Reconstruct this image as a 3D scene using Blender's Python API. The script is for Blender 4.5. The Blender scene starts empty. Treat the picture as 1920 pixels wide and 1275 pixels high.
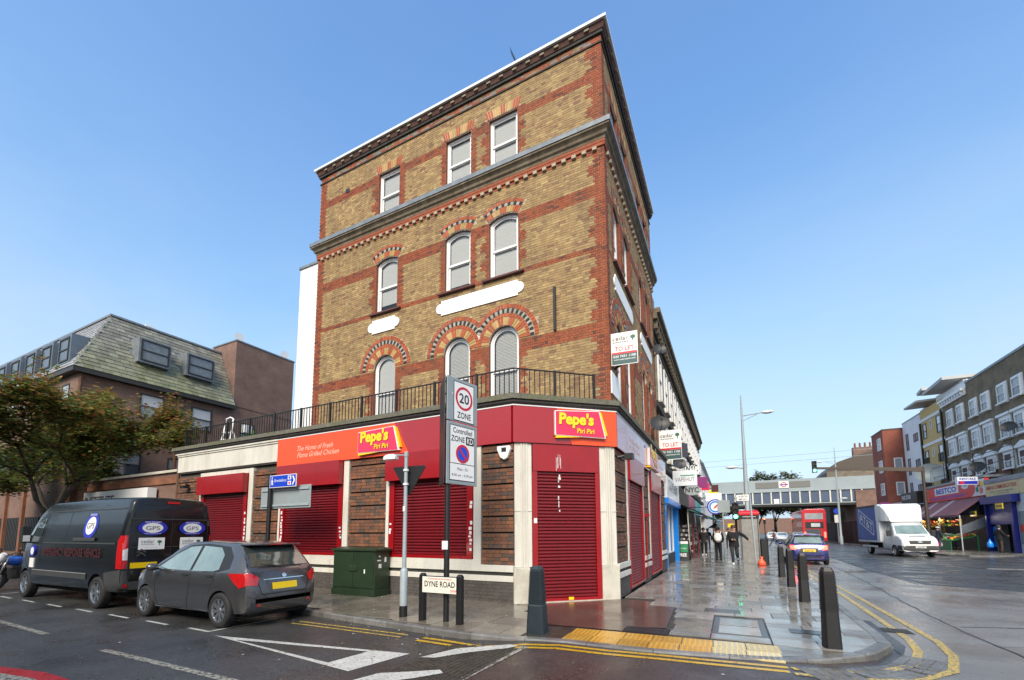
import bpy, bmesh, math, random
from math import sin, cos, pi, radians
from mathutils import Vector, Matrix
from mathutils.bvhtree import BVHTree
random.seed(7)
S = bpy.context.scene
COL = S.collection

# ------------------------------------------------------------------ camera
YAW, TILT, ROLL = radians(26.575), radians(5.805), radians(-0.25)
cam = bpy.data.cameras.new('camera'); cam_ob = bpy.data.objects.new('camera', cam); COL.objects.link(cam_ob)
_r = Vector((cos(YAW), sin(YAW), 0)); _f = Vector((-sin(YAW), cos(YAW), 0)); _u = Vector((0, 0, 1))
_F = _f * cos(TILT) + _u * sin(TILT); _U = _u * cos(TILT) - _f * sin(TILT)
_R = _r * cos(ROLL) + _U * sin(ROLL); _U = _U * cos(ROLL) - _r * sin(ROLL)
cam_ob.matrix_world = Matrix(((_R.x, _U.x, -_F.x, 0), (_R.y, _U.y, -_F.y, 0), (_R.z, _U.z, -_F.z, 1.55), (0, 0, 0, 1)))
cam.sensor_width = 36; cam.lens = 813.27 / 1920 * 36
cam.shift_y = (915 - 637.5) / 1920
cam.clip_start = 0.05; cam.clip_end = 3000
S.camera = cam_ob

# ------------------------------------------------------------------ light
SUN_EL, SUN_AZ = radians(38), radians(165)      # azimuth clockwise from +Y
world = bpy.data.worlds.new('World'); S.world = world; world.use_nodes = True
wn = world.node_tree.nodes; wl = world.node_tree.links
sky = wn.new('ShaderNodeTexSky'); sky.sky_type = 'NISHITA'; sky.sun_disc = False
sky.sun_elevation = SUN_EL; sky.sun_rotation = SUN_AZ
sky.altitude = 0; sky.air_density = 0.6; sky.dust_density = 2.5; sky.ozone_density = 5.0
bgn = wn['Background']; bgn.inputs['Strength'].default_value = 0.15
tn = wn.new('ShaderNodeMix'); tn.data_type = 'RGBA'; tn.inputs['B'].default_value = (0.84, 0.96, 1.14, 1)      # thin veil of high cloud
wt = wn.new('ShaderNodeTexCoord'); wm_ = wn.new('ShaderNodeMapping'); wm_.inputs['Scale'].default_value = (1.2, 2.6, 4.5); wm_.inputs['Rotation'].default_value = (0.3, 0.2, 0.6)
wz = wn.new('ShaderNodeTexNoise'); wz.inputs['Scale'].default_value = 1.1; wz.inputs['Detail'].default_value = 7; wz.inputs['Roughness'].default_value = 0.55
wr = wn.new('ShaderNodeMapRange'); wr.inputs['From Min'].default_value = 0.35; wr.inputs['From Max'].default_value = 0.75; wr.inputs['To Min'].default_value = 0.3; wr.inputs['To Max'].default_value = 0.95
wl.new(wt.outputs['Generated'], wm_.inputs['Vector']); wl.new(wm_.outputs[0], wz.inputs['Vector']); wl.new(wz.outputs['Fac'], wr.inputs['Value']); 
sxz = wn.new('ShaderNodeSeparateXYZ'); wl.new(wt.outputs['Generated'], sxz.inputs[0])
we = wn.new('ShaderNodeMapRange'); we.interpolation_type = 'SMOOTHSTEP'; we.inputs['From Min'].default_value = 0.02; we.inputs['From Max'].default_value = 0.72; we.inputs['To Min'].default_value = 1.0; we.inputs['To Max'].default_value = 0.06; wl.new(sxz.outputs['Z'], we.inputs['Value'])
wx = wn.new('ShaderNodeMath'); wx.operation = 'MULTIPLY'; wl.new(wr.outputs[0], wx.inputs[0]); wl.new(we.outputs[0], wx.inputs[1]); wl.new(wx.outputs[0], tn.inputs['Factor'])   # haze thickens towards the horizon all round
v1 = wn.new('ShaderNodeVectorMath'); v1.operation = 'MULTIPLY_ADD'; v1.inputs[1].default_value = (0.6, 0.6, 0.6); v1.inputs[2].default_value = (1, 1, 1)   # even highlight roll-off over the whole sky
v2 = wn.new('ShaderNodeVectorMath'); v2.operation = 'DIVIDE'; v3 = wn.new('ShaderNodeVectorMath'); v3.operation = 'MULTIPLY'; v3.inputs[1].default_value = (0.96, 1.06, 1.1)
sg = wn.new('ShaderNodeGamma'); sg.inputs['Gamma'].default_value = 1.5; wl.new(sky.outputs[0], sg.inputs[0]); wl.new(sg.outputs[0], v1.inputs[0]); wl.new(sg.outputs[0], v2.inputs[0]); wl.new(v1.outputs[0], v2.inputs[1]); wl.new(v2.outputs[0], v3.inputs[0])
wl.new(v3.outputs[0], tn.inputs['A']); wl.new(tn.outputs['Result'], bgn.inputs['Color'])
sun = bpy.data.lights.new('sun', 'SUN'); sun.energy = 0.86; sun.angle = radians(30); sun.color = (1, 0.89, 0.74)
sun_ob = bpy.data.objects.new('sun', sun); COL.objects.link(sun_ob)
_d = Vector((sin(SUN_AZ) * cos(SUN_EL), cos(SUN_AZ) * cos(SUN_EL), sin(SUN_EL)))
sun_ob.rotation_euler = _d.to_track_quat('Z', 'Y').to_euler()
S.view_settings.view_transform = 'Standard'; S.view_settings.look = 'None'
S.view_settings.exposure = 2.45; S.view_settings.gamma = 1.0; S.view_settings.use_curve_mapping = False
S.render.engine = 'CYCLES'
S.cycles.max_bounces = 6; S.cycles.diffuse_bounces = 3; S.cycles.glossy_bounces = 3; S.cycles.transmission_bounces = 4
S.cycles.transparent_max_bounces = 12; S.cycles.caustics_reflective = False; S.cycles.caustics_refractive = False
S.cycles.use_denoising = True

# ------------------------------------------------------------------ helpers
def lin(c):
    c /= 255.0
    return c / 12.92 if c <= 0.04045 else ((c + 0.055) / 1.055) ** 2.4
def RGB(r, g, b): return (lin(r), lin(g), lin(b))

class Fr:
    """frame: u along, d outward, z up"""
    def __init__(s, o, u, n, z0=0.0):
        s.o = Vector((o[0], o[1], z0)); s.u = Vector((u[0], u[1], 0)).normalized(); s.n = Vector((n[0], n[1], 0)).normalized()
    def __call__(s, u, d, z): return s.o + s.u * u + s.n * d + Vector((0, 0, z))
    def rot(s, u=0, d=0):
        return s
WORLD = lambda x, y, z: Vector((x, y, z))

class MB:
    def __init__(s, fr=None): s.v = []; s.f = []; s.m = []; s.c = []; s.fr = fr or WORLD; s.mi = 0; s.col = (1, 1, 1)
    def p(s, *a): s.v.append(tuple(s.fr(*a))); return len(s.v) - 1
    def face(s, idx): s.f.append(tuple(idx)); s.m.append(s.mi); s.c.append(s.col)
    def poly(s, pts): s.face([s.p(*q) for q in pts])
    def box(s, a0, a1, b0, b1, c0, c1):
        i = [s.p(x, y, z) for z in (c0, c1) for y in (b0, b1) for x in (a0, a1)]
        for q in ((0, 2, 3, 1), (4, 5, 7, 6), (0, 1, 5, 4), (2, 6, 7, 3), (0, 4, 6, 2), (1, 3, 7, 5)): s.face([i[k] for k in q])
    def obox(s, a0, a1, b0, b1, c0, c1):      # brick: no back face
        i = [s.p(x, y, z) for z in (c0, c1) for y in (b0, b1) for x in (a0, a1)]
        for q in ((0, 2, 3, 1), (4, 5, 7, 6), (2, 6, 7, 3), (0, 4, 6, 2), (1, 3, 7, 5)): s.face([i[k] for k in q])
    def prism(s, pts, d0, d1, axis='d'):      # pts: (u,z) polygon extruded along d ; axis 'z': (u,d) polygon along z ; 'u': (d,z) along u
        def q(a, b, e): return (a, e, b) if axis == 'd' else ((a, b, e) if axis == 'z' else (e, a, b))
        n = len(pts)
        A = [s.p(*q(a, b, d0)) for a, b in pts]; B = [s.p(*q(a, b, d1)) for a, b in pts]
        s.face(A); s.face(B[::-1])
        for k in range(n): s.face((A[k], A[(k + 1) % n], B[(k + 1) % n], B[k]))
    def ring(s, rings, cap=True, closed=True):
        idx = [[s.p(*q) for q in r] for r in rings]
        n = len(idx[0])
        for a, b in zip(idx, idx[1:]):
            for k in range(n if closed else n - 1): s.face((a[k], a[(k + 1) % n], b[(k + 1) % n], b[k]))
        if cap: s.face(idx[0][::-1]); s.face(idx[-1])
    def tube(s, p0, p1, r0, r1=None, n=8, cap=True):
        r1 = r0 if r1 is None else r1
        p0 = Vector(p0); p1 = Vector(p1); ax = (p1 - p0).normalized()
        e = Vector((0, 0, 1)) if abs(ax.z) < 0.9 else Vector((1, 0, 0))
        a = ax.cross(e).normalized(); b = ax.cross(a)
        s.ring([[tuple(c + a * r * cos(2 * pi * k / n) + b * r * sin(2 * pi * k / n)) for k in range(n)] for c, r in ((p0, r0), (p1, r1))], cap)
    def path(s, pts, r, n=6):
        pts = [Vector(q) for q in pts]; rings = []
        for i, c in enumerate(pts):
            t = (pts[min(i + 1, len(pts) - 1)] - pts[max(i - 1, 0)]).normalized()
            e = Vector((0, 0, 1)) if abs(t.z) < 0.9 else Vector((1, 0, 0))
            a = t.cross(e).normalized(); b = t.cross(a)
            rr = r[i] if isinstance(r, (list, tuple)) else r
            rings.append([tuple(c + a * rr * cos(2 * pi * k / n) + b * rr * sin(2 * pi * k / n)) for k in range(n)])
        s.ring(rings)
    def lathe(s, prof, c=(0, 0, 0), n=16, axis='z', cap=True):   # prof: (r, h)
        rings = []
        for r, h in prof:
            R = []
            for k in range(n):
                a = 2 * pi * k / n
                if axis == 'z': R.append((c[0] + r * cos(a), c[1] + r * sin(a), c[2] + h))
                elif axis == 'y': R.append((c[0] + r * cos(a), c[1] + h, c[2] + r * sin(a)))
                else: R.append((c[0] + h, c[1] + r * cos(a), c[2] + r * sin(a)))
            rings.append(R)
        s.ring(rings, cap)
    def sphere(s, c, r, n=12, m=8, sc=(1, 1, 1)):
        rings = []
        for j in range(1, m):
            t = pi * j / m
            rings.append([(c[0] + sc[0] * r * sin(t) * cos(2 * pi * k / n), c[1] + sc[1] * r * sin(t) * sin(2 * pi * k / n), c[2] + sc[2] * r * cos(t)) for k in range(n)])
        s.ring(rings)
    def mesh(s, name, mats, smooth=False, tint=False, fix=True):
        me = bpy.data.meshes.new(name)
        me.from_pydata(s.v, [], s.f)
        if not isinstance(mats, (list, tuple)): mats = [mats]
        for m in mats: me.materials.append(m)
        if len(mats) > 1: me.polygons.foreach_set('material_index', s.m)
        if fix and len(s.f) < 60000:
            bm = bmesh.new(); bm.from_mesh(me); bmesh.ops.recalc_face_normals(bm, faces=bm.faces); bm.to_mesh(me); bm.free()
        if smooth: me.polygons.foreach_set('use_smooth', [True] * len(me.polygons))
        if tint:
            at = me.attributes.new('tint', 'FLOAT_COLOR', 'FACE')
            flat = []
            for c in s.c: flat += [c[0], c[1], c[2], 1.0]
            at.data.foreach_set('color', flat)
        return me
    def build(s, name, mats, parent=None, smooth=False, tint=False, fix=True, bevel=0, auto=None):
        ob = bpy.data.objects.new(name, s.mesh(name, mats, smooth, tint, fix)); COL.objects.link(ob)
        if parent: ob.parent = parent
        if bevel:
            b = ob.modifiers.new('b', 'BEVEL'); b.width = bevel; b.segments = 2; b.limit_method = 'ANGLE'; b.angle_limit = radians(40)
        if auto: shade_auto(ob, auto)
        return ob

def shade_auto(ob, deg=35):
    me = ob.data
    me.polygons.foreach_set('use_smooth', [True] * len(me.polygons))
    me.set_sharp_from_angle(angle=radians(deg))

def mk(name, me, parent=None, loc=None, rotz=None):
    ob = bpy.data.objects.new(name, me); COL.objects.link(ob)
    if parent: ob.parent = parent
    if loc: ob.location = loc
    if rotz is not None: ob.rotation_euler = (0, 0, rotz)
    return ob
def tag(o, label=None, cat=None, group=None, kind=None):
    if label: o['label'] = label
    if cat: o['category'] = cat
    if group: o['group'] = group
    if kind: o['kind'] = kind
    return o
def thing(name, label, cat, loc=(0, 0, 0), rotz=0.0, group=None):
    o = bpy.data.objects.new(name, None); COL.objects.link(o)
    o.location = loc; o.rotation_euler = (0, 0, rotz); o.empty_display_size = 0.2
    return tag(o, label, cat, group)
def copy_tree(o, parent=None):
    c = o.copy(); COL.objects.link(c); c.parent = parent
    for ch in [x for x in o.children]: copy_tree(ch, c)
    return c
def stuff(o): o['kind'] = 'stuff'; return o

def text(name, body, mat, fr, u, z, d, size=None, width=None, height=None, parent=None, align='l', ext=0.004, bold=0.0, shear=0.0, slope=0.0):
    """lettering as a mesh lying in a frame (u right, z up) at outward distance d; sized by width and/or cap height"""
    cu = bpy.data.curves.new(name, 'FONT'); cu.body = body; cu.extrude = 0; cu.offset = bold; cu.shear = shear; cu.resolution_u = 3
    ob = bpy.data.objects.new(name, cu)
    me = bpy.data.meshes.new_from_object(ob)
    bpy.data.objects.remove(ob); bpy.data.curves.remove(cu)
    xs = [v.co.x for v in me.vertices]; ys = [v.co.y for v in me.vertices]
    x0, x1, y0, y1 = min(xs), max(xs), min(ys), max(ys)
    sx = sy = size or 1.0
    if height: sy = height / (y1 - y0)
    if width: sx = width / (x1 - x0)
    if width and not height: sy = sx
    if height and not width: sx = sy
    W = (x1 - x0) * sx
    off = {'l': 0, 'c': -W / 2, 'r': -W}[align]
    for v in me.vertices:
        uu = u + off + (v.co.x - x0) * sx; zz = z + (v.co.y - y0) * sy + slope * (uu - u)
        v.co = fr(uu, d, zz)
    me.materials.clear(); me.materials.append(mat)
    return mk(name, me, parent)

# ------------------------------------------------------------------ materials
def mat(name, col, rough=0.6, metal=0.0, var=0.12, vscale=3.0, bump=0.0, bscale=60.0, tint=False, spec=0.5, coat=0.0, rvar=0.0, dirt=None, dscale=1.2, damt=0.5, emit=None, estr=0.0, stretch=None):
    m = bpy.data.materials.new(name); m.use_nodes = True
    nt = m.node_tree; N = nt.nodes; L = nt.links; B = N['Principled BSDF']
    B.inputs['Roughness'].default_value = rough; B.inputs['Metallic'].default_value = metal
    B.inputs['Specular IOR Level'].default_value = spec
    B.inputs['Coat Weight'].default_value = coat; B.inputs['Coat Roughness'].default_value = 0.06
    tc = N.new('ShaderNodeTexCoord'); co = tc.outputs['Object']
    if stretch:
        mp = N.new('ShaderNodeMapping'); mp.inputs['Scale'].default_value = stretch; L.new(co, mp.inputs['Vector']); co = mp.outputs[0]
    cur = None
    if tint:
        a = N.new('ShaderNodeAttribute'); a.attribute_name = 'tint'; cur = a.outputs['Color']
    if var:
        n = N.new('ShaderNodeTexNoise'); n.inputs['Scale'].default_value = vscale; n.inputs['Detail'].default_value = 6; n.inputs['Roughness'].default_value = 0.65
        L.new(co, n.inputs['Vector'])
        r = N.new('ShaderNodeMapRange'); r.inputs['From Min'].default_value = 0.25; r.inputs['From Max'].default_value = 0.75
        r.inputs['To Min'].default_value = 1 - var; r.inputs['To Max'].default_value = 1 + var
        L.new(n.outputs['Fac'], r.inputs['Value'])
        x = N.new('ShaderNodeMix'); x.data_type = 'RGBA'; x.blend_type = 'MULTIPLY'; x.inputs['Factor'].default_value = 1
        if cur: L.new(cur, x.inputs['A'])
        else: x.inputs['A'].default_value = (*col, 1)
        L.new(r.outputs[0], x.inputs['B']); cur = x.outputs['Result']
    if dirt:
        n2 = N.new('ShaderNodeTexNoise'); n2.inputs['Scale'].default_value = dscale; n2.inputs['Detail'].default_value = 8; n2.inputs['Roughness'].default_value = 0.7
        L.new(co, n2.inputs['Vector'])
        r2 = N.new('ShaderNodeMapRange'); r2.inputs['From Min'].default_value = 0.48; r2.inputs['From Max'].default_value = 0.72; r2.inputs['To Max'].default_value = damt
        L.new(n2.outputs['Fac'], r2.inputs['Value'])
        y = N.new('ShaderNodeMix'); y.data_type = 'RGBA'
        L.new(r2.outputs[0], y.inputs['Factor'])
        if cur: L.new(cur, y.inputs['A'])
        else: y.inputs['A'].default_value = (*col, 1)
        y.inputs['B'].default_value = (*dirt, 1); cur = y.outputs['Result']
    if cur: L.new(cur, B.inputs['Base Color'])
    else: B.inputs['Base Color'].default_value = (*col, 1)
    if rvar:
        n3 = N.new('ShaderNodeTexNoise'); n3.inputs['Scale'].default_value = vscale * 0.7; n3.inputs['Detail'].default_value = 5
        L.new(co, n3.inputs['Vector'])
        r3 = N.new('ShaderNodeMapRange'); r3.inputs['From Min'].default_value = 0.3; r3.inputs['From Max'].default_value = 0.7
        r3.inputs['To Min'].default_value = max(0.03, rough - rvar); r3.inputs['To Max'].default_value = min(1, rough + rvar)
        L.new(n3.outputs['Fac'], r3.inputs['Value']); L.new(r3.outputs[0], B.inputs['Roughness'])
    if bump:
        nb = N.new('ShaderNodeTexNoise'); nb.inputs['Scale'].default_value = bscale; nb.inputs['Detail'].default_value = 4
        L.new(co, nb.inputs['Vector'])
        bp = N.new('ShaderNodeBump'); bp.inputs['Strength'].default_value = bump; bp.inputs['Distance'].default_value = 0.02
        L.new(nb.outputs['Fac'], bp.inputs['Height']); L.new(bp.outputs[0], B.inputs['Normal'])
    if emit:
        B.inputs['Emission Color'].default_value = (*emit, 1); B.inputs['Emission Strength'].default_value = estr
    return m

def glass(name, tint=(0.8, 0.85, 0.85), refl=0.0, rough=0.02):
    m = bpy.data.materials.new(name); m.use_nodes = True
    nt = m.node_tree; N = nt.nodes; L = nt.links; N.remove(N['Principled BSDF'])
    t = N.new('ShaderNodeBsdfTransparent'); t.inputs['Color'].default_value = (*tint, 1)
    g = N.new('ShaderNodeBsdfGlossy'); g.inputs['Roughness'].default_value = rough
    fz = N.new('ShaderNodeFresnel'); fz.inputs['IOR'].default_value = 1.5
    ad = N.new('ShaderNodeMath'); ad.operation = 'ADD'; ad.use_clamp = True; ad.inputs[1].default_value = refl
    L.new(fz.outputs[0], ad.inputs[0])
    mx = N.new('ShaderNodeMixShader'); L.new(ad.outputs[0], mx.inputs[0]); L.new(t.outputs[0], mx.inputs[1]); L.new(g.outputs[0], mx.inputs[2])
    L.new(mx.outputs[0], N['Material Output'].inputs['Surface'])
    return m

def brickmat(name, c1, c2, mortar, bw=0.225, bh=0.075, rough=0.85, axis='xy', var=0.25, dirt=None, damt=0.4):
    """brickwork for walls whose single bricks cannot be told apart; mapped on (along, up)"""
    m = bpy.data.materials.new(name); m.use_nodes = True
    nt = m.node_tree; N = nt.nodes; L = nt.links; B = N['Principled BSDF']; B.inputs['Roughness'].default_value = rough
    g = N.new('ShaderNodeNewGeometry'); sx = N.new('ShaderNodeSeparateXYZ'); L.new(g.outputs['Position'], sx.inputs[0])
    ad = N.new('ShaderNodeMath'); ad.operation = 'ADD'; L.new(sx.outputs['X'], ad.inputs[0]); L.new(sx.outputs['Y'], ad.inputs[1])
    cb = N.new('ShaderNodeCombineXYZ'); L.new(ad.outputs[0], cb.inputs['X']); L.new(sx.outputs['Z'], cb.inputs['Y'])
    b = N.new('ShaderNodeTexBrick'); L.new(cb.outputs[0], b.inputs['Vector'])
    b.inputs['Color1'].default_value = (*c1, 1); b.inputs['Color2'].default_value = (*c2, 1); b.inputs['Mortar'].default_value = (*mortar, 1)
    b.inputs['Scale'].default_value = 1; b.inputs['Brick Width'].default_value = bw; b.inputs['Row Height'].default_value = bh
    b.inputs['Mortar Size'].default_value = 0.006; b.inputs['Mortar Smooth'].default_value = 0.3
    n = N.new('ShaderNodeTexNoise'); n.inputs['Scale'].default_value = 1.3; n.inputs['Detail'].default_value = 8; L.new(g.outputs['Position'], n.inputs['Vector'])
    r = N.new('ShaderNodeMapRange'); r.inputs['From Min'].default_value = 0.3; r.inputs['From Max'].default_value = 0.7
    r.inputs['To Min'].default_value = 1 - var; r.inputs['To Max'].default_value = 1 + var; L.new(n.outputs['Fac'], r.inputs['Value'])
    x = N.new('ShaderNodeMix'); x.data_type = 'RGBA'; x.blend_type = 'MULTIPLY'; x.inputs['Factor'].default_value = 1
    L.new(b.outputs['Color'], x.inputs['A']); L.new(r.outputs[0], x.inputs['B']); L.new(x.outputs['Result'], B.inputs['Base Color'])
    bp = N.new('ShaderNodeBump'); bp.inputs['Strength'].default_value = 0.5; bp.inputs['Distance'].default_value = 0.01; bp.invert = True
    L.new(b.outputs['Fac'], bp.inputs['Height']); L.new(bp.outputs[0], B.inputs['Normal'])
    return m

M = {}
M['white_paint'] = mat('white_paint', (0.78, 0.79, 0.8), 0.4, var=0.05)
M['plaque'] = mat('plaque_white', (0.9, 0.9, 0.9), 0.5, var=0.03)
M['stone'] = mat('stone', (0.56, 0.53, 0.45), 0.75, var=0.14, vscale=2.0, bump=0.15, dirt=(0.16, 0.14, 0.11), dscale=1.6, damt=0.5)
M['stone_pale'] = mat('stone_pale', (0.62, 0.6, 0.54), 0.7, var=0.1, vscale=2.5, dirt=(0.3, 0.27, 0.22), damt=0.4, stretch=(2, 2, 0.5))
M['mossy'] = mat('mossy_stone', (0.13, 0.125, 0.1), 0.9, var=0.4, vscale=9, bump=0.6, bscale=25, dirt=(0.1, 0.12, 0.035), dscale=2.2, damt=0.8)
M['dark_moulding'] = mat('dark_moulding', (0.035, 0.034, 0.032), 0.8, var=0.4, vscale=6)
M['cornice'] = mat('sooty_cornice', (0.14, 0.112, 0.075), 0.85, var=0.45, vscale=5, bump=0.3, bscale=20, dirt=(0.3, 0.26, 0.19), dscale=3, damt=0.7)
M['lead'] = mat('lead', (0.2, 0.225, 0.25), 0.35, 0.2, var=0.3, vscale=5, rvar=0.1)
M['alu'] = mat('white_capping', (0.72, 0.75, 0.78), 0.35, 0.0, var=0.06)
M['brick'] = mat('brick_tinted', (1, 1, 1), 0.85, var=0.25, vscale=11, tint=True, bump=0.25, bscale=70, dirt=(0.1, 0.075, 0.045), dscale=1.1, damt=0.4, stretch=(1, 1, 0.45))
M['mortar'] = mat('mortar', (0.4, 0.34, 0.25), 0.95, var=0.25, vscale=4)
M['mortar_dark'] = mat('mortar_dark', (0.1, 0.085, 0.07), 0.95, var=0.25, vscale=4)
M['voussoir'] = mat('voussoir', (1, 1, 1), 0.8, var=0.12, vscale=12, tint=True)
M['pointing'] = mat('white_pointing', (0.6, 0.55, 0.47), 0.9, var=0.1)
M['red_panel'] = mat('red_sign_panel', RGB(158, 14, 24), 0.22, var=0.05, vscale=1.5, coat=0.8, rvar=0.06, dirt=RGB(150, 18, 26), dscale=0.8, damt=0.5)
M['red_box'] = mat('red_shutter_box', RGB(148, 12, 20), 0.3, var=0.08, vscale=2, coat=0.3, dirt=RGB(120, 14, 20), dscale=1.5, damt=0.5)
M['orange_panel'] = mat('orange_sign_panel', RGB(232, 78, 26), 0.35, var=0.05, vscale=1.5, coat=0.25)
M['shutter'] = mat('shutter_red', RGB(112, 14, 24), 0.4, var=0.16, vscale=2.5, coat=0.1, dirt=RGB(66, 18, 22), dscale=2.6, damt=0.75)
M['shutter_pale'] = mat('shutter_faded_red', RGB(126, 34, 42), 0.4, var=0.14, vscale=3, dirt=RGB(150, 70, 76), dscale=2.5, damt=0.4)
M['sign_pink'] = mat('sign_pink', RGB(212, 40, 84), 0.25, var=0.03, coat=0.3)
M['sign_white'] = mat('sign_white', (0.8, 0.8, 0.8), 0.35, var=0.02)
M['sign_yellow'] = mat('sign_yellow', RGB(250, 205, 30), 0.35, var=0.02)
M['sign_black'] = mat('sign_black', (0.015, 0.015, 0.017), 0.45, var=0.05)
M['iron'] = mat('black_iron', (0.018, 0.018, 0.02), 0.4, 0.2, var=0.2, vscale=20)
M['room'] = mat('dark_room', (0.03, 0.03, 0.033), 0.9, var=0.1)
M['blind'] = mat('blind', (0.86, 0.86, 0.85), 0.8, var=0.05, stretch=(1, 1, 8))
M['glass'] = glass('window_glass', (0.95, 0.96, 0.96), 0.03)
M['glass_dark'] = glass('tinted_glass', (0.3, 0.36, 0.36), 0.06)
M['sticker'] = mat('sticker', (0.75, 0.75, 0.76), 0.6, var=0.2, vscale=60)

def brick_col(kind, rnd):
    if kind == 'y':
        t = rnd.random()
        if t < 0.58: b = (0.315, 0.208, 0.095)
        elif t < 0.80: b = (0.375, 0.265, 0.122)
        elif t < 0.95: b = (0.26, 0.165, 0.082)
        else: b = (0.215, 0.12, 0.07)
    elif kind == 'r':
        t = rnd.random()
        b = (0.26, 0.066, 0.026) if t < 0.7 else ((0.205, 0.052, 0.024) if t < 0.92 else (0.12, 0.04, 0.026))
    elif kind == 'd':       # smoky red-brown of the ground floor
        t = rnd.random()
        b = (0.155, 0.07, 0.042) if t < 0.5 else ((0.21, 0.085, 0.042) if t < 0.75 else (0.085, 0.06, 0.05))
    elif kind == 'k':       # dark grey plinth
        b = (0.075, 0.068, 0.064)
    elif kind == 'g':       # checker of grey, red and yellow
        b = rnd.choice([(0.2, 0.2, 0.2), (0.28, 0.075, 0.04), (0.3, 0.1, 0.05), (0.22, 0.18, 0.11)])
    s = 0.88 + rnd.random() * 0.24
    return (b[0] * s, b[1] * s, b[2] * s)

def lay_bricks(mb, back, fr, z0, z1, intervals, colour, seed=1, ch=0.075, joint=0.009, proud=0.009, bond='flemish', d=0.0):
    """real bricks, course by course, in front of a mortar sheet; intervals(z) -> solid spans, colour(u,z) -> colour key or None"""
    rnd = random.Random(seed); n = int(round((z1 - z0) / ch)); ch = (z1 - z0) / n
    mb.fr = fr
    if back is not None: back.fr = fr
    for k in range(n):
        za = z0 + k * ch; zb = za + ch; zm = (za + zb) / 2
        for (a, b) in intervals(zm):
            if b - a < 0.02: continue
            if back is not None: back.poly([(a, d - proud, za), (b, d - proud, za), (b, d - proud, zb), (a, d - proud, zb)])
            # bond phase fixed to the frame so that spans line up
            per = 0.345; u = math.floor((a) / per) * per - (0.17 if k % 2 else 0.0) - 0.0
            i = 0
            while u < b:
                L = (0.225 if i % 2 == 0 else 0.12) if bond == 'flemish' else 0.225
                ua = max(u, a); ub = min(u + L, b); u += L; i += 1
                if ub - ua < 0.03: continue
                kind = colour((ua + ub) / 2, zm)
                if kind is None: continue
                mb.col = brick_col(kind, rnd)
                j = joint / 2; pr = (rnd.random() - 0.5) * 0.004
                mb.obox(ua + j, ub - j, d - proud - 0.004, d + pr, za + j, zb - j)
# ================================================================== ground
def wetmat(name, c1, c2, r0, r1, vs=0.6, bump=0.25, bs=180, obj_random=False, speck=0.0, joint=None, crack=0.0):
    m = bpy.data.materials.new(name); m.use_nodes = True
    nt = m.node_tree; N = nt.nodes; L = nt.links; B = N['Principled BSDF']
    g = N.new('ShaderNodeNewGeometry'); co = g.outputs['Position']
    def noise(sc, det=6, ro=0.6):
        n = N.new('ShaderNodeTexNoise'); n.inputs['Scale'].default_value = sc; n.inputs['Detail'].default_value = det; n.inputs['Roughness'].default_value = ro
        L.new(co, n.inputs['Vector']); return n.outputs['Fac']
    def rng(x, a, b, c, d):
        r = N.new('ShaderNodeMapRange'); r.inputs['From Min'].default_value = a; r.inputs['From Max'].default_value = b; r.inputs['To Min'].default_value = c; r.inputs['To Max'].default_value = d
        L.new(x, r.inputs['Value']); return r.outputs[0]
    x = N.new('ShaderNodeMix'); x.data_type = 'RGBA'; x.inputs['A'].default_value = (*c1, 1); x.inputs['B'].default_value = (*c2, 1)
    L.new(rng(noise(vs, 8, 0.7), 0.35, 0.65, 0, 1), x.inputs['Factor']); cur = x.outputs['Result']
    if obj_random:
        oi = N.new('ShaderNodeObjectInfo'); y = N.new('ShaderNodeMix'); y.data_type = 'RGBA'; y.blend_type = 'MULTIPLY'; y.inputs['Factor'].default_value = 1
        L.new(cur, y.inputs['A']); L.new(rng(oi.outputs['Random'], 0, 1, 0.8, 1.18), y.inputs['B']); cur = y.outputs['Result']
    if speck:
        w = N.new('ShaderNodeMix'); w.data_type = 'RGBA'; w.blend_type = 'MULTIPLY'; w.inputs['Factor'].default_value = 1
        L.new(cur, w.inputs['A']); L.new(rng(noise(bs * 0.6, 3, 0.6), 0.32, 0.68, 1 - speck, 1 + speck), w.inputs['B']); cur = w.outputs['Result']
    L.new(cur, B.inputs['Base Color'])
    rr = rng(noise(vs * 1.7, 5, 0.55), 0.38, 0.62, r0, r1)
    if obj_random:
        am = N.new('ShaderNodeMath'); am.operation = 'MULTIPLY'; L.new(rr, am.inputs[0]); L.new(rng(oi.outputs['Random'], 0, 1, 1.6, 0.55), am.inputs[1]); rr = am.outputs[0]
    L.new(rr, B.inputs['Roughness']); B.inputs['Specular IOR Level'].default_value = 0.5
    if bump:
        bp = N.new('ShaderNodeBump'); bp.inputs['Strength'].default_value = bump; bp.inputs['Distance'].default_value = 0.004
        L.new(noise(bs, 3, 0.6), bp.inputs['Height']); L.new(bp.outputs[0], B.inputs['Normal'])
    return m
M['asphalt'] = wetmat('wet_asphalt', (0.036, 0.036, 0.036), (0.062, 0.061, 0.059), 0.2, 0.6, 0.5, 0.9, 65, speck=0.75)
M['asphalt_red'] = wetmat('wet_red_asphalt', (0.042, 0.031, 0.028), (0.07, 0.05, 0.045), 0.2, 0.5, 0.7, 0.8, 65, speck=0.7)
M['concrete_road'] = wetmat('wet_concrete_road', (0.145, 0.14, 0.132), (0.235, 0.226, 0.213), 0.1, 0.4, 0.35, 0.3, 90, speck=0.12)
M['slab'] = wetmat('wet_paving_slab', (0.13, 0.112, 0.09), (0.21, 0.185, 0.155), 0.06, 0.3, 0.9, 0.12, 60, obj_random=True)
M['slab_grey'] = wetmat('wet_paving_grey', (0.17, 0.16, 0.145), (0.29, 0.275, 0.25), 0.03, 0.3, 0.8, 0.08, 60, obj_random=True)
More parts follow.
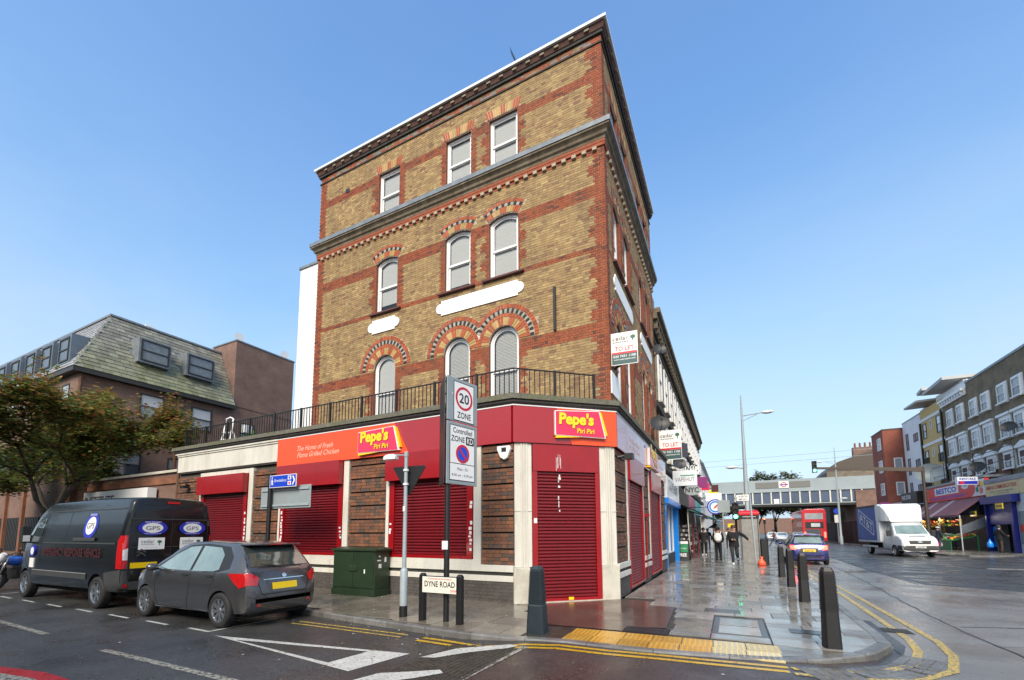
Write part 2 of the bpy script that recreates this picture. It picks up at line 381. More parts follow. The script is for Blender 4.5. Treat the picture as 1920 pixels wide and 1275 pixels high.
M['brown_tarmac'] = wetmat('wet_brown_tarmac', (0.075, 0.045, 0.034), (0.12, 0.078, 0.06), 0.07, 0.28, 0.8, 0.15, 120, speck=0.2)
M['kerb'] = wetmat('wet_kerb_granite', (0.11, 0.105, 0.1), (0.2, 0.195, 0.185), 0.15, 0.4, 2.0, 0.3, 120, obj_random=True, speck=0.25)
M['joint'] = wetmat('joint_dirt', (0.03, 0.027, 0.022), (0.05, 0.045, 0.035), 0.3, 0.6, 3)
M['tactile_y'] = wetmat('tactile_yellow', RGB(168, 122, 40), RGB(190, 148, 62), 0.15, 0.4, 2, 0.2, 90, obj_random=True)
M['tactile_b'] = wetmat('tactile_buff', RGB(186, 168, 122), RGB(205, 188, 142), 0.12, 0.35, 2, 0.2, 90, obj_random=True)
def paintmat(name, c, wear=0.45, base=(0.04, 0.04, 0.04)):
    m = wetmat(name, c, tuple(v * 0.85 for v in c), 0.2, 0.45, 3, 0.4, 120)
    nt = m.node_tree; N = nt.nodes; L = nt.links; B = N['Principled BSDF']
    g = N.new('ShaderNodeNewGeometry'); n = N.new('ShaderNodeTexNoise'); n.inputs['Scale'].default_value = 22; n.inputs['Detail'].default_value = 8; n.inputs['Roughness'].default_value = 0.75
    L.new(g.outputs['Position'], n.inputs['Vector'])
    r = N.new('ShaderNodeMapRange'); r.inputs['From Min'].default_value = wear; r.inputs['From Max'].default_value = wear + 0.1; L.new(n.outputs['Fac'], r.inputs['Value'])
    x = N.new('ShaderNodeMix'); x.data_type = 'RGBA'; x.inputs['A'].default_value = (*base, 1)
    src = B.inputs['Base Color'].links[0].from_socket; L.new(r.outputs[0], x.inputs['Factor']); L.new(src, x.inputs['B']); L.new(x.outputs['Result'], B.inputs['Base Color'])
    return m
M['line_white'] = paintmat('road_paint_white', (0.62, 0.62, 0.58), 0.36)
M['line_worn'] = paintmat('road_paint_worn', (0.42, 0.4, 0.34), 0.44)
M['line_yellow'] = paintmat('road_paint_yellow', RGB(205, 162, 30), 0.36)
M['line_yellow_worn'] = paintmat('road_paint_yellow_worn', RGB(212, 178, 70), 0.43, (0.1, 0.1, 0.09))
M['line_red'] = paintmat('road_paint_red', RGB(170, 22, 26), 0.36)

def sheet(name, pts, z, mt, kind='structure'):
    m = MB(); m.poly([(x, y, z if not callable(z) else z(x, y)) for x, y in pts]); return tag(m.build(name, M[mt], fix=False), kind=kind)
RZ = -0.1
sheet('road', [(-500, -400), (600, -400), (600, 1200), (-500, 1200)], RZ, 'asphalt')
sheet('concrete_carriageway', [(1.6, -6), (14, -6), (12, 10), (7.2, 16.4), (5.2, 17.6), (5.0, 22), (5.6, 37), (6.2, 110), (2.1, 110), (1.95, 7.4)], RZ + 0.004, 'concrete_road')
sheet('asphalt_patch', [(3.2, 12), (4.2, 12.2), (4.0, 9.0), (3.3, 8.7)], RZ + 0.0065, 'concrete_road')
# raised table with its ramp
m = MB()
m.poly([(-3.95, -3, RZ + 0.002), (-3.8, 5.84, RZ + 0.002), (-2.62, 5.95, -0.022), (-2.75, -3, -0.022)])
m.poly([(-2.75, -3, -0.022), (-2.62, 5.95, -0.022), (-2.25, 6.1, -0.022), (0.5, 6.4, -0.022), (0.5, -3, -0.022)])
m.poly([(0.5, -3, -0.022), (0.5, 6.4, -0.022), (1.6, 7.3, RZ + 0.005), (1.7, -3, RZ + 0.005)])
m.m = [1, 0, 0]
tag(m.build('raised_table', [M['asphalt_red'], M['asphalt']], fix=False), kind='structure')

KP = [(-45, 7.6), (-20, 7.2), (-8, 6.2), (-4.4, 5.88), (-3.6, 5.85), (-2.9, 5.88), (-2.25, 6.02), (-1.12, 6.02), (-0.3, 6.14), (0.1, 6.2), (0.55, 6.31), (1.03, 6.62), (1.56, 7.13), (1.9, 7.8), (1.97, 8.45), (2.0, 10.3), (2.1, 14), (2.2, 40), (2.3, 110)]
def offset_path(P, d):
    out = []
    for i, p in enumerate(P):
        a = Vector(P[max(i - 1, 0)]); b = Vector(P[min(i + 1, len(P) - 1)]); t = (b - a).normalized(); n = Vector((-t.y, t.x)); out.append((p[0] + n.x * d, p[1] + n.y * d))
    return out
def resample(P, step):
    out = []; acc = 0.0
    for a, b in zip(P, P[1:]):
        a = Vector(a); b = Vector(b); L = (b - a).length
        while acc <= L: out.append(tuple(a.lerp(b, acc / L))); acc += step
        acc -= L
    return out
def pav_z(x, y): return -0.012
inner = offset_path(KP, 0.15)
pv = MB(); pv.poly([(x, y, -0.014) for x, y in inner] + [(-3.4, 110, -0.014), (-3.4, 19, -0.014), (-2.3, 19, -0.014), (-2.3, 10.3, -0.014), (-4.2, 8.6, -0.014), (-45, 8.8, -0.014)])
pave = tag(pv.build('pavement', M['joint'], fix=False), kind='structure')
# kerb stones
kin = resample(KP, 0.05)
def kerb_run(P, name, step, parent, top=0.0, w=0.15, bot=RZ - 0.05):
    Q = resample(P, step); R = offset_path(P, w); 
    fine = resample(P, 0.05); kk = int(step / 0.05)
    i = 0
    while i + kk < len(fine):
        seg = fine[i:i + kk + 1:max(1, kk // 3)]
        if seg[-1] != fine[i + kk]: seg.append(fine[i + kk])
        if seg[0][0] < -24 or seg[0][1] > 45: i += kk; continue
        off = offset_path(seg, w)
        mb = MB()
        for j in range(len(seg) - 1):
            pass
        rings = []
        for j, (o, n_) in enumerate(zip(seg, off)):
            t = 0.0 if 0 < j < len(seg) - 1 else 0.004
            d = (Vector(seg[min(j + 1, len(seg) - 1)]) - Vector(seg[max(j - 1, 0)])).normalized() * (t if j == 0 else -t)
            rings.append([(o[0] + d.x, o[1] + d.y, bot), (o[0] + d.x, o[1] + d.y, top - 0.02), ((o[0] * 0.87 + n_[0] * 0.13) + d.x, (o[1] * 0.87 + n_[1] * 0.13) + d.y, top), (n_[0] + d.x, n_[1] + d.y, top), (n_[0] + d.x, n_[1] + d.y, bot)])
        mb.ring(rings); o = mb.build(name, M['kerb'], parent)
        i += kk
kerb_run(KP, 'kerb_stone', 0.9, pave)
m = MB(); far = offset_path([(2.2, 45), (2.3, 110)], 0.0); m.box(2.05, 2.2, 45, 110, RZ - 0.05, 0); m.build('kerb_far', M['kerb'], pave)
# paving slabs, one by one
sl = MB(); sl.box(-0.5, 0.5, -0.5, 0.5, -1, 0)
slab_me = {k: sl.mesh('slab_' + k, M[k]) for k in ('slab', 'slab_grey', 'tactile_y', 'tactile_b')}
rp = random.Random(21)
def slab(x0, x1, y0, y1, key, name='paving_slab', dz=0.0, tilt=0.0035):
    o = bpy.data.objects.new(name, slab_me[key]); COL.objects.link(o); o.parent = pave
    o.location = ((x0 + x1) / 2, (y0 + y1) / 2, dz + (rp.random() - 0.5) * 0.003); o.scale = (x1 - x0 - 0.014, y1 - y0 - 0.014, 0.03)
    o.rotation_euler = ((rp.random() - 0.5) * tilt * 2, (rp.random() - 0.5) * tilt * 2, 0)
def kx(y):      # inner kerb line on the high road
    for a, b in zip(inner, inner[1:]):
        if a[1] <= y <= b[1] and a[0] > 1: return a[0] + (b[0] - a[0]) * (y - a[1]) / (b[1] - a[1])
    return 1.9
# high-road side: courses across the pavement
y = 10.2; row = 0
far_m = MB()
while y < 60:
    h = rp.choice((0.45, 0.45, 0.6)); x = -2.33 if y > 10.4 else -1.6
    if y > 19: x = -3.4
    xe = min(kx(y), kx(y + h)) ; k = 0
    x += 0.0
    while x < xe - 0.05:
        w = rp.choice((0.6, 0.6, 0.75, 0.9)) if k or row % 2 == 0 else 0.35
        x1 = x + w
        if xe - x1 < 0.25: x1 = xe
        if 19.6 < y < 21.2: pass
        if y < 26: slab(x, x1, y, y + h, 'slab_grey', tilt=0.006)
        else: far_m.box(x + 0.004, x1 - 0.004, y + 0.004, y + h - 0.004, -0.03, (rp.random() - 0.5) * 0.004)
        x = x1; k += 1
    y += h; row += 1
stuff(far_m.build('far_paving_slabs', M['slab_grey'], pave, fix=False))
m = MB(); m.poly([(-3.4, 60, -0.002), (2.1, 60, -0.002), (2.15, 110, -0.002), (-3.4, 110, -0.002)]); m.build('far_paving', M['slab_grey'], pave, fix=False)
# corner: larger slabs between tactile band and the courses
for yy, xs in ((7.08, (0.45, 1.0, 1.5)), (7.55, (0.45, 1.1, 1.75)), (8.1, (0.45, 0.95, 1.45, 1.8)), (8.65, (0.45, 1.1, 1.8)), (9.15, (-0.7, 0.0, 0.6, 1.25, 1.83)), (9.7, (-1.0, -0.35, 0.3, 0.9, 1.5, 1.84))):
    h = {7.08: 0.47, 7.55: 0.55, 8.1: 0.55, 8.65: 0.5, 9.15: 0.55, 9.7: 0.5}[yy]
    for a, b in zip(xs, xs[1:]): slab(a, min(b, kx(yy) - 0.01, kx(yy + h) - 0.01), yy, yy + h, 'slab_grey', tilt=0.006)
slab(-0.335, 0.44, 7.14, 7.44, 'slab_grey'); slab(-0.92, -0.34, 7.16, 7.465, 'slab_grey'); slab(-1.05, -0.35, 9.15, 9.69, 'slab_grey'); slab(-1.62, -1.0, 9.71, 10.19, 'slab_grey')
st_ = MB(); P_ = [p for p in inner if 0.5 < p[0] and p[1] < 11]; Q_ = offset_path(P_, 0.45)
ia = [st_.p(x, y, -0.006) for x, y in P_]; ib = [st_.p(x, y, -0.006) for x, y in Q_]
for k in range(len(P_) - 1): st_.face((ia[k], ia[k + 1], ib[k + 1], ib[k]))
st_.build('kerb_infill', M['slab_grey'], pave, fix=False)
slab(-1.0, -0.34, 8.6, 9.14, 'slab_grey'); slab(-0.95, -0.34, 8.0, 8.59, 'slab'); slab(-0.9, -0.34, 7.47, 7.99, 'slab')
m = MB(); m.poly([(0.5, 6.5, -0.004), (0.95, 6.75, -0.004), (1.4, 7.07, -0.004), (0.5, 7.07, -0.004)]); m.build('corner_slab', M['slab'], pave, fix=False)
# brown tarmac in front of the entrance
m = MB(); m.poly([(-2.9, 7.0, -0.003), (-1.6, 7.05, -0.003), (-1.6, 7.4, -0.003), (-1.0, 7.55, -0.003), (-1.1, 9.7, -0.003), (-1.65, 10.2, -0.003), (-2.32, 10.38, -0.003), (-2.45, 10.2, -0.003), (-4.2, 8.66, -0.003)]); m.build('brown_tarmac', M['brown_tarmac'], pave, fix=False)
# Dyne Road side
y = 6.02
for r, h in enumerate((0.62, 0.6, 0.66, 0.6, 0.2)):
    x = -22.0 - (0.4 if r % 2 else 0)
    while x < -2.9:
        w = rp.choice((0.75, 0.9, 0.6)); x1 = min(x + w, -2.9 if y < 7.0 else (-2.95 - (y - 6.9) * 0.75))
        ky = max(5.85 + 0.0875 * (-4.0 - x), 5.85) + 0.17
        y0s = max(y, ky)
        if x1 - x > 0.1 and y + h - y0s > 0.1: slab(x, x1, y0s, y + h - 0.004, 'slab', tilt=0.003)
        x = x + w
    y += h
# tactile paving with raised blisters
bl = MB(); bl.lathe([(0.026, 0.0), (0.024, 0.004), (0.017, 0.007)], n=8)
tb = {}
for key in ('tactile_y', 'tactile_b'):
    mb = MB(); mb.box(-0.196, 0.196, -0.196, 0.196, -0.03, 0)
    for i in range(6):
        for j in range(6): mb.lathe([(0.013, 0.0), (0.012, 0.004), (0.008, 0.006)], (-0.165 + 0.066 * i, -0.165 + 0.066 * j, 0), 6)
    tb[key] = mb.mesh('tactile_' + key, M[key], fix=False)
def tact(x, y, key, ang=0.06):
    o = bpy.data.objects.new('tactile_slab', tb[key]); COL.objects.link(o); o.parent = pave; o.location = (x, y, -0.004 + (rp.random() - 0.5) * 0.002); o.rotation_euler = (0, 0, ang)
for i in range(7):
    x = -2.1 + 0.402 * i; yb = 6.34 + (x + 2.1) * 0.04
    for j in range(2):
        if x < 0.55 : tact(x, yb + 0.402 * j, 'tactile_y' if x < -0.45 else 'tactile_b', 0.04)
# recessed covers and grating
def cover(name, x0, x1, y0, y1, build):
    o = MB(); build(o); return o
m = MB(); m.box(-1.58, -0.93, 7.03, 7.44, -0.03, -0.001); gr = m.build('drain_grating', M['sign_black'], pave)
bar = MB(); bar.box(-0.012, 0.012, -0.19, 0.19, 0, 0.008); bme = bar.mesh('grating_bar', mat('cast_iron', (0.05, 0.05, 0.05), 0.3, 0.6, var=0.2))
for k in range(16): o = mk('grating_bar', bme, gr, (-1.55 + 0.04 * k, 7.235, 0.0))
M['iron_wet'] = mat('wet_cast_iron', (0.045, 0.045, 0.045), 0.22, 0.5, var=0.25, vscale=12)
m = MB(); m.box(-0.33, 0.43, 7.45, 8.9, -0.03, 0.001); mh = m.build('manhole_frame', M['iron_wet'], pave, bevel=0.004)
for a, b in ((7.55, 8.14), (8.2, 8.8)): m = MB(); m.box(-0.24, 0.34, a, b, 0.0011, 0.006); m.build('manhole_lid', M['slab_grey'], mh, bevel=0.003)
m = MB(); m.box(-0.53, 0.1, 9.38, 9.8, -0.03, 0.007); m.build('service_cover', M['iron_wet'], pave, bevel=0.003)
m = MB(); m.box(0.75, 1.35, 8.0, 8.3, -0.03, 0.0075); vc = m.build('valve_cover', M['iron_wet'], pave)
# far pavement on the right
KR = [(12.1, 112), (12.1, 39.2), (12.35, 37.4), (13.0, 36.5), (14.4, 36.8), (15.6, 38.2), (17.2, 40.5), (40, 52)]
rpv = MB(); rpv.poly([(x, y, 0.0) for x, y in offset_path(KR, -0.0)] + [(40, 112, 0)])
rp_ = tag(rpv.build('far_pavement', M['slab'], fix=False), kind='structure')
m = MB(); Q = KR; O = offset_path(KR, 0.16)
m.ring([[(a[0], a[1], RZ - 0.05), (a[0], a[1], 0.012), (b[0], b[1], 0.012), (b[0], b[1], RZ - 0.05)] for a, b in zip(Q, O)]); m.build('kerb_line', M['kerb'], rp_)
# painted markings
def strip(name, pts, w, mt, z=None, dz=0.004, surf=None):
    mb = MB(); a = offset_path(pts, w / 2); b = offset_path(pts, -w / 2)
    Z = surf or (lambda x, y: RZ)
    ia = [mb.p(x, y, Z(x, y) + dz) for x, y in a]; ib = [mb.p(x, y, Z(x, y) + dz) for x, y in b]
    for k in range(len(pts) - 1): mb.face((ia[k], ia[k + 1], ib[k + 1], ib[k]))
    return tag(mb.build(name, M[mt], fix=False), kind='structure')
def tz(x, y):
    if x < -3.85: return RZ
    if x < -2.65: return RZ + 0.002 + (x + 3.85) / 1.2 * 0.076
    if x < 0.5: return -0.022
    if x < 1.6: return -0.022 - (x - 0.5) / 1.1 * 0.073
    return RZ + 0.004
for off in (0.0, 0.17):
    strip('double_yellow_line', [(-7.3, 5.68 - off), (-4.75, 5.7 - off)], 0.06, 'line_yellow_worn')
    strip('double_yellow_line', [(-4.4, 5.66 - off), (-3.8, 5.62 - off), (-3.3, 5.47 - off), (-3.0, 5.52 - off), (-2.65, 5.7 - off), (-2.2, 5.86 - off), (-1.5, 5.88 - off), (-0.9, 5.95 - off), (-0.2, 6.0 - off), (0.52, 6.07 - off)], 0.085, 'line_yellow', surf=tz)
strip('double_yellow_line', [(0.56, 6.05), (1.0, 6.25), (1.5, 6.6), (1.95, 7.15), (2.2, 7.9), (2.33, 8.7), (2.4, 10.5), (2.5, 14), (2.6, 26)], 0.1, 'line_yellow_worn', surf=tz, dz=0.006)
strip('double_yellow_line', [(0.56, 5.85), (1.15, 6.05), (1.75, 6.4), (2.25, 7.0), (2.52, 7.8), (2.66, 8.7), (2.7, 10.5), (2.75, 14), (2.85, 26)], 0.1, 'line_yellow_worn', surf=tz, dz=0.006)
def area(name, pts, mt, surf=None, dz=0.004):
    mb = MB(); Z = surf or (lambda x, y: RZ); mb.poly([(x, y, Z(x, y) + dz) for x, y in pts]); return tag(mb.build(name, M[mt], fix=False), kind='structure')
mb = MB()
for P in ([(-7.56, 4.31), (-6.97, 4.28), (-4.6, 4.68), (-4.0, 4.85)], [(-7.56, 4.31), (-4.17, 3.93), (-4.67, 4.07), (-6.97, 4.28)], [(-4.67, 4.07), (-4.17, 3.93), (-4.0, 4.85), (-4.6, 4.68)]): mb.poly([(x, y, RZ + 0.004) for x, y in P])
tag(mb.build('give_way_triangle', M['line_white'], fix=False), kind='structure')
for a, b in ((-8.57, -7.93), (-10.0, -9.22), (-11.5, -10.65), (-13.0, -12.2), (-14.5, -13.7), (-16.0, -15.2), (-17.5, -16.7), (-19.0, -18.2)):
    strip('parking_bay_dash', [(a, 4.45), (b, 4.43)], 0.06, 'line_white')
strip('parking_bay_end', [(-7.95, 4.41), (-7.93, 5.75)], 0.06, 'line_white', dz=0.0045)
strip('parking_bay_line', [(-18.2, 4.47), (-18.25, 5.75)], 0.06, 'line_white', dz=0.0045); strip('parking_bay_line', [(-22, 4.5), (-19.6, 4.5)], 0.06, 'line_white')
strip('centre_line', [(-8.1, 3.1), (-5.0, 3.12)], 0.1, 'line_worn'); strip('centre_line', [(-13.2, 3.22), (-10.2, 3.15)], 0.1, 'line_worn'); strip('centre_line', [(-18.4, 3.25), (-15.4, 3.2)], 0.1, 'line_worn')
area('red_road_patch', [(-8.6, 2.1), (-7.4, 2.32), (-6.7, 2.33), (-6.2, 2.1), (-6.4, 1.7), (-8.0, 1.7)], 'line_red'); area('worn_white_patch', [(-8.4, 1.98), (-7.2, 2.16), (-6.6, 2.12), (-6.9, 1.75), (-8.0, 1.75)], 'line_worn', dz=0.008)
# imprinted ramp: setts and white teeth
st = MB(); rq = random.Random(5)
for i in range(14):
    for j in range(42):
        x = -3.72 + 0.078 * i; y = 2.2 + 0.083 * j + (0.04 if i % 2 else 0)
        if y > 5.45: continue
        mb_z = tz(x + 0.035, y); st.col = (1, 1, 1)
        i0 = [st.p(x + a + (rq.random() - .5) * .012, y + b + (rq.random() - .5) * .012, tz(x + a, y) + c) for c in (-0.004, 0.007) for b in (0, 0.072) for a in (0, 0.068)]
        for q in ((4, 5, 7, 6), (0, 1, 5, 4), (2, 6, 7, 3), (0, 4, 6, 2), (1, 3, 7, 5)): st.face([i0[k] for k in q])
tag(st.build('imprinted_setts', M['joint'], fix=False), 'dark grey imprinted block pattern on the ramp of the raised table', 'paving', kind='stuff')
area('ramp_tooth', [(-3.72, 4.72), (-3.5, 5.25), (-2.85, 5.62), (-2.7, 5.56), (-2.78, 5.42), (-3.2, 5.1), (-3.5, 4.75)], 'line_white', tz, 0.0125)
area('ramp_tooth', [(-3.9, 3.55), (-3.75, 4.0), (-3.4, 4.15), (-3.1, 4.3), (-2.98, 4.2), (-3.2, 3.95), (-3.5, 3.7), (-3.6, 3.4)], 'line_white', tz, 0.0125)
strip('ramp_edge_line', [(-2.74, 2.0), (-2.6, 5.6)], 0.09, 'line_worn', surf=tz, dz=0.006)
# cobbled gutter round the corner kerb and dark gully
cb = MB()
for k in range(60):
    P = resample([(0.55, 6.1), (1.1, 6.35), (1.7, 6.95), (2.05, 7.7)], 0.12)
P = resample([(0.58, 6.12), (1.1, 6.42), (1.66, 7.0), (2.0, 7.7)], 0.15)
for k in range(len(P) - 1):
    for j in range(4):
        a = Vector(P[k]); b = Vector(P[k + 1]); t = (b - a).normalized(); n = Vector((t.y, -t.x)); w = 0.11
        q = [a + n * (w * j + 0.004), b + n * (w * j + 0.004), b + n * (w * j + w - 0.006), a + n * (w * j + w - 0.006)]
        sh = t * 0.007
        q = [q[0] + sh, q[1] - sh, q[2] - sh, q[3] + sh]
        z0 = [tz(p.x, p.y) for p in q]
        lo = [cb.p(p.x, p.y, z - 0.01) for p, z in zip(q, z0)]; hi = [cb.p(p.x, p.y, z + 0.0075 + rq.random() * 0.004) for p, z in zip(q, z0)]
        cb.face(hi)
        for e in range(4): cb.face((lo[e], lo[(e + 1) % 4], hi[(e + 1) % 4], hi[e]))
tag(cb.build('gutter_setts', M['kerb'], fix=False), 'grey granite setts in the gutter around the pavement corner', 'paving', kind='stuff')
area('gutter_asphalt', [(1.95, 7.55), (2.15, 8.2), (2.2, 10.2), (2.08, 10.2), (2.03, 8.4), (1.95, 7.9)], 'asphalt', lambda x, y: RZ + 0.004, 0.003)
m = MB(); m.box(2.14, 2.55, 9.2, 9.55, RZ, RZ + 0.012); gl = tag(m.build('gully_grating', M['iron_wet']), 'black iron gully grating in the gutter by the corner bollard', 'drain')
for k in range(6): m = MB(); m.box(2.17, 2.52, 9.23 + 0.053 * k, 9.255 + 0.053 * k, RZ + 0.0121, RZ + 0.02); m.build('grating_bar', M['iron_wet'], gl)
# cracks and seams in the concrete
M['crack'] = mat('crack', (0.02, 0.02, 0.02), 0.5, var=0.3)
for P in ([(3.35, 7), (3.3, 9.9), (3.4, 12), (3.75, 16.5), (4.25, 25.6), (4.6, 40)], [(3.4, 10.2), (4.6, 10.6), (6.5, 13.5), (9, 14.5)], [(5.05, 17.7), (5.1, 22), (5.6, 37)]):
    Q = [(x + rq.uniform(-.03, .03), y) for x, y in resample(P, 0.35)]
    strip('road_crack', Q, 0.025 + rq.random() * 0.02, 'crack', surf=lambda x, y: RZ + 0.004, dz=0.005)
area('crossing_stripe', [(9.6, 25.5), (12.5, 25.3), (12.5, 26.1), (9.9, 26.3)], 'line_worn')
for k in range(6): area('lane_dash', [(7.2 + k * 0.0, 26 + k * 9), (7.32, 26 + k * 9), (7.34, 29 + k * 9), (7.22, 29 + k * 9)], 'line_worn')

# wet leaves and scraps of litter along the kerbs
lv = MB(); rl_ = random.Random(14)
for k in range(260):
    t = rl_.random()
    if t < 0.6: x = rl_.uniform(-14, -3); y = 5.85 + max(0, 0.0875 * (-4 - x)) - abs(rl_.gauss(0, 0.35)) - 0.02; z = tz(x, y) + 0.006
    elif t < 0.8: x = rl_.uniform(-9, 0); y = rl_.uniform(3.2, 5.6); z = tz(x, y) + 0.012
    else: x = rl_.uniform(-9, -3.2); y = rl_.uniform(6.4, 8.5); z = 0.004
    a = rl_.random() * 6.3; w = rl_.uniform(0.012, 0.035); lv.col = rl_.choice([(0.2, 0.13, 0.05), (0.12, 0.08, 0.03), (0.5, 0.5, 0.47), (0.25, 0.2, 0.07)])
    lv.poly([(x + w * cos(a), y + w * sin(a), z), (x - w * 0.5 * sin(a), y + w * 0.5 * cos(a), z + 0.004), (x - w * cos(a), y - w * sin(a), z), (x + w * 0.5 * sin(a), y - w * 0.5 * cos(a), z + 0.002)])
tag(lv.build('fallen_leaves', M['voussoir'], tint=True, fix=False), 'scattered wet leaves and paper scraps on the road and pavement', 'litter', kind='stuff')
# ================================================================== corner building
YU, XC, XL = 10.95, -2.6, -13.95           # upper wall planes
YG, XG = 8.705, -2.43                       # shopfront planes
CA = Vector((-4.301, 8.705)); CB = Vector((-2.428, 10.337)); CD = (CB - CA).normalized(); CLEN = (CB - CA).length
F_UP = Fr((0, YU), (1, 0), (0, -1))         # u = X
F_UK = Fr((XC, 0), (0, 1), (1, 0))          # u = Y
F_GD = Fr((0, YG), (1, 0), (0, -1))
F_GK = Fr((XG, 0), (0, 1), (1, 0))
F_CH = Fr(CA, CD, (CD.y, -CD.x))
YE = 19.2                                   # far end on the high road
bld = thing('corner_building', 'tall yellow and red brick corner building with red shuttered takeaway at street level', 'building', (-8, 12, 0))
BLDINV = Matrix.Translation((-8, 12, 0)).inverted()
def B_(o):                                  # parent a world-space mesh under the building
    o.parent = bld; o.matrix_parent_inverse = BLDINV; return o

WINX = [(-10.87, -9.89), (-7.9, -6.92), (-6.24, -5.24)]
KWIN = [(11.85, 12.75), (13.3, 14.2), (15.95, 16.75), (17.3, 18.1)]
def arch_half(w, rise, dz):
    """half width of a segmental opening dz above its springing"""
    R = (w * w / 4 + rise * rise) / (2 * rise); c = rise - R
    t = R * R - (dz - c) ** 2
    return math.sqrt(t) if t > 0 else 0
def openings(cols):
    out = []
    for a, b in cols:
        out.append((a, b, 12.93, 14.62, 0.03)); out.append((a, b, 9.25, 11.12, 0.13)); out.append((a, b, 4.72, 7.18, (b - a) / 2))
    return out
def spans(u0, u1, ops):
    def f(z):
        cuts = []
        for a, b, z0, z1, rise in ops:
            c = (a + b) / 2; w = b - a
            if z0 <= z < z1: cuts.append((a, b))
            elif z1 <= z < z1 + rise:
                h = arch_half(w, rise, z - z1); cuts.append((c - h, c + h))
        cuts.sort(); res = []; x = u0
        for a, b in cuts:
            if a > x: res.append((x, a))
            x = max(x, b)
        if x < u1: res.append((x, u1))
        return res
    return f
def in_rings(u, z, cols):
    for a, b in cols:
        c = (a + b) / 2; w = (b - a) / 2
        if z >= 7.17:
            r = math.hypot(u - c, z - 7.17)
            if r < w + 0.655: return True
        if 11.0 < z < 11.85:          # segmental heads of the second floor
            R = (w * w + 0.13 ** 2) / 0.26; zc = 11.12 + 0.13 - R
            r = math.hypot(u - c, z - zc); ang = abs(math.atan2(u - c, z - zc))
            if R - 0.02 < r < R + 0.42 and ang < math.atan2(w, R - 0.13) + 0.03: return True
        if 14.55 < z < 14.95:
            if abs(u - c) < w + 0.06 + (z - 14.62) * 0.3 and z > 14.6: return True
    return False
def bcolour(cols, q0, q1, quoin=0.42):
    def f(u, z):
        if in_rings(u, z, cols): return None
        tooth = 0.07 if int(z / 0.3) % 2 else 0.0
        if u < q0 + quoin - tooth or u > q1 - quoin + tooth: return 'r'
        for lo, hi in ((14.27, 14.53), (10.70, 11.10), (9.12, 9.30), (6.74, 7.12), (12.1, 12.5), (12.8, 12.96), (15.34, 15.42)):
            if lo <= z <= hi: return 'r'
        if 15.42 < z < 15.57: return 'g'
        for a, b in cols:
            j = 0.27 - tooth
            if b < -5 and a > -8 and True: j = 0.22 - tooth
            if (a - j < u < a or b < u < b + j):
                if 12.9 < z < 14.62 or 9.2 < z < 11.1 or z < 7.15: return 'r'
        return 'y'
    return f

bm_ = MB(); bk_ = MB()
opsD, opsK = openings(WINX), openings(KWIN)
lay_bricks(bm_, bk_, F_UP, 4.65, 12.3, spans(XL, XC, opsD), bcolour(WINX, XL, XC), 11)
lay_bricks(bm_, bk_, F_UP, 12.75, 15.75, spans(XL, XC, opsD), bcolour(WINX, XL, XC), 12)
lay_bricks(bm_, bk_, F_UK, 4.65, 12.3, spans(YU, YE, opsK), bcolour(KWIN, YU, YE, 0.3), 13)
lay_bricks(bm_, bk_, F_UK, 12.75, 15.75, spans(YU, YE, opsK), bcolour(KWIN, YU, YE, 0.3), 14)
B_(stuff(bm_.build('brickwork', M['brick'], tint=True, fix=False)))
B_(bk_.build('mortar_wall', M['mortar'], fix=False))
core = MB()                                  # inner core, far side walls, roof
core.box(XL + 0.3, XC - 0.35, YU + 0.8, YE - 0.1, 4.6, 15.7)
core.box(XL, XL + 0.1, YU + 0.012, YE, 4.6, 15.7); core.box(XL, XC - 0.012, YE - 0.1, YE, 4.6, 15.7)
B_(core.build('party_wall', brickmat('side_brick', (0.3, 0.2, 0.1), (0.36, 0.25, 0.12), (0.25, 0.2, 0.15))))

LIM = (-1e9, 1e9)
def voussoir_ring(parent, fr, c, zc, r0, r1, a0, a1, n, cols, d0=-0.01, d1=0.012, gap=0.006, name='voussoir'):
    for k in range(n):
        mb = MB(fr); t0 = a0 + (a1 - a0) * k / n; t1 = a0 + (a1 - a0) * (k + 1) / n
        if not LIM[0] < c + (r0 + r1) / 2 * sin((t0 + t1) / 2) < LIM[1]: continue
        g0 = gap / r0; rr = random.random() * 0.004
        P = [(c + r * sin(t), zc + r * cos(t)) for r, t in ((r0 + gap / 2, t0 + g0), (r1 - gap / 2, t0 + g0), (r1 - gap / 2, t1 - g0), (r0 + gap / 2, t1 - g0))]
        s = 0.85 + random.random() * 0.3; q = cols(k); mb.col = (q[0] * s, q[1] * s, q[2] * s)
        mb.prism(P, d0, d1 + rr)
        o = mb.build(name, M['voussoir'], tint=True, fix=False); o.parent = parent
RED = (0.36, 0.085, 0.03); YEL = (0.44, 0.29, 0.11); GRY = (0.33, 0.31, 0.26); BLK = (0.02, 0.02, 0.022); DKR = (0.24, 0.07, 0.04)
def band_ring(fr, c, zc, r0, r1, a0, a1, n, d, mb):
    for k in range(n):
        t0 = a0 + (a1 - a0) * k / n; t1 = a0 + (a1 - a0) * (k + 1) / n
        mb.fr = fr
        mb.prism([(min(max(c + r * sin(t), LIM[0]), LIM[1]), zc + r * cos(t)) for r, t in ((r0, t0), (r1, t0), (r1, t1), (r0, t1))], -0.05, d)
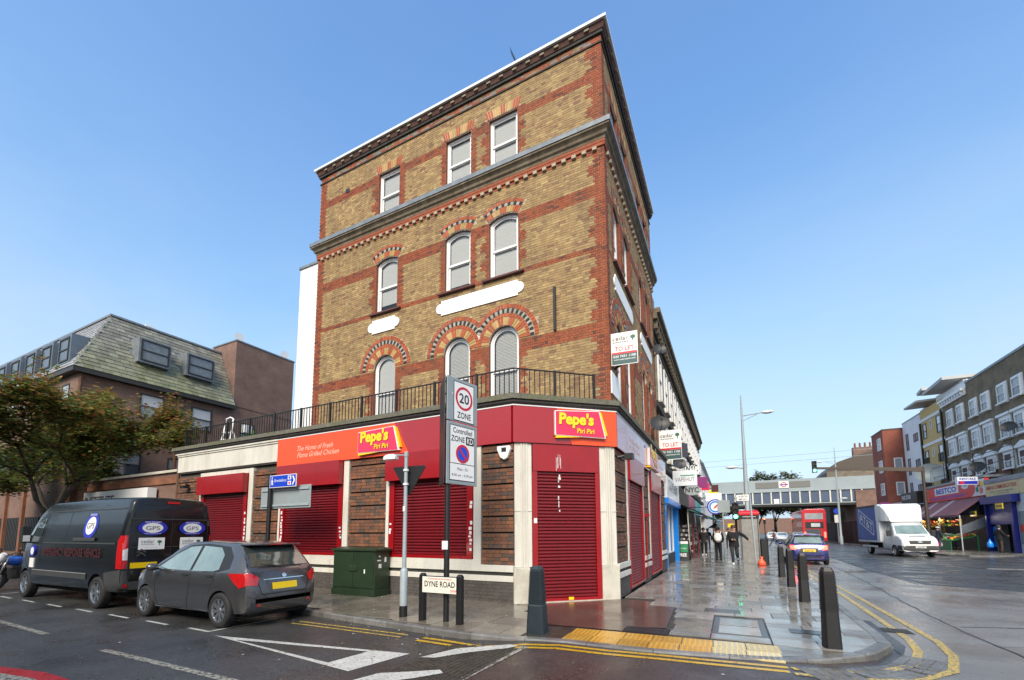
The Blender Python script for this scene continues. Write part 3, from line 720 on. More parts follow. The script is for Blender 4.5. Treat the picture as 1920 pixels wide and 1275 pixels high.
def arch_round(fr, a, b, lim=None):
    """two red rings, a ring of grey and black blocks and fanned yellow and red voussoirs"""
    c = (a + b) / 2; w = (b - a) / 2; zc = 7.17
    bed = MB(fr); band_ring(fr, c, zc, w, w + 0.65, -pi / 2, pi / 2, 30, -0.001, bed)
    o = B_(bed.build('brick_arch', M['pointing'], fix=False))
    voussoir_ring(o, fr, c, zc, w, w + 0.25, -pi / 2, pi / 2, 22, lambda k: RED if (k % 4) in (1, 2) else YEL)
    voussoir_ring(o, fr, c, zc, w + 0.255, w + 0.365, -pi / 2, pi / 2, 26, lambda k: RED)
    voussoir_ring(o, fr, c, zc, w + 0.37, w + 0.505, -pi / 2, pi / 2, 37, lambda k: BLK if k % 2 == 0 else GRY)
    voussoir_ring(o, fr, c, zc, w + 0.515, w + 0.65, -pi / 2, pi / 2, 34, lambda k: RED if k % 5 else DKR)
def arch_seg(fr, a, b):
    c = (a + b) / 2; w = (b - a) / 2; R = (w * w + 0.13 ** 2) / 0.26; zc = 11.12 + 0.13 - R; A = math.atan2(w, R - 0.13) + 0.02
    bed = MB(fr); band_ring(fr, c, zc, R - 0.01, R + 0.42, -A, A, 12, -0.001, bed)
    o = B_(bed.build('brick_arch', M['pointing'], fix=False))
    voussoir_ring(o, fr, c, zc, R, R + 0.2, -A, A, 15, lambda k: YEL if k in (3, 4, 5, 9, 10, 11) else RED)
    voussoir_ring(o, fr, c, zc, R + 0.205, R + 0.305, -A, A, 13, lambda k: BLK if k % 2 == 0 else GRY)
    voussoir_ring(o, fr, c, zc, R + 0.31, R + 0.42, -A, A, 16, lambda k: RED if k % 4 else DKR)
def arch_flat(fr, a, b):
    c = (a + b) / 2; w = (b - a) / 2; n = 14
    o = MB(fr); o.prism([(a - 0.06, 14.615), (b + 0.06, 14.615), (b + 0.15, 14.93), (a - 0.15, 14.93)], -0.05, -0.002)
    o = B_(o.build('flat_arch', M['pointing'], fix=False))
    for k in range(n):
        x = lambda t, zt: a - 0.06 + (b - a + 0.12) * t if zt == 0 else a - 0.15 + (b - a + 0.3) * t
        t0 = k / n + 0.008; t1 = (k + 1) / n - 0.008
        mb = MB(fr); q = YEL if k in (3, 4, 5, 8, 9, 10) else RED; s = 0.85 + random.random() * 0.3; mb.col = tuple(v * s for v in q)
        mb.prism([(x(t0, 0), 14.62), (x(t1, 0), 14.62), (x(t1, 1), 14.92), (x(t0, 1), 14.92)], -0.02, 0.012)
        v = mb.build('voussoir', M['voussoir'], tint=True, fix=False); v.parent = o
for fr, cols in ((F_UP, WINX), (F_UK, KWIN)):
    for i, (a, b) in enumerate(cols):
        LIM = (-1e9, 1e9); arch_flat(fr, a, b); arch_seg(fr, a, b)
        if i and a - cols[i - 1][1] < 1.3: LIM = ((a + cols[i - 1][1]) / 2 + 0.002, LIM[1])
        if i + 1 < len(cols) and cols[i + 1][0] - b < 1.3: LIM = (LIM[0], (b + cols[i + 1][0]) / 2 - 0.002)
        arch_round(fr, a, b)
LIM = (-1e9, 1e9)

def sash_window(fr, a, b, z0, z1, rise, rail, slatted=False, dep=0.11):
    """white sash in a deep brick reveal: casing, two sashes, panes, blind"""
    c = (a + b) / 2; N = 10 if rise > 0.1 else 1
    def head(w, top, rs):
        if rs < 0.05: return [(c + w, top), (c - w, top)]
        pts = []
        R = (w * w + rs * rs) / (2 * rs); zc = top + rs - R; A = math.atan2(w, R - rs)
        if rs > w * 0.98: A = pi / 2
        for k in range(N * 2 + 1):
            t = A - 2 * A * k / (2 * N); pts.append((c + R * sin(t), zc + R * cos(t)))
        return pts
    def outline(ins, zb):
        w = (b - a) / 2 - ins
        rs = rise if rise < 0.3 else w
        rs = rs if rise > 0.05 else 0
        top = z1 if rise > 0.05 else z1 - ins
        if 0.05 < rise < 0.3: top = z1 - ins * 0.9
        return [(a + ins, zb), (b - ins, zb)] + head(w, top, rs)
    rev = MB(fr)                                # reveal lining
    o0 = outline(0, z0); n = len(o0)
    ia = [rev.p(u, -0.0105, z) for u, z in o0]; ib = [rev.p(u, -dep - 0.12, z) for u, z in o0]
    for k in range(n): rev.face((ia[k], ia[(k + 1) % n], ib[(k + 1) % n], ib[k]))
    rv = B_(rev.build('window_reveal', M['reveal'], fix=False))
    fm = MB(fr)                                 # casing
    def annulus(mb, oo, ii, d0, d1):
        n = len(oo)
        A = [mb.p(u, d1, z) for u, z in oo]; Bv = [mb.p(u, d1, z) for u, z in ii]; C = [mb.p(u, d0, z) for u, z in oo]; D = [mb.p(u, d0, z) for u, z in ii]
        for k in range(n):
            j = (k + 1) % n
            mb.face((A[k], A[j], Bv[j], Bv[k])); mb.face((Bv[k], Bv[j], D[j], D[k])); mb.face((A[k], A[j], C[j], C[k]))
    annulus(fm, outline(0.002, z0), outline(0.075, z0 + 0.09), -dep - 0.1, -dep)
    annulus(fm, [(a + 0.07, rail - 0.02), (b - 0.07, rail - 0.02), (b - 0.07, rail + 0.045), (a + 0.07, rail + 0.045)], [(c, rail + 0.01)] * 4, -dep - 0.09, -dep - 0.02)
    w = B_(fm.build('window', M['white_paint']))
    lo = MB(fr); annulus(lo, [(a + 0.07, z0 + 0.085), (b - 0.07, z0 + 0.085), (b - 0.07, rail + 0.02), (a + 0.07, rail + 0.02)], [(a + 0.12, z0 + 0.15), (b - 0.12, z0 + 0.15), (b - 0.12, rail - 0.03), (a + 0.12, rail - 0.03)], -dep - 0.095, -dep - 0.05)
    s = lo.build('lower_sash', M['white_paint'], fix=False); s.parent = w
    up = [(u, z) for u, z in outline(0.075, rail + 0.03)]
    up2 = outline(0.115, rail + 0.05)
    um = MB(fr); annulus(um, up, up2, -dep - 0.06, -dep - 0.03); s = um.build('upper_sash', M['white_paint'], fix=False); s.parent = w
    g = MB(fr); g.poly([(u, -dep - 0.045, z) for u, z in outline(0.11, rail + 0.045)]); s = g.build('pane', M['glass'], fix=False); s.parent = w
    g = MB(fr); g.poly([(a + 0.115, -dep - 0.08, z0 + 0.14), (b - 0.115, -dep - 0.08, z0 + 0.14), (b - 0.115, -dep - 0.08, rail - 0.025), (a + 0.115, -dep - 0.08, rail - 0.025)]); s = g.build('pane', M['glass'], fix=False); s.parent = w
    bl = MB(fr)
    if slatted:
        z = z0 + 0.2
        zt = outline(0.1, z0)
        while z < z1 + rise - 0.12:
            hw = (b - a) / 2 - 0.12
            if z > z1: hw = arch_half((b - a) - 0.24, hw, z - z1)
            bl.box(c - hw, c + hw, -dep - 0.15, -dep - 0.12, z, z + 0.03); z += 0.045
    else:
        bl.poly([(u, -dep - 0.115, z) for u, z in outline(0.08, z0 + (0.05 if random.random() < 0.6 else 0.15 + 0.3 * random.random()))])
    s = bl.build('blind', M['blind'], fix=False); s.parent = w
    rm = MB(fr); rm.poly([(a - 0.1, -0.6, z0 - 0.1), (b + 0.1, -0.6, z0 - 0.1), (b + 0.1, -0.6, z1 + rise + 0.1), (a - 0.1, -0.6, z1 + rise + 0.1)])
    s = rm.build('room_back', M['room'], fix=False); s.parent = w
    return w
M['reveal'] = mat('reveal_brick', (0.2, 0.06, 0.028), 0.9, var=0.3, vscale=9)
M['sill'] = mat('painted_sill', (0.1, 0.035, 0.03), 0.6, var=0.15)
for fr, cols in ((F_UP, WINX), (F_UK, KWIN)):
    for i, (a, b) in enumerate(cols):
        sash_window(fr, a, b, 12.93, 14.62, 0.03, 13.72); sash_window(fr, a, b, 9.25, 11.12, 0.13, 10.18)
        sash_window(fr, a, b, 4.72, 7.18, (b - a) / 2, 6.32, slatted=(i > 0))
        for zs in (9.17, 12.87):
            m = MB(fr); m.box(a - 0.2, b + 0.2, -0.16, 0.1, zs, zs + 0.06); B_(m.build('window_sill', M['sill'], bevel=0.008))

# white blank plaques
def plaque(fr, a, b, zc, h=0.24, e=0.2):
    m = MB(fr); P = []
    for k in range(9): t = -pi / 2 + pi * k / 8; P.append((b - 0.16 + 0.16 * cos(t), zc + 0.165 * sin(t)))
    P = [(a + e, zc - h), (b - e, zc - h), (b - e, zc - 0.165)] + P + [(b - e, zc + 0.165), (b - e, zc + h), (a + e, zc + h), (a + e, zc + 0.165)]
    for k in range(9): t = pi / 2 + pi * k / 8; P.append((a + 0.16 + 0.16 * cos(t), zc + 0.165 * sin(t)))
    P.append((a + e, zc - 0.165))
    m.prism(P, -0.01, 0.035); B_(m.build('blank_plaque', M['plaque']))
plaque(F_UP, -8.19, -5.05, 8.73); plaque(F_UP, -11.16, -9.74, 8.74)
plaque(F_UK, 11.65, 14.3, 8.62, 0.23, 0.12); plaque(F_UK, 15.72, 18.2, 8.62, 0.23, 0.12)
m = MB(F_UK); m.box(11.0, 11.8, 0.0, 0.03, 5.15, 5.75); B_(m.build('blank_plaque', M['plaque']))
m = MB(F_UP); m.box(-4.13, -4.06, 0, 0.07, 7.15, 8.42); B_(m.build('conduit', M['iron']))
m = MB(F_UP); m.box(-12.55, -12.35, 0.001, 0.014, 14.5, 14.66); B_(m.build('air_brick', M['sign_black']))

# string courses and cornices run round both street faces
def run(prof, mats, name, z_off=0, ends=True):
    """profile of (d,z) swept along the Dyne Road face, round the corner and along the high road face"""
    rings = []
    mb = MB()
    rings.append([(XL - d, YU - d, z) for d, z in prof]); rings.append([(XC + d, YU - d, z) for d, z in prof]); rings.append([(XC + d, YE + min(d, 0.1), z) for d, z in prof])
    rings.insert(0, [(XL - d, YE, z) for d, z in prof])
    mb.ring(rings, cap=True, closed=True)
    return B_(mb.build(name, mats))
run([(-0.1, 12.66), (0.235, 12.66), (0.235, 12.8), (0.03, 12.9), (-0.1, 12.9)], M['lead'], 'cornice_lead')
run([(-0.1, 12.36), (0.05, 12.36), (0.06, 12.42), (0.11, 12.46), (0.13, 12.53), (0.17, 12.57), (0.21, 12.6), (0.21, 12.655), (-0.1, 12.655)], M['cornice'], 'main_cornice')
run([(-0.1, 12.18), (0.035, 12.18), (0.035, 12.27), (0.045, 12.275), (0.045, 12.355), (-0.1, 12.355)], M['cor_red'] if 'cor_red' in M else M.setdefault('cor_red', mat('corbel_red', (0.28, 0.075, 0.035), 0.85, var=0.35, vscale=9)), 'corbel_course')
run([(-0.1, 15.36), (0.03, 15.36), (0.035, 15.39), (-0.1, 15.39)], M['dark_moulding'], 'string_course')
run([(-0.1, 15.63), (0.06, 15.63), (0.07, 15.71), (-0.1, 15.71)], M['dark_moulding'] , 'string_course')
run([(-0.1, 15.711), (0.09, 15.711), (0.14, 15.88), (-0.1, 15.88)], M.setdefault('soot_red', mat('sooty_red', (0.085, 0.04, 0.032), 0.9, var=0.5, vscale=7)), 'parapet_corbel')
run([(-0.3, 15.885), (0.2, 15.885), (0.2, 15.97), (-0.3, 15.99)], M['alu'], 'parapet_capping')
M['dent_stone'] = mat('dentil_stone', (0.36, 0.31, 0.23), 0.85, var=0.3, vscale=3); M['corbel_stone'] = mat('sooty_stone', (0.2, 0.175, 0.13), 0.85, var=0.4, vscale=3)
dent = MB(); dent.box(-0.06, 0.06, -0.075, 0.0, 0, 0.095); dme = dent.mesh('dentil', M['dent_stone'])
u = XL + 0.3
while u < XC - 0.15:
    o = mk('dentil', dme, None, (u, YU, 12.08)); B_(o); u += 0.3
dent = MB(); dent.box(0, 0.075, -0.06, 0.06, 0, 0.095); dme2 = dent.mesh('dentil', M['dent_stone'])
u = YU + 0.3
while u < YE: o = mk('dentil', dme2, None, (XC, u, 12.08)); B_(o); u += 0.3
dent = MB(); dent.box(-0.07, 0.07, -0.15, 0.0, 0, 0.06); dme3 = dent.mesh('corbel_block', M['corbel_stone'])
u = XL + 0.4
while u < XC: B_(mk('corbel_block', dme3, None, (u, YU, 15.76))); u += 0.46
dent = MB(); dent.box(0, 0.15, -0.07, 0.07, 0, 0.06); dme4 = dent.mesh('corbel_block', M['corbel_stone'])
u = YU + 0.4
while u < YE: B_(mk('corbel_block', dme4, None, (XC, u, 15.76))); u += 0.46
m = MB(); m.box(XL + 0.2, XC - 0.2, YU + 0.2, YE - 0.05, 15.5, 15.75); B_(m.build('roof', M['lead']))

# ------------------------------------------------------------------ ground floor
gw = MB()
gw.box(-18.1, -4.31, YG + 0.05, YU - 0.02, -0.05, 4.5); gw.box(-18.1, -2.62, YU - 0.02, YE - 0.05, -0.05, 4.5)
gw.prism([(-4.32, YG + 0.052), (-2.5, 10.29), (-2.5, YU), (-4.32, YU)], -0.05, 4.5, 'z'); gw.box(-2.63, -2.48, 10.3, YE - 0.02, -0.05, 4.5)
B_(gw.build('ground_floor_wall', M['mortar_dark']))
def band_pier(fr, a, b, z0=0.82, z1=3.55, pitch=0.368):
    z = z0; k = 0
    while z < z1 - 0.05:
        top = min(z + pitch - 0.035, z1)
        mb = MB(); bk = MB()
        lay_bricks(mb, None, fr, z, top, lambda q: [(a, b)], lambda u, q: 'd', int(a * 91 + z * 77), d=0.03)
        mb.fr = fr; mb.col = (0.09, 0.06, 0.045); mb.box(a, b, -0.06, 0.018, z, top)
        B_(mb.build('rusticated_band', M['brick'], tint=True, fix=False)); z += pitch
for a, b in ((-18.05, -16.62), (-13.62, -12.35), (-9.37, -8.03), (-5.13, -4.3)): band_pier(F_GD, a, b)
for a, b in ((10.36, 11.52), (14.0, 15.05), (17.75, 19.15)): band_pier(F_GK, a, b)
# plinth
pm = MB(); pk = MB()
lay_bricks(pm, pk, F_GD, -0.02, 0.45, lambda z: [(-18.05, -4.3)], lambda u, z: 'k', 5, d=0.04)
lay_bricks(pm, pk, F_GK, -0.02, 0.45, lambda z: [(10.36, 11.68), (13.85, 15.1), (17.6, 19.15)], lambda u, z: 'k', 6, d=0.04)
B_(stuff(pm.build('plinth_brickwork', M['brick'], tint=True, fix=False))); B_(pk.build('plinth_backing', M['mortar_dark'], fix=False))
def stone(fr, a, b, z0, z1, d1=0.06, name='stone_band', mt='stone_pale', d0=-0.06):
    m = MB(fr); m.box(a, b, d0, d1, z0, z1); return B_(m.build(name, M[mt], bevel=0.008))
for x0 in range(-18, -4, 2):
    x1 = min(x0 + 2, -4.3); stone(F_GD, x0 + (0.004), x1 - 0.004, 0.452, 0.582, 0.06); stone(F_GD, x0 + 0.004, x1 - 0.004, 0.665, 0.815, 0.065)
stone(F_GD, -18.05, -4.3, 0.583, 0.664, 0.02, 'dark_stone_band', 'dark_moulding')
for a, b in ((10.36, 11.66), (13.87, 15.08), (17.62, 19.15)):
    stone(F_GK, a, b, 0.452, 0.582, 0.07); stone(F_GK, a, b, 0.665, 0.8, 0.07); stone(F_GK, a + 0.01, b - 0.01, 0.583, 0.664, 0.03, 'dark_stone_band', 'dark_moulding')
for a, b in ((-12.32, -12.24), (-9.58, -9.385), (-8.02, -7.92), (-5.34, -5.14)): stone(F_GD, a, b, 0.816, 3.6, 0.055, 'stone_jamb')
for a, b in ((-12.3, -9.5), (-8.02, -5.2)): stone(F_GD, a, b, 0.816, 0.93, 0.05, 'stone_sill')
stone(F_GD, -16.6, -16.5, 0.816, 3.65, 0.05, 'stone_jamb'); stone(F_GD, -13.85, -13.64, 0.816, 3.65, 0.05, 'stone_jamb'); stone(F_GD, -16.49, -13.86, 3.5, 3.65, 0.05, 'stone_lintel')
for a, b in ((11.53, 11.68), (13.83, 13.99), (15.06, 15.16), (17.58, 17.74)): stone(F_GK, a, b, 0.805, 3.6, 0.05, 'stone_jamb')
# stone fascia at the left, upper mouldings
for x0 in (-18.07, -16.2, -14.3): stone(F_GD, x0, min(x0 + 1.896, -12.4), 3.76, 4.33, 0.07, 'stone_fascia_block')
stone(F_GD, -18.09, -12.4, 4.335, 4.39, 0.1, 'stone_moulding'); stone(F_GD, -18.1, -12.4, 4.395, 4.45, 0.13, 'stone_moulding')
stone(F_GD, -18.06, -12.4, 3.70, 3.755, 0.05, 'stone_moulding', 'dark_moulding')
def cop(prof, name, mt):
    """profile of (d,z) swept along shopfront, chamfer and high-road front"""
    mb = MB(); n2 = Vector((CD.y, -CD.x))
    def mit(P, n1, nb, d):
        h = (n1 + nb).normalized(); return P + h * (d / h.dot(n1))
    nD = Vector((0, -1)); nK = Vector((1, 0)); rings = []
    rings.append([(-18.1 - d, 10.8, z) for d, z in prof]); rings.append([(-18.1 - d, YG - d, z) for d, z in prof])
    rings.append([(*mit(CA, nD, n2, d), z) for d, z in prof]); rings.append([(*mit(CB, n2, nK, d), z) for d, z in prof]); rings.append([(XG + d, YE + 0.05, z) for d, z in prof])
    mb.ring(rings); return B_(mb.build(name, M[mt]))
cop([(-0.4, 4.56), (0.2, 4.56), (0.2, 4.68), (0.1, 4.7), (-0.4, 4.7)], 'balcony_coping', 'mossy')
cop([(-0.2, 4.452), (0.12, 4.452), (0.16, 4.5), (0.16, 4.555), (-0.2, 4.555)], 'shopfront_cornice', 'dark_moulding')
m = MB(); m.prism([(-18.0, YG + 0.3), (-4.42, YG + 0.3), (-2.75, 10.5), (-2.75, YU + 0.3), (-18.0, YU + 0.3)], 4.52, 4.6, 'z'); B_(m.build('balcony_floor', M['lead']))
# fascia panels
def panel(fr, a, b, z0, z1, mt, d=0.09, name='fascia_panel', d0=-0.02):
    m = MB(fr); m.box(a, b, d0, d, z0, z1); return B_(m.build(name, M[mt], bevel=0.004))
mp_ = MB(F_GD)
mp_.prism([(-12.42, 3.575), (-7.25, 3.575), (-7.75, 4.42), (-12.42, 4.42)], -0.02, 0.1); B_(mp_.build('fascia_panel', M['orange_panel']))
mp_ = MB(F_GD); mp_.prism([(-7.245, 3.575), (-4.32, 3.575), (-4.32, 4.42), (-7.745, 4.42)], -0.02, 0.098); B_(mp_.build('fascia_panel', M['red_panel']))
mp_ = MB(F_CH); t_ = 0.045
mp_.prism([(-t_, 3.575), (1.38, 3.575), (1.0, 4.42), (-t_, 4.42)], -0.02, 0.1); B_(mp_.build('fascia_panel', M['red_panel']))
mp_ = MB(F_CH); mp_.prism([(1.385, 3.575), (CLEN + t_, 3.575), (CLEN + t_, 4.42), (1.005, 4.42)], -0.02, 0.102); B_(mp_.build('fascia_panel', M['orange_panel']))
panel(F_GK, 10.35, 14.9, 3.575, 4.42, 'red_panel', 0.1); panel(F_GK, 14.905, YE, 3.575, 4.42, 'red_panel', 0.1)
cop([(-0.05, 4.421), (0.11, 4.421), (0.11, 4.449), (-0.05, 4.449)], 'fascia_trim', 'white_paint')
# logo boxes (without the mascot)
def logo(fr, u, w, zc, d=0.1):
    sg = MB(fr); h = 0.3
    sg.prism([(u, zc - h), (u + w, zc - h - 0.03), (u + w * 0.87, zc + h + 0.03), (u, zc + h - 0.02)], d, d + 0.09)
    o = B_(sg.build('logo_sign', M['sign_white'], bevel=0.01))
    sg = MB(fr); e = 0.018
    sg.prism([(u + e, zc - h + e), (u + w - 0.04, zc - h - 0.03 + e), (u + w * 0.87 - e, zc + h + 0.03 - e), (u + e, zc + h - 0.02 - e)], d + 0.09, d + 0.097)
    q = sg.build('pink_face', M['sign_pink']); q.parent = o
    sg = MB(fr); sg.prism([(u + w + 0.035, zc - h + 0.06), (u + w * 0.87 + 0.05, zc + h), (u + w * 0.87 + 0.005, zc + h + 0.01), (u + w - 0.01, zc - h + 0.04)], d, d + 0.085)
    q = sg.build('yellow_edge', M['sign_yellow']); q.parent = o
    sg = MB(fr); sg.prism([(u + 0.02, zc - h - 0.06), (u + w * 0.5, zc - h - 0.02), (u + 0.02, zc - h - 0.004)], d, d + 0.085)
    q = sg.build('yellow_edge', M['sign_yellow']); q.parent = o
    for nm, s_, uu, zz, ww, bb in (('lettering', "Pepe's", u + w * 0.07, zc - 0.12, w * 0.68, 0.045), ('lettering', 'Piri Piri', u + w * 0.42, zc - 0.235, w * 0.34, 0.02)):
        for k, (mt, dd, sh) in enumerate((('sign_shadow', 0.1, 0.012), ('sign_yellow', 0.106, 0))):
            q = text(nm, s_, M[mt], fr, uu + sh, zz - sh, d + dd, width=ww, height=(ww * 0.42 if s_[1] == 'e' else ww * 0.27), bold=bb, shear=0.05)
            q.parent = o
M['sign_shadow'] = mat('sign_shadow', RGB(110, 30, 20), 0.5, var=0)
logo(F_CH, 0.93, 1.28, 4.06); logo(F_GD, -8.95, 1.45, 3.99); logo(F_GK, 14.6, 2.0, 4.02)
M['script_pale'] = mat('script_pale', RGB(240, 190, 170), 0.5, var=0)
for z, s_ in ((3.99, 'The Home of Fresh'), (3.79, 'Flame Grilled Chicken')):
    B_(text('lettering', s_, M['script_pale'], F_GD, -11.5, z, 0.104, height=0.15, width=1.5 if z > 3.9 else 1.75, shear=0.35))
    B_(text('lettering', s_, M['script_pale'], F_GK, 11.8, z, 0.104, height=0.14, width=1.5, shear=0.35))
    B_(text('lettering', s_, M['script_pale'], F_GK, 17.4, z, 0.104, height=0.13, width=1.0, shear=0.35))
# roller shutters
def shutter(fr, a, b, z0, z1, boxes, mt='shutter', guide=0.16, bz=0.7, bd=0.22, frame_bottom=True, pitch=0.0752, bw=0.02):
    g = MB(fr)
    g.box(a, a + guide, -0.05, 0.06, z0, z1); g.box(b - guide, b, -0.05, 0.06, z0, z1); g.box(a + guide, b - guide, -0.05, 0.055, z0, z0 + 0.075)
    sh = B_(g.build('roller_shutter', M['red_box'], bevel=0.004))
    bm = MB(fr); bm.box(a - bw, b + bw, -0.05, bd, z1, z1 + bz); q = bm.build('shutter_box', M['red_box'], bevel=0.006); q.parent = sh
    # slat with a curved face
    prof = [(0, 0.0), (0.004, 0.006), (0.02, 0.012), (0.022, 0.03), (0.02, 0.052), (0.004, 0.064), (0.0, 0.066), (-0.012, 0.066), (-0.012, 0.0)]
    sl = MB(Fr((0, 0), (fr.u.x, fr.u.y), (fr.n.x, fr.n.y))); sl.prism([(d, z) for d, z in prof], 0, b - a - 2 * guide, 'u')
    sme = sl.mesh('slat', M[mt])
    z = z0 + 0.076
    base = fr(a + guide, -0.005, 0)
    while z < z1 - 0.02:
        o = bpy.data.objects.new('slat', sme); COL.objects.link(o); o.parent = sh; o.location = (base.x, base.y, z); z += pitch
    bk = MB(fr); bk.poly([(a + guide, -0.04, z0), (b - guide, -0.04, z0), (b - guide, -0.04, z1), (a + guide, -0.04, z1)]); q = bk.build('shutter_back', M[mt], fix=False); q.parent = sh
    return sh
shutter(F_GD, -16.48, -13.9, 0.93, 2.87, 1, bz=0.62); shutter(F_GD, -12.22, -9.6, 0.93, 2.9, 1, bz=0.67, bw=0.0); shutter(F_GD, -7.9, -5.36, 0.93, 2.87, 1, bz=0.7)
shutter(F_CH, 0.41, 2.08, 0.0, 2.93, 1, bz=0.64, guide=0.12, bd=0.07, bw=-0.01)
shutter(F_GK, 11.72, 13.82, 0.06, 2.93, 1, 'shutter_pale', guide=0.1, bd=0.12); shutter(F_GK, 15.2, 17.55, 0.1, 2.93, 1, 'shutter_pale', guide=0.1, bd=0.12)
# pilasters at the chamfer
for a, b in ((0.0, 0.40), (2.09, CLEN)):
    m = MB(F_CH); m.box(a, b, -0.1, 0.04, 0.775, 3.57)
    for k in range(3): m.box(a + 0.14 + 0.06 * k, a + 0.17 + 0.06 * k, 0.03, 0.065, 0.775, 3.57)
    m.box(a - 0.03 if a == 0 else a, b if a == 0 else b + 0.03, -0.1, 0.055, 2.02, 2.026)
    B_(m.build('stone_pilaster', M['stone_pale']))
    m = MB(F_CH); m.box(a - 0.03 if a == 0 else a - 0.01, b - 0.06 if a == 0 else b + 0.04, -0.12, 0.09, -0.02, 0.77); B_(m.build('pilaster_plinth', M['stone'], bevel=0.015))
m = MB(F_CH); m.box(0.36, 2.12, -0.2, 0.12, -0.02, 0.012); B_(m.build('door_step', M['stone']))
# railing on the balcony
rail = MB(); rl = B_(rail.build('balcony_railing', M['iron'])) if False else None
def railing():
    top = MB(); nD = Vector((0, -1)); n2 = Vector((CD.y, -CD.x)); inset = -0.08
    h = (nD + n2).normalized(); P1 = CA + h * (inset / h.dot(nD)); P0 = Vector((-17.95, YG - inset)); P2 = P1 + CD * 2.02
    for p, q in ((P0, P1), (P1, P2)):
        d = (q - p).normalized(); nn = Vector((d.y, -d.x))
        for z, r in ((5.36, 0.022), (4.76, 0.013)):
            fr = Fr(p, d, nn); top.fr = fr; top.box(0, (q - p).length, -r, r, z - 0.012, z + 0.012)
    ob = B_(top.build('balcony_railing', M['iron']))
    bar = MB(); bar.box(-0.009, 0.009, -0.009, 0.009, 4.71, 5.35); bme = bar.mesh('bar', M['iron'])
    post = MB(); post.box(-0.028, 0.028, -0.028, 0.028, 4.69, 5.39); pme = post.mesh('post', M['iron'])
    for p, q, np in ((P0, P1, 10), (P1, P2, 2)):
        L = (q - p).length; d = (q - p).normalized(); ang = math.atan2(d.y, d.x)
        n = int(L / 0.125)
        for k in range(n + 1):
            t = k / n; c = p.lerp(q, t)
            isp = k % (n // np) == 0
            if p is P1 and k == 0: continue
            o = bpy.data.objects.new('post' if isp else 'bar', pme if isp else bme); COL.objects.link(o); o.parent = ob; o.location = (c.x, c.y, 0); o.rotation_euler = (0, 0, ang)
railing()
# stickers on the shutter guides, drips on the entrance shutter, alarm box, lamp, vents
def stick(fr, u, z, w, h, d, mt='sticker', name='sticker'):
    m = MB(fr); m.box(u, u + w, d, d + 0.003, z, z + h); B_(m.build(name, M[mt], fix=False))
rs = random.Random(3)
for u0, zs in ((-13.99, (2.15, 1.95, 1.85, 1.72, 1.6, 1.5, 1.38, 1.25)), (-12.2, (2.1, 2.0, 1.9, 1.8, 1.68, 1.6, 1.5, 1.4, 1.3)), (-9.7, (1.65, 1.55, 1.45, 1.38)), (-7.89, (1.75, 1.6, 1.5)), (-5.47, (2.2, 2.1, 1.72, 1.6, 1.5, 1.42, 1.33, 1.25, 1.1))):
    for z in zs: stick(F_GD, u0 + rs.random() * 0.05, z + rs.random() * 0.02, 0.05 + rs.random() * 0.03, 0.04 + rs.random() * 0.06, 0.0605)
stick(F_CH, 0.44, 1.75, 0.075, 0.11, 0.0605); stick(F_CH, 1.25, 0.03, 0.12, 0.06, 0.056, 'sign_yellow')
for k in range(7):
    z = 3.5 - k * 0.02; u = 0.98 + rs.random() * 0.16; stick(F_CH, u, z - 0.35 - rs.random() * 0.25, 0.008, 0.2 + rs.random() * 0.15, 0.0702, 'sticker', 'paint_drip')
for k in range(16):
    stick(F_CH, 1.03 + rs.random() * 0.05, 2.0 + rs.random() * 0.85, 0.01 + rs.random() * 0.025, 0.03 + rs.random() * 0.06, 0.0185, 'sticker', 'paint_drip')
al = MB(F_GD); al.prism([(-4.68, 3.5), (-4.36, 3.5), (-4.34, 3.42), (-4.42, 3.22), (-4.5, 3.18), (-4.6, 3.24), (-4.68, 3.42)], 0.03, 0.12); a_ = B_(al.build('alarm_box', M['sign_white'], bevel=0.015))
m = MB(F_GD); m.box(-4.56, -4.44, 0.12, 0.124, 3.36, 3.46); B_(m.build('alarm_emblem', M['sign_black']))
m = MB(F_GD); m.tube((-17.3, 0.0, 3.25), (-17.3, 0.16, 3.3), 0.03); m.box(-17.42, -17.18, 0.1, 0.28, 3.16, 3.24); B_(m.build('wall_lamp', M['iron']))
m = MB(F_GK); m.tube((10.5, 0.05, 3.35), (10.6, 0.3, 3.4), 0.035); m.box(10.5, 10.72, 0.22, 0.42, 3.3, 3.44); B_(m.build('wall_lamp', M['iron']))
m = MB(F_GK); m.tube((14.2, 0.07, 0.1), (14.2, 0.07, 2.0), 0.02); m.box(14.1, 14.3, 0.04, 0.16, 2.0, 2.12); B_(m.build('conduit', M['red_box']))
m = MB(); m.tube((-18.25, YG + 0.05, 0), (-18.25, YG + 0.05, 4.6), 0.06); B_(m.build('drainpipe', M.setdefault('rust', mat('rusty_pipe', (0.12, 0.06, 0.035), 0.8, var=0.4, vscale=8))))
# aerial
ae = thing('roof_aerial', 'thin leaning TV aerial on the parapet of the corner building', 'aerial', (-5.2, 11.3, 15.74))
m = MB(); m.tube((0, 0, 0), (-0.05, 0, 0.4), 0.025); a0 = Vector((-0.03, 0, 0.35)); a1 = Vector((-0.48, 0.1, 1.55)); m.tube(a0, a1, 0.012)
m.build('boom', M['iron'], ae)
for k in range(9):
    c = a0.lerp(a1, 0.08 + k * 0.11); m = MB(); m.tube(c + Vector((0.02, -0.13, 0.03)), c + Vector((-0.02, 0.13, -0.03)), 0.006, n=5); m.build('element', M['iron'], ae)
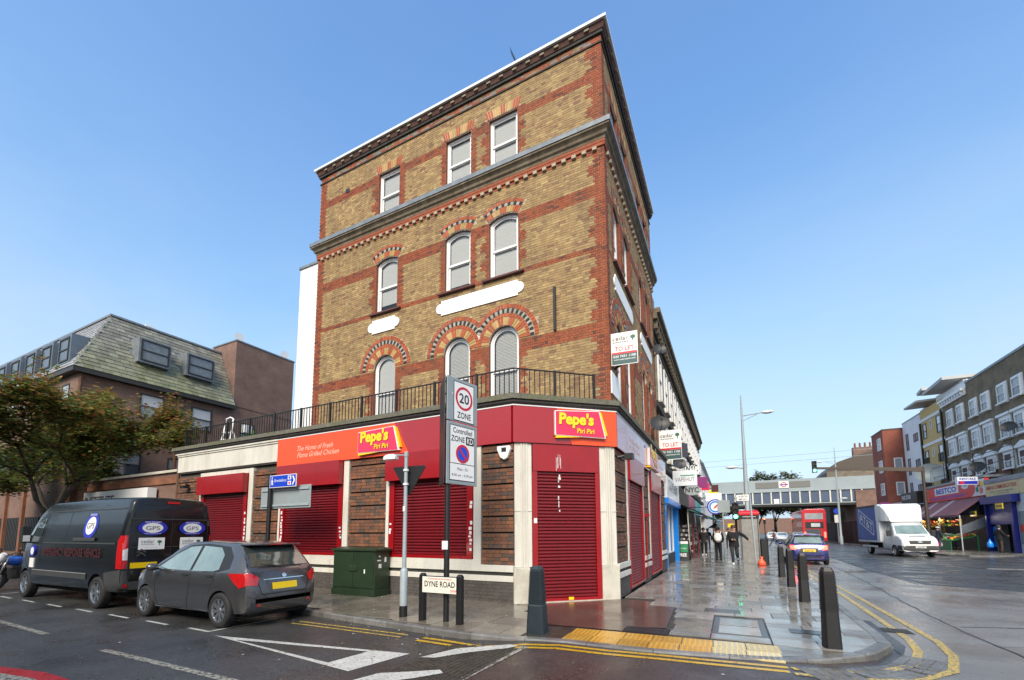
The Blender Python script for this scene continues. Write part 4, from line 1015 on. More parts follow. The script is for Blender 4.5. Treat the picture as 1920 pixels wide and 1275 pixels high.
# step ladder on the balcony
lad = thing('step_ladder', 'white folding step ladder behind the balcony railing at the left end', 'ladder', (-17.4, 9.8, 4.6), 0.3)
m = MB()
m.path([(-0.2, 0, 0), (-0.17, 0.2, 1.15), (-0.15, 0.24, 1.45), (0, 0.26, 1.52), (0.15, 0.24, 1.45), (0.17, 0.2, 1.15), (0.2, 0, 0)], 0.03); m.build('front_frame', M['white_paint'], lad, smooth=True)
m = MB(); m.path([(-0.2, 0.6, 0), (-0.16, 0.25, 0.95)], 0.025); m.path([(0.2, 0.6, 0), (0.16, 0.25, 0.95)], 0.025); m.build('rear_frame', M['white_paint'], lad, smooth=True)
for z in (0.3, 0.58, 0.86): m = MB(); m.box(-0.18, 0.18, 0.2 * z - 0.08, 0.2 * z + 0.12, z, z + 0.03); m.build('tread', M['white_paint'], lad)
# ================================================================== helpers for world-space parts under a thing
INV = {}
def put(o, root):
    """parent a world-space mesh to a thing (or to one of its parts)"""
    o.parent = root
    if root.type == 'EMPTY' and root.parent is None:
        if root.name not in INV: INV[root.name] = (Matrix.Translation(root.location) @ Matrix.Rotation(root.rotation_euler.z, 4, 'Z')).inverted()
        o.matrix_parent_inverse = INV[root.name]
    return o
def part(root, name, mb, mt, **k): return put(mb.build(name, M[mt] if isinstance(mt, str) else mt, **k), root)
def pbox(root, name, fr, a0, a1, d0, d1, z0, z1, mt, **k):
    m = MB(fr); m.box(a0, a1, d0, d1, z0, z1); return part(root, name, m, mt, **k)
M['pane'] = mat('dark_pane', (0.045, 0.055, 0.065), 0.06, var=0.3, vscale=0.8, spec=0.9)
M['pane_pale'] = mat('pale_pane', (0.3, 0.32, 0.34), 0.08, var=0.3, vscale=1.2, spec=0.8)
M['pane_white'] = mat('pane_with_blind', (0.55, 0.57, 0.6), 0.1, var=0.1, spec=0.8)
def win(root, fr, a, b, z0, z1, fw=0.06, frame='white_paint', pane='pane', d=0.0, bars=1, vbars=0, sill=None, proud=0.03, sub=True):
    """a far window: frame with meeting rail, panes, sill"""
    m = MB(fr)
    m.box(a, a + fw, d - 0.05, d + proud, z0, z1); m.box(b - fw, b, d - 0.05, d + proud, z0, z1); m.box(a + fw, b - fw, d - 0.05, d + proud, z0, z0 + fw); m.box(a + fw, b - fw, d - 0.05, d + proud, z1 - fw, z1)
    for k in range(bars):
        z = z0 + (z1 - z0) * (k + 1) / (bars + 1); m.box(a + fw, b - fw, d - 0.05, d + proud - 0.006, z - fw * 0.4, z + fw * 0.4)
    for k in range(vbars):
        u = a + (b - a) * (k + 1) / (vbars + 1); m.box(u - fw * 0.35, u + fw * 0.35, d - 0.05, d + proud - 0.009, z0 + fw, z1 - fw)
    w = part(root, 'window', m, frame, fix=False)
    for k in range(bars + 1):
        za = z0 + (z1 - z0) * k / (bars + 1) + fw * 0.4; zb = z0 + (z1 - z0) * (k + 1) / (bars + 1) - fw * 0.4
        dp = max(d - 0.02, 0.006); m = MB(fr); m.poly([(a + fw * .8, dp, za), (b - fw * .8, dp, za), (b - fw * .8, dp, zb), (a + fw * .8, dp, zb)])
        o = m.build('pane', M[pane if not isinstance(pane, (list, tuple)) else pane[k % len(pane)]], fix=False); o.parent = w
    if sill:
        m = MB(fr); m.box(a - 0.08, b + 0.08, d - 0.02, d + 0.14, z0 - 0.09, z0 - 0.004); o = m.build('sill', M[sill], fix=False); o.parent = w
    return w

# ================================================================== mansard office building
M['brown_brick'] = brickmat('brown_brick', (0.17, 0.098, 0.076), (0.215, 0.12, 0.094), (0.19, 0.155, 0.13), var=0.2)
M['orange_brick'] = brickmat('orange_brick', (0.26, 0.095, 0.045), (0.2, 0.075, 0.04), (0.16, 0.13, 0.1), var=0.25)
M['slate'] = mat('slate_tinted', (1, 1, 1), 0.45, var=0.25, vscale=6, tint=True, rvar=0.15, bump=0.2, bscale=30)
M['dorm_lead'] = mat('dormer_lead', (0.13, 0.165, 0.21), 0.4, 0.2, var=0.15)
M['black_frame'] = mat('dark_frame', (0.03, 0.028, 0.026), 0.5, var=0.1)
off = thing('mansard_building', 'brown brick office building with mossy slate mansard roof behind the tree', 'building', (-30, 12, 0))
OX, OY = -27.5, 8.7
F_OE = Fr((OX, 0), (0, 1), (1, 0)); F_OS = Fr((0, OY), (1, 0), (0, -1))
ZE, ZR, INS = 9.45, 13.15, 1.575
m = MB(); m.box(-46, OX, OY, 20, -0.1, 9.5); part(off, 'wall', m, 'brown_brick')
m = MB(); m.box(-30, OX + 0.03, 15.9, 19.95, 9.5, 13.75); tw = part(off, 'brick_tower', m, 'brown_brick')
m = MB(); m.box(-30.05, OX + 0.07, 15.85, 20.0, 13.75, 13.83); part(off, 'tower_coping', m, 'lead')
m = MB(); e = 0.3
m.ring([[(-46, OY - e, ZE), (OX + e, OY - e, ZE), (OX + e, 15.9, ZE), (-46, 15.9, ZE)], [(-46, OY + INS, ZR), (OX - INS, OY + INS, ZR), (OX - INS, 15.9, ZR), (-46, 15.9, ZR)]])
roof = part(off, 'mansard_roof', m, 'lead')
m = MB(); m.box(-46, OX + e + 0.02, OY - e - 0.02, 15.9, ZE - 0.22, ZE - 0.02); part(off, 'eaves_soffit', m, 'black_frame')
m = MB(); m.box(-46, OX - INS + 0.1, OY + INS - 0.1, 15.9, ZR, ZR + 0.1); part(off, 'roof_capping', m, 'lead')
rnd = random.Random(9)
def slate_col(y, z, east):
    if east:
        g = rnd.random(); moss = max(0, 1 - (z - ZE) / 2.2) * (0.5 + 0.5 * rnd.random())
        if 11 < y < 13.5 and z < 10.9: moss = min(1, moss + 0.3)
        b = (0.19 + 0.06 * g, 0.185 + 0.06 * g, 0.155 + 0.045 * g)
        c = (0.18, 0.2, 0.085)
        s = 0.75 + rnd.random() * 0.5
        return tuple((p * (1 - moss * 0.7) + q * moss * 0.7) * s for p, q in zip(b, c))
    s = 0.8 + rnd.random() * 0.4
    return (0.32 * s, 0.32 * s, 0.33 * s)
def slates(east):
    SL = math.hypot(INS + e, ZR - ZE); n = 17; rows = []
    for r in range(n):
        t0 = r / n; t1 = (r + 1.25) / n
        def P(s, t, lift):
            ins = -e + (INS + e) * t; z = ZE + (ZR - ZE) * t + lift * 0.43
            o = lift * 0.9
            return (OX - ins + o, s, z) if east else (s, OY + ins - o, z)
        lo, hi = (OY - e + (INS + e) * t0, 15.85) if east else (-44, OX + e - (INS + e) * t0)
        s = (lo if east else hi) - (0.18 if r % 2 else 0.0)
        while (s < hi) if east else (s > lo):
            a, b = (s, s + 0.36) if east else (s - 0.36, s)
            s = b if east else a
            a2, b2 = max(a, lo), min(b, hi)
            if b2 - a2 < 0.05: continue
            rows.append((P, a2 + 0.006, b2 - 0.006, t0, min(t1, 1.0), (a2 + b2) / 2, ZE + (ZR - ZE) * t0))
    return rows
def add_slate(mb, S_, east):
    P, a, b, t0, t1, sc, z = S_; k = rnd.random() * 0.012; mb.col = slate_col(sc, z, east)
    q = [P(a, t0, 0.035 + k), P(b, t0, 0.035 + k), P(b, t1, 0.012), P(a, t1, 0.012)]; w = [P(a, t0, 0.012), P(b, t0, 0.012)]
    i = [mb.p(*x) for x in q + w]
    mb.face((i[0], i[1], i[2], i[3])); mb.face((i[0], i[1], i[5], i[4])); mb.face((i[0], i[4], i[3])); mb.face((i[1], i[2], i[5]))
def in_dormer(S_, east):
    y, z = S_[5], S_[6]
    if east: return any(a < y < b and 10.55 < z < 11.95 for a, b in ((10.9, 12.4), (13.1, 14.75)))
    return any(a < y < a + 1.5 and 9.95 < z < 11.2 for a in DX)
DX = [-29.75 - 2.12 * k for k in range(7)]
E_ = [s for s in slates(True) if not in_dormer(s, True)]; S2 = [s for s in slates(False) if not in_dormer(s, False)]
rest = MB()
for k, s in enumerate(E_):
    if k < 300:
        mb = MB(); add_slate(mb, s, True); o = mb.build('slate', M['slate'], tint=True, fix=False); o.parent = roof
    else: add_slate(rest, s, True)
for s in S2: add_slate(rest, s, False)
o = rest.build('slates', M['slate'], tint=True, fix=False); o.parent = roof; stuff(o)
for a, b in ((11.0, 12.3), (13.25, 14.6)):                    # dormers on the side
    m = MB(F_OE); xf = 0.0
    m.prism([(-1.35, 10.62), (0.05, 10.62), (0.05, 11.95), (-1.35, 11.98)], a - 0.09, b + 0.09, 'u'); dm_ = part(off, 'dormer', m, 'lead')
    win(off, F_OE, a, b, 10.72, 11.87, 0.07, 'black_frame', ('pane_pale', 'pane_white'), d=0.06)
for a in DX:                                                 # dormers on the road front
    m = MB(F_OS); m.prism([(-1.6, 9.9), (0.12, 9.9), (0.12, 11.35), (-1.6, 11.4)], a, a + 1.42, 'u'); part(off, 'dormer', m, 'dorm_lead')
    win(off, F_OS, a + 0.17, a + 1.25, 10.0, 11.2, 0.07, 'black_frame', ('pane_white', 'pane_white'), d=0.13)
for a, z in ((13.6, 7.9), (11.15, 8.0), (16.4, 7.6)): win(off, F_OE, a, a + (1.1 if a < 16 else 0.9), z - 0.35, z + 0.95, 0.06, 'black_frame', ('pane_pale', 'pane_white'), d=0.02)
M['lime'] = mat('lime_panel', RGB(120, 190, 60), 0.5, var=0.1)
pbox(off, 'lime_door', F_OE, 16.75, 17.3, 0.02, 0.06, 6.2, 8.2, 'lime')
pbox(off, 'air_conditioner', F_OE, 16.5, 17.0, 0.05, 0.35, 7.9, 8.4, 'white_paint', bevel=0.02)
for k in range(9): win(off, F_OS, -29.2 - 1.75 * k, -28.35 - 1.75 * k, 7.75, 8.85, 0.06, 'black_frame', ('pane_white', 'pane_pale'), d=0.0)
for k in range(9): win(off, F_OS, -29.4 - 1.75 * k, -28.35 - 1.75 * k, 4.6, 6.0, 0.06, 'black_frame', ('pane', 'pane_pale'), d=0.0)
for y in (10.2, 12.6): win(off, F_OE, y, y + 1.2, 4.5, 5.7, 0.06, 'black_frame', ('pane', 'pane_pale'), d=0.02)
for k in range(5):
    for j in range(9): pbox(off, 'louvre', F_OS, -32.0 - 2.4 * k + 0.2 * j, -31.9 - 2.4 * k + 0.2 * j, 0.0, 0.05, 0.7, 2.4, 'black_frame', fix=False)
    pbox(off, 'pier', F_OS, -32.45 - 2.4 * k, -32.2 - 2.4 * k, 0.0, 0.12, -0.1, 4.0, 'orange_brick', fix=False)
m = MB(); m.tube((OX + 0.1, 8.75, 0), (OX + 0.1, 8.75, 9.2), 0.07); part(off, 'drainpipe', m, 'rust')
pbox(off, 'roof_vent', WORLD, -30, -29.6, 12, 12.5, 13.2, 13.6, 'white_paint'); pbox(off, 'roof_vent', WORLD, -28.6, -28.2, 16.6, 17.1, 13.83, 14.2, 'white_paint')
for y in (16.2, 19.4):
    m = MB(); m.lathe([(0.02, 0.0), (0.3, 0.12), (0.32, 0.14)], (-27.9, y, 14.15), 12, 'x'); m.tube((-27.9, y, 13.8), (-27.9, y, 14.15), 0.03); part(off, 'roof_dish', m, 'white_paint')
# low annexe with the board
anx = thing('annexe', 'low brown and orange brick annexe beside the shuttered shop, partly hidden by van', 'building', (-22.8, 11, 0))
m = MB(); m.box(-27.35, -18.42, 9.4, 13.5, -0.1, 4.0); part(anx, 'wall', m, 'brown_brick')
pbox(anx, 'orange_course', WORLD, -27.3, -18.4, 9.33, 9.39, 3.55, 3.85, 'orange_brick')
pbox(anx, 'orange_course', WORLD, -27.3, -18.4, 9.32, 9.39, 2.0, 2.45, 'orange_brick')
pbox(anx, 'coping', WORLD, -27.4, -18.35, 9.3, 9.6, 4.0, 4.1, 'stone')
m = MB(); m.tube((-18.75, 9.25, 0), (-18.75, 9.25, 3.9), 0.07); part(anx, 'drainpipe', m, 'rust')
m = MB(); m.tube((OX + 0.1, 12.9, 0), (OX + 0.1, 12.9, 9.3), 0.08); part(off, 'drainpipe', m, 'rust')
sb = thing('institute_sign', 'white board lettered INSTITUTE above the van and behind the tree', 'sign', (-23.4, 9.0, 2.62))
m = MB(); m.box(-26.6, -20.95, 9.0, 9.31, 2.62, 3.42); part(sb, 'board', m, 'sign_white')
F9 = Fr((0, 9.0), (1, 0), (0, -1)); put(text('lettering', 'INSTITUTE', M['sign_black'], F9, -26.45, 2.85, 0.005, height=0.36, width=2.75, bold=0.02), sb)

# white rendered building behind
wht = thing('white_building', 'plain white rendered building rising behind the left edge of the corner building', 'building', (-16.5, 17, 0))
M['render'] = mat('white_render', (0.74, 0.76, 0.78), 0.85, var=0.06, vscale=0.8)
m = MB(); m.box(-19.1, -13.96, 14.0, 24, 0, 15.0); part(wht, 'wall', m, 'render')
pbox(wht, 'parapet', WORLD, -19.16, -13.97, 13.94, 24.05, 15.0, 15.12, 'lead')
FW = Fr((0, 14.0), (1, 0), (0, -1))
for a, z0, z1 in ((-14.75, 11.5, 13.3), (-15.2, 8.3, 10.2)): win(wht, FW, a, a + 0.75, z0, z1, 0.05, 'black_frame', 'pane_pale', sill='black_frame')

# ================================================================== trees
M['bark'] = mat('bark', (0.055, 0.045, 0.036), 0.9, var=0.4, vscale=8, bump=0.6, bscale=30)
M['leaf'] = mat('leaf_tinted', (1, 1, 1), 0.5, var=0.25, vscale=1.5, tint=True, spec=0.3)
_n = M['leaf'].node_tree; _b = _n.nodes['Principled BSDF']; _t = _n.nodes.new('ShaderNodeBsdfTranslucent'); _x = _n.nodes.new('ShaderNodeMixShader'); _x.inputs[0].default_value = 0.4
_n.links.new(_b.inputs['Base Color'].links[0].from_socket, _t.inputs['Color']); _n.links.new(_b.outputs[0], _x.inputs[1]); _n.links.new(_t.outputs[0], _x.inputs[2]); _n.links.new(_x.outputs[0], _n.nodes['Material Output'].inputs['Surface'])
def leaf_tree(name, label, loc, H, R, seed, col, leaves=14000, trunk=2.2, tr=0.2, size=0.16, flat=0.62, group=None, tips=None, spread=0.75, depth=5):
    rnd = random.Random(seed)
    root = thing(name, label, 'tree', loc, 0, group)
    br = MB(); ends = []
    def grow(p, d, L, r, lev):
        n = 4; pts = [p]; rr = [r]
        for k in range(n):
            d = (d + Vector((rnd.gauss(0, 0.12), rnd.gauss(0, 0.12), rnd.gauss(0.03, 0.08)))).normalized()
            p = p + d * (L / n); pts.append(p); rr.append(r * (1 - 0.35 * (k + 1) / n))
            if lev >= 2: ends.append((p, d, lev))
        br.path(pts, rr, 6 if lev < 2 else 4)
        if lev >= depth: ends.append((p, d, lev)); return
        for k in range(3 if lev < 3 else 2):
            a = rnd.random() * 2 * pi; t = spread * (0.6 + 0.6 * rnd.random()); e1 = d.orthogonal().normalized(); e2 = d.cross(e1)
            nd = (d * cos(t) + (e1 * cos(a) + e2 * sin(a)) * sin(t)); nd.z = nd.z * 0.8 + 0.12
            grow(p, nd.normalized(), L * (0.72 + 0.15 * rnd.random()), r * 0.6, lev + 1)
    base = Vector((0, 0, -0.05)); br.path([base, Vector((0.05, 0, trunk * 0.5)), Vector((0, 0.03, trunk))], [tr * 1.25, tr, tr * 0.95], 10)
    for k in range(4):
        a = k * pi / 2 + rnd.random() * 0.8; t = 0.45 + 0.35 * rnd.random()
        grow(Vector((0, 0.03, trunk - 0.1)), Vector((cos(a) * sin(t), sin(a) * sin(t), cos(t))).normalized(), (H - trunk) * 0.42, tr * 0.6, 1)
    # scale the crown to the wanted spread
    mx = max(max(abs(p.x), abs(p.y)) for p, _, _ in ends); mz = max(p.z for p, _, _ in ends)
    sx = R / mx; sz = (H - trunk) / (mz - trunk)
    fz = lambda z: z if z < trunk else trunk + (z - trunk) * sz
    fx = lambda v, z: v if z < trunk * 0.9 else v * (1 + (sx - 1) * min(1, (z - trunk * 0.9) / (0.4 * trunk)))
    br.v = [(fx(x, z), fx(y, z), fz(z)) for x, y, z in br.v]
    ends = [(Vector((p.x * sx, p.y * sx, fz(p.z))), d, l) for p, d, l in ends]
    br.build('trunk', M['bark'], root, smooth=True)
    lf = MB(); per = max(1, leaves // len(ends))
    for p, d, lev in ends:
        shade = 0.75 + 0.5 * rnd.random(); shoot = 0.5 if rnd.random() < 0.3 else 0.0; sl = 0.5 + rnd.random() * 0.9; sd = (d + Vector((rnd.gauss(0, .2), rnd.gauss(0, .2), 0.9))).normalized()
        for k in range(per):
            q = p + Vector((rnd.gauss(0, 0.27), rnd.gauss(0, 0.27), rnd.gauss(0.0, 0.17))) * (1.0 if tips else 1.8)
            if tips and k < per * shoot: q = p + sd * (rnd.random() * sl) + Vector((rnd.gauss(0, 0.1), rnd.gauss(0, 0.1), 0))
            h = (q.z - trunk) / (H - trunk)
            c = col(h, rnd); s = shade * (0.75 + 0.5 * rnd.random()); lf.col = tuple(v * s for v in c)
            a = rnd.random() * 2 * pi; tl = rnd.gauss(0, 0.4); e1 = Vector((cos(a), sin(a), sin(tl) * 0.7)).normalized(); e2 = e1.cross(Vector((rnd.gauss(0, .4), rnd.gauss(0, .4), 1))).normalized()
            w = size * (0.6 + 0.7 * rnd.random())
            lf.poly([tuple(q - e1 * w * 0.5), tuple(q + e2 * w * 0.33), tuple(q + e1 * w * 0.55), tuple(q - e2 * w * 0.33)])
    lf.build('crown', M['leaf'], root, tint=True, fix=False)
    return root
def autumn(h, r):
    t = r.random()
    if t < 0.14 + 0.8 * max(0, h - 0.4): return r.choice([(0.36, 0.16, 0.06), (0.32, 0.19, 0.06), (0.28, 0.22, 0.06)])
    return r.choice([(0.13, 0.185, 0.045), (0.16, 0.22, 0.055), (0.19, 0.24, 0.06), (0.1, 0.14, 0.04)])
leaf_tree('street_tree', 'spreading street tree turning autumn red at its tips, behind the black van', (-24.9, 7.4, 0), 7.6, 5.5, 4, autumn, 62000, 2.2, 0.2, 0.17, tips=True)
# ================================================================== vehicles
M['tyre'] = mat('tyre', (0.018, 0.018, 0.019), 0.75, var=0.25, vscale=12)
M['rim'] = mat('alloy_rim', (0.5, 0.51, 0.53), 0.25, 0.9, var=0.1)
M['rim_dark'] = mat('rim_dark', (0.05, 0.05, 0.055), 0.4, 0.5, var=0.1)
M['car_grey'] = mat('metallic_grey_paint', (0.09, 0.088, 0.095), 0.25, 0.6, var=0.1, vscale=2, coat=1.0, dirt=(0.06, 0.055, 0.05), dscale=1.5, damt=0.25)
M['car_blue'] = mat('dark_blue_paint', RGB(38, 42, 112), 0.3, 0.3, var=0.08, coat=1.0)
M['van_black'] = mat('black_van_paint', (0.005, 0.005, 0.006), 0.25, 0.0, var=0.2, vscale=1.5, spec=0.35, coat=0.35, dirt=(0.02, 0.018, 0.015), dscale=1.2, damt=0.4)
M['van_plastic'] = mat('grey_plastic', (0.045, 0.046, 0.048), 0.55, var=0.15)
M['car_white'] = mat('white_van_paint', (0.72, 0.73, 0.74), 0.3, var=0.04, coat=0.6)
M['trim'] = mat('black_trim', (0.015, 0.015, 0.016), 0.5, var=0.1)
M['well'] = mat('wheel_well', (0.008, 0.008, 0.008), 0.9, var=0)
M['car_glass'] = mat('car_glass', (0.035, 0.05, 0.05), 0.04, var=0.4, vscale=1.2, spec=1.0, coat=0.6)
M['car_glass_teal'] = mat('car_glass_teal', (0.17, 0.235, 0.23), 0.05, var=0.35, vscale=1.6, spec=1.0, coat=0.5)
M['tail_red'] = mat('tail_red', (0.45, 0.008, 0.01), 0.12, var=0.15, vscale=12, coat=1.0)
M['tail_clear'] = mat('lamp_clear', (0.62, 0.62, 0.63), 0.15, var=0.2, vscale=14, coat=1.0)
M['tail_lit'] = mat('tail_lit', (0.6, 0.02, 0.02), 0.2, var=0, emit=(1, 0.05, 0.03), estr=2.0)
M['plate_yellow'] = mat('plate_yellow', RGB(232, 196, 10), 0.4, var=0.03)
M['plate_white'] = mat('plate_white', (0.7, 0.7, 0.68), 0.4, var=0.03)
M['chrome'] = mat('chrome', (0.75, 0.75, 0.76), 0.12, 1.0, var=0)
M['gps_blue'] = mat('sticker_blue', RGB(34, 44, 170), 0.4, var=0.03)
M['dull_red'] = mat('dull_red_lettering', RGB(66, 18, 18), 0.5, var=0.1)

def interp(tab, x):
    if x <= tab[0][0]: return tab[0][1]
    for (a, p), (b, q) in zip(tab, tab[1:]):
        if x <= b:
            t = (x - a) / (b - a); t = t * t * (3 - 2 * t) * 0.35 + t * 0.65
            return p + (q - p) * t
    return tab[-1][1]
def loft_body(name, top, wid, bot, belt, taper, mats, root, step=0.06, wells=(), well_r=0.35, round_=0.06, extra=None, roofw=None, sub=False):
    """body lofted from side silhouette top(x)/bot(x), plan half-width wid(x) and tumblehome above the belt; wheel arches cut out"""
    x0, x1 = top[0][0], top[-1][0]; xs = []
    n = int((x1 - x0) / step)
    xs = [x0 + (x1 - x0) * k / n for k in range(n + 1)]
    xs = sorted(set(xs + [q[0] for q in top] + [q[0] for q in wid]))
    xs = [x for i, x in enumerate(xs) if i == 0 or x - xs[i - 1] > 0.004]
    rings = []
    for x in xs:
        zt = interp(top, x); w = interp(wid, x); zb = interp(bot, x); zl = min(belt, zt - round_ * 1.2)
        wr = w * 0.96 - max(0, zt - belt) * taper
        ws = w * 0.965
        half = [(0, zb), (w * 0.8, zb), (w * 0.955, zb + 0.05), (w * 0.99, zb + 0.16), (w, zb + (zl - zb) * 0.45), (w * 0.99, zb + (zl - zb) * 0.72), (ws, zl)]
        hz = zt - round_
        if hz > zl:
            half += [(ws + (wr - ws) * 0.33, zl + (hz - zl) * 0.33), (ws + (wr - ws) * 0.67, zl + (hz - zl) * 0.67), (wr, hz)]
        else: half += [(ws, zl), (ws, zl), (wr, hz)]
        half += [(wr - round_ * 0.35, zt - round_ * 0.4), (wr - round_ * 1.2, zt - round_ * 0.08), (wr * 0.5, zt + 0.012), (0, zt + 0.018)]
        rings.append([(x, y, z) for y, z in half] + [(x, -y, z) for y, z in half[-2:0:-1]])
    mb = MB(); mb.ring(rings)
    ob = mb.build(name, mats, root, smooth=True)
    bm = bmesh.new(); bm.from_mesh(ob.data); bmesh.ops.remove_doubles(bm, verts=bm.verts, dist=0.0005); bmesh.ops.recalc_face_normals(bm, faces=bm.faces); bm.to_mesh(ob.data); bm.free()
    if wells:
        cut = MB()
        for (xw, zw) in wells:
            for s in (-1, 1):
                y0 = interp(wid, xw)
                cut.lathe([(well_r, s * (y0 - 0.26)), (well_r, s * (y0 + 0.2))], (xw, 0, zw), 28, 'y')
        co = cut.build('cut', [mats[0] if isinstance(mats, (list, tuple)) else mats, M['well']], root)
        for p in co.data.polygons: p.material_index = 1
        ob.data.materials.append(M['well']) if len(ob.data.materials) < 2 else None
        md = ob.modifiers.new('bool', 'BOOLEAN'); md.object = co; md.operation = 'DIFFERENCE'; md.solver = 'EXACT'
        try: md.material_mode = 'TRANSFER'
        except Exception: pass
        dg = bpy.context.evaluated_depsgraph_get(); me = bpy.data.meshes.new_from_object(ob.evaluated_get(dg))
        old = ob.data; ob.modifiers.clear(); ob.data = me; bpy.data.meshes.remove(old); bpy.data.objects.remove(co)
        me.polygons.foreach_set('use_smooth', [True] * len(me.polygons)); me.set_sharp_from_angle(angle=radians(38))
    bm = bmesh.new(); bm.from_mesh(ob.data); bvh = BVHTree.FromBMesh(bm); bm.free()
    return ob, bvh
DIRS = {'+y': Vector((0, -1, 0)), '-y': Vector((0, 1, 0)), '-x': Vector((1, 0, 0)), '+x': Vector((-1, 0, 0)), '+z': Vector((0, 0, -1))}
def to3(view, a, b):
    if view[1] == 'y': return Vector((a, 9.0 if view[0] == '+' else -9.0, b))
    if view[1] == 'x': return Vector((9.0 if view[0] == '+' else -9.0, a, b))
    return Vector((a, b, 9.0))
def cast(bvh, view, a, b, off):
    o = to3(view, a, b); d = DIRS[view]
    loc, n, i, dist = bvh.ray_cast(o, d)
    if loc is None:
        loc, n, i, dist = bvh.find_nearest(o + d * (9.0 - 0.7)); 
    if n.dot(d) > 0: n = -n
    return loc + n * off
def panel_on(root, name, bvh, view, poly, mt, off=0.006, cuts=3, edge=True, parent=None):
    """a panel cut to an outline and laid on the body"""
    bm = bmesh.new(); vs = [bm.verts.new((a, b, 0)) for a, b in poly]; bm.faces.new(vs)
    bmesh.ops.triangulate(bm, faces=bm.faces)
    bmesh.ops.subdivide_edges(bm, edges=bm.edges, cuts=cuts, use_grid_fill=True)
    bmesh.ops.triangulate(bm, faces=bm.faces)
    if edge:
        for v in bm.verts: pass
    for v in bm.verts: v.co = cast(bvh, view, v.co.x, v.co.y, off)
    me = bpy.data.meshes.new(name); bm.to_mesh(me); bm.free(); me.materials.append(M[mt])
    me.polygons.foreach_set('use_smooth', [True] * len(me.polygons))
    o = mk(name, me, parent or root); return o
def seam_on(root, name, bvh, view, pts, w=0.012, mt='trim', off=0.003, n=8, parent=None):
    P = []
    for (a, b) in zip(pts, pts[1:]):
        for k in range(n): t = k / n; P.append((a[0] + (b[0] - a[0]) * t, a[1] + (b[1] - a[1]) * t))
    P.append(pts[-1]); A = offset_path(P, w / 2); Bp = offset_path(P, -w / 2)
    mb = MB(); ia = [mb.p(*cast(bvh, view, a, b, off)) for a, b in A]; ib = [mb.p(*cast(bvh, view, a, b, off)) for a, b in Bp]
    for k in range(len(P) - 1): mb.face((ia[k], ia[k + 1], ib[k + 1], ib[k]))
    return mb.build(name, M[mt], parent or root, fix=False)
def wheel_mesh(r, w, spokes, rimmat, kind='alloy'):
    t = MB(); hw = w / 2
    t.lathe([(r * 0.62, -hw * 0.9), (r * 0.9, -hw), (r * 0.985, -hw * 0.8), (r, -hw * 0.4), (r, hw * 0.4), (r * 0.985, hw * 0.8), (r * 0.9, hw), (r * 0.68, hw * 0.95), (r * 0.62, hw * 0.8), (r * 0.62, 0)], (0, 0, 0), 32, 'y', cap=False)
    rm = MB(); rm.lathe([(r * 0.66, hw * 0.85), (r * 0.67, hw * 0.97), (r * 0.63, hw * 0.95), (r * 0.6, hw * 0.5), (r * 0.6, hw * 0.3)], (0, 0, 0), 32, 'y', cap=False)
    rm.lathe([(0.001, hw * 0.8), (r * 0.13, hw * 0.8), (r * 0.15, hw * 0.55)], (0, 0, 0), 16, 'y')
    for k in range(spokes):
        a = 2 * pi * k / spokes
        for da in ((-0.09, 0.09) if kind == 'alloy' else (0,)):
            ww = 0.055 if kind == 'alloy' else 0.11
            c, s = cos(a + da * 0.6), sin(a + da * 0.6); c2, s2 = cos(a + da * 1.4), sin(a + da * 1.4)
            p0 = Vector((c * r * 0.1, hw * 0.72, s * r * 0.1)); p1 = Vector((c2 * r * 0.64, hw * 0.82, s2 * r * 0.64)); t_ = Vector((-s, 0, c)) * (r * ww)
            i = [rm.p(*q) for q in (p0 - t_, p0 + t_, p1 + t_, p1 - t_, p0 - t_ - Vector((0, hw * .35, 0)), p0 + t_ - Vector((0, hw * .35, 0)), p1 + t_ - Vector((0, hw * .35, 0)), p1 - t_ - Vector((0, hw * .35, 0)))]
            for q in ((0, 1, 2, 3), (0, 4, 5, 1), (2, 6, 7, 3), (0, 3, 7, 4), (1, 5, 6, 2)): rm.face([i[e] for e in q])
    bk = MB(); bk.lathe([(0.001, hw * 0.2), (r * 0.62, hw * 0.25)], (0, 0, 0), 20, 'y')
    return t.mesh('tyre', M['tyre'], smooth=True), rm.mesh('rim', M[rimmat]), bk.mesh('brake', M['rim_dark'])
def add_wheels(root, meshes, spots, rot=0.0):
    for x, y, z in spots:
        o = mk('wheel', meshes[0], root, (x, y, z)); o.rotation_euler = (0, rot, 0 if y > 0 else pi)
        mk('rim', meshes[1], o); mk('hub_back', meshes[2], o)

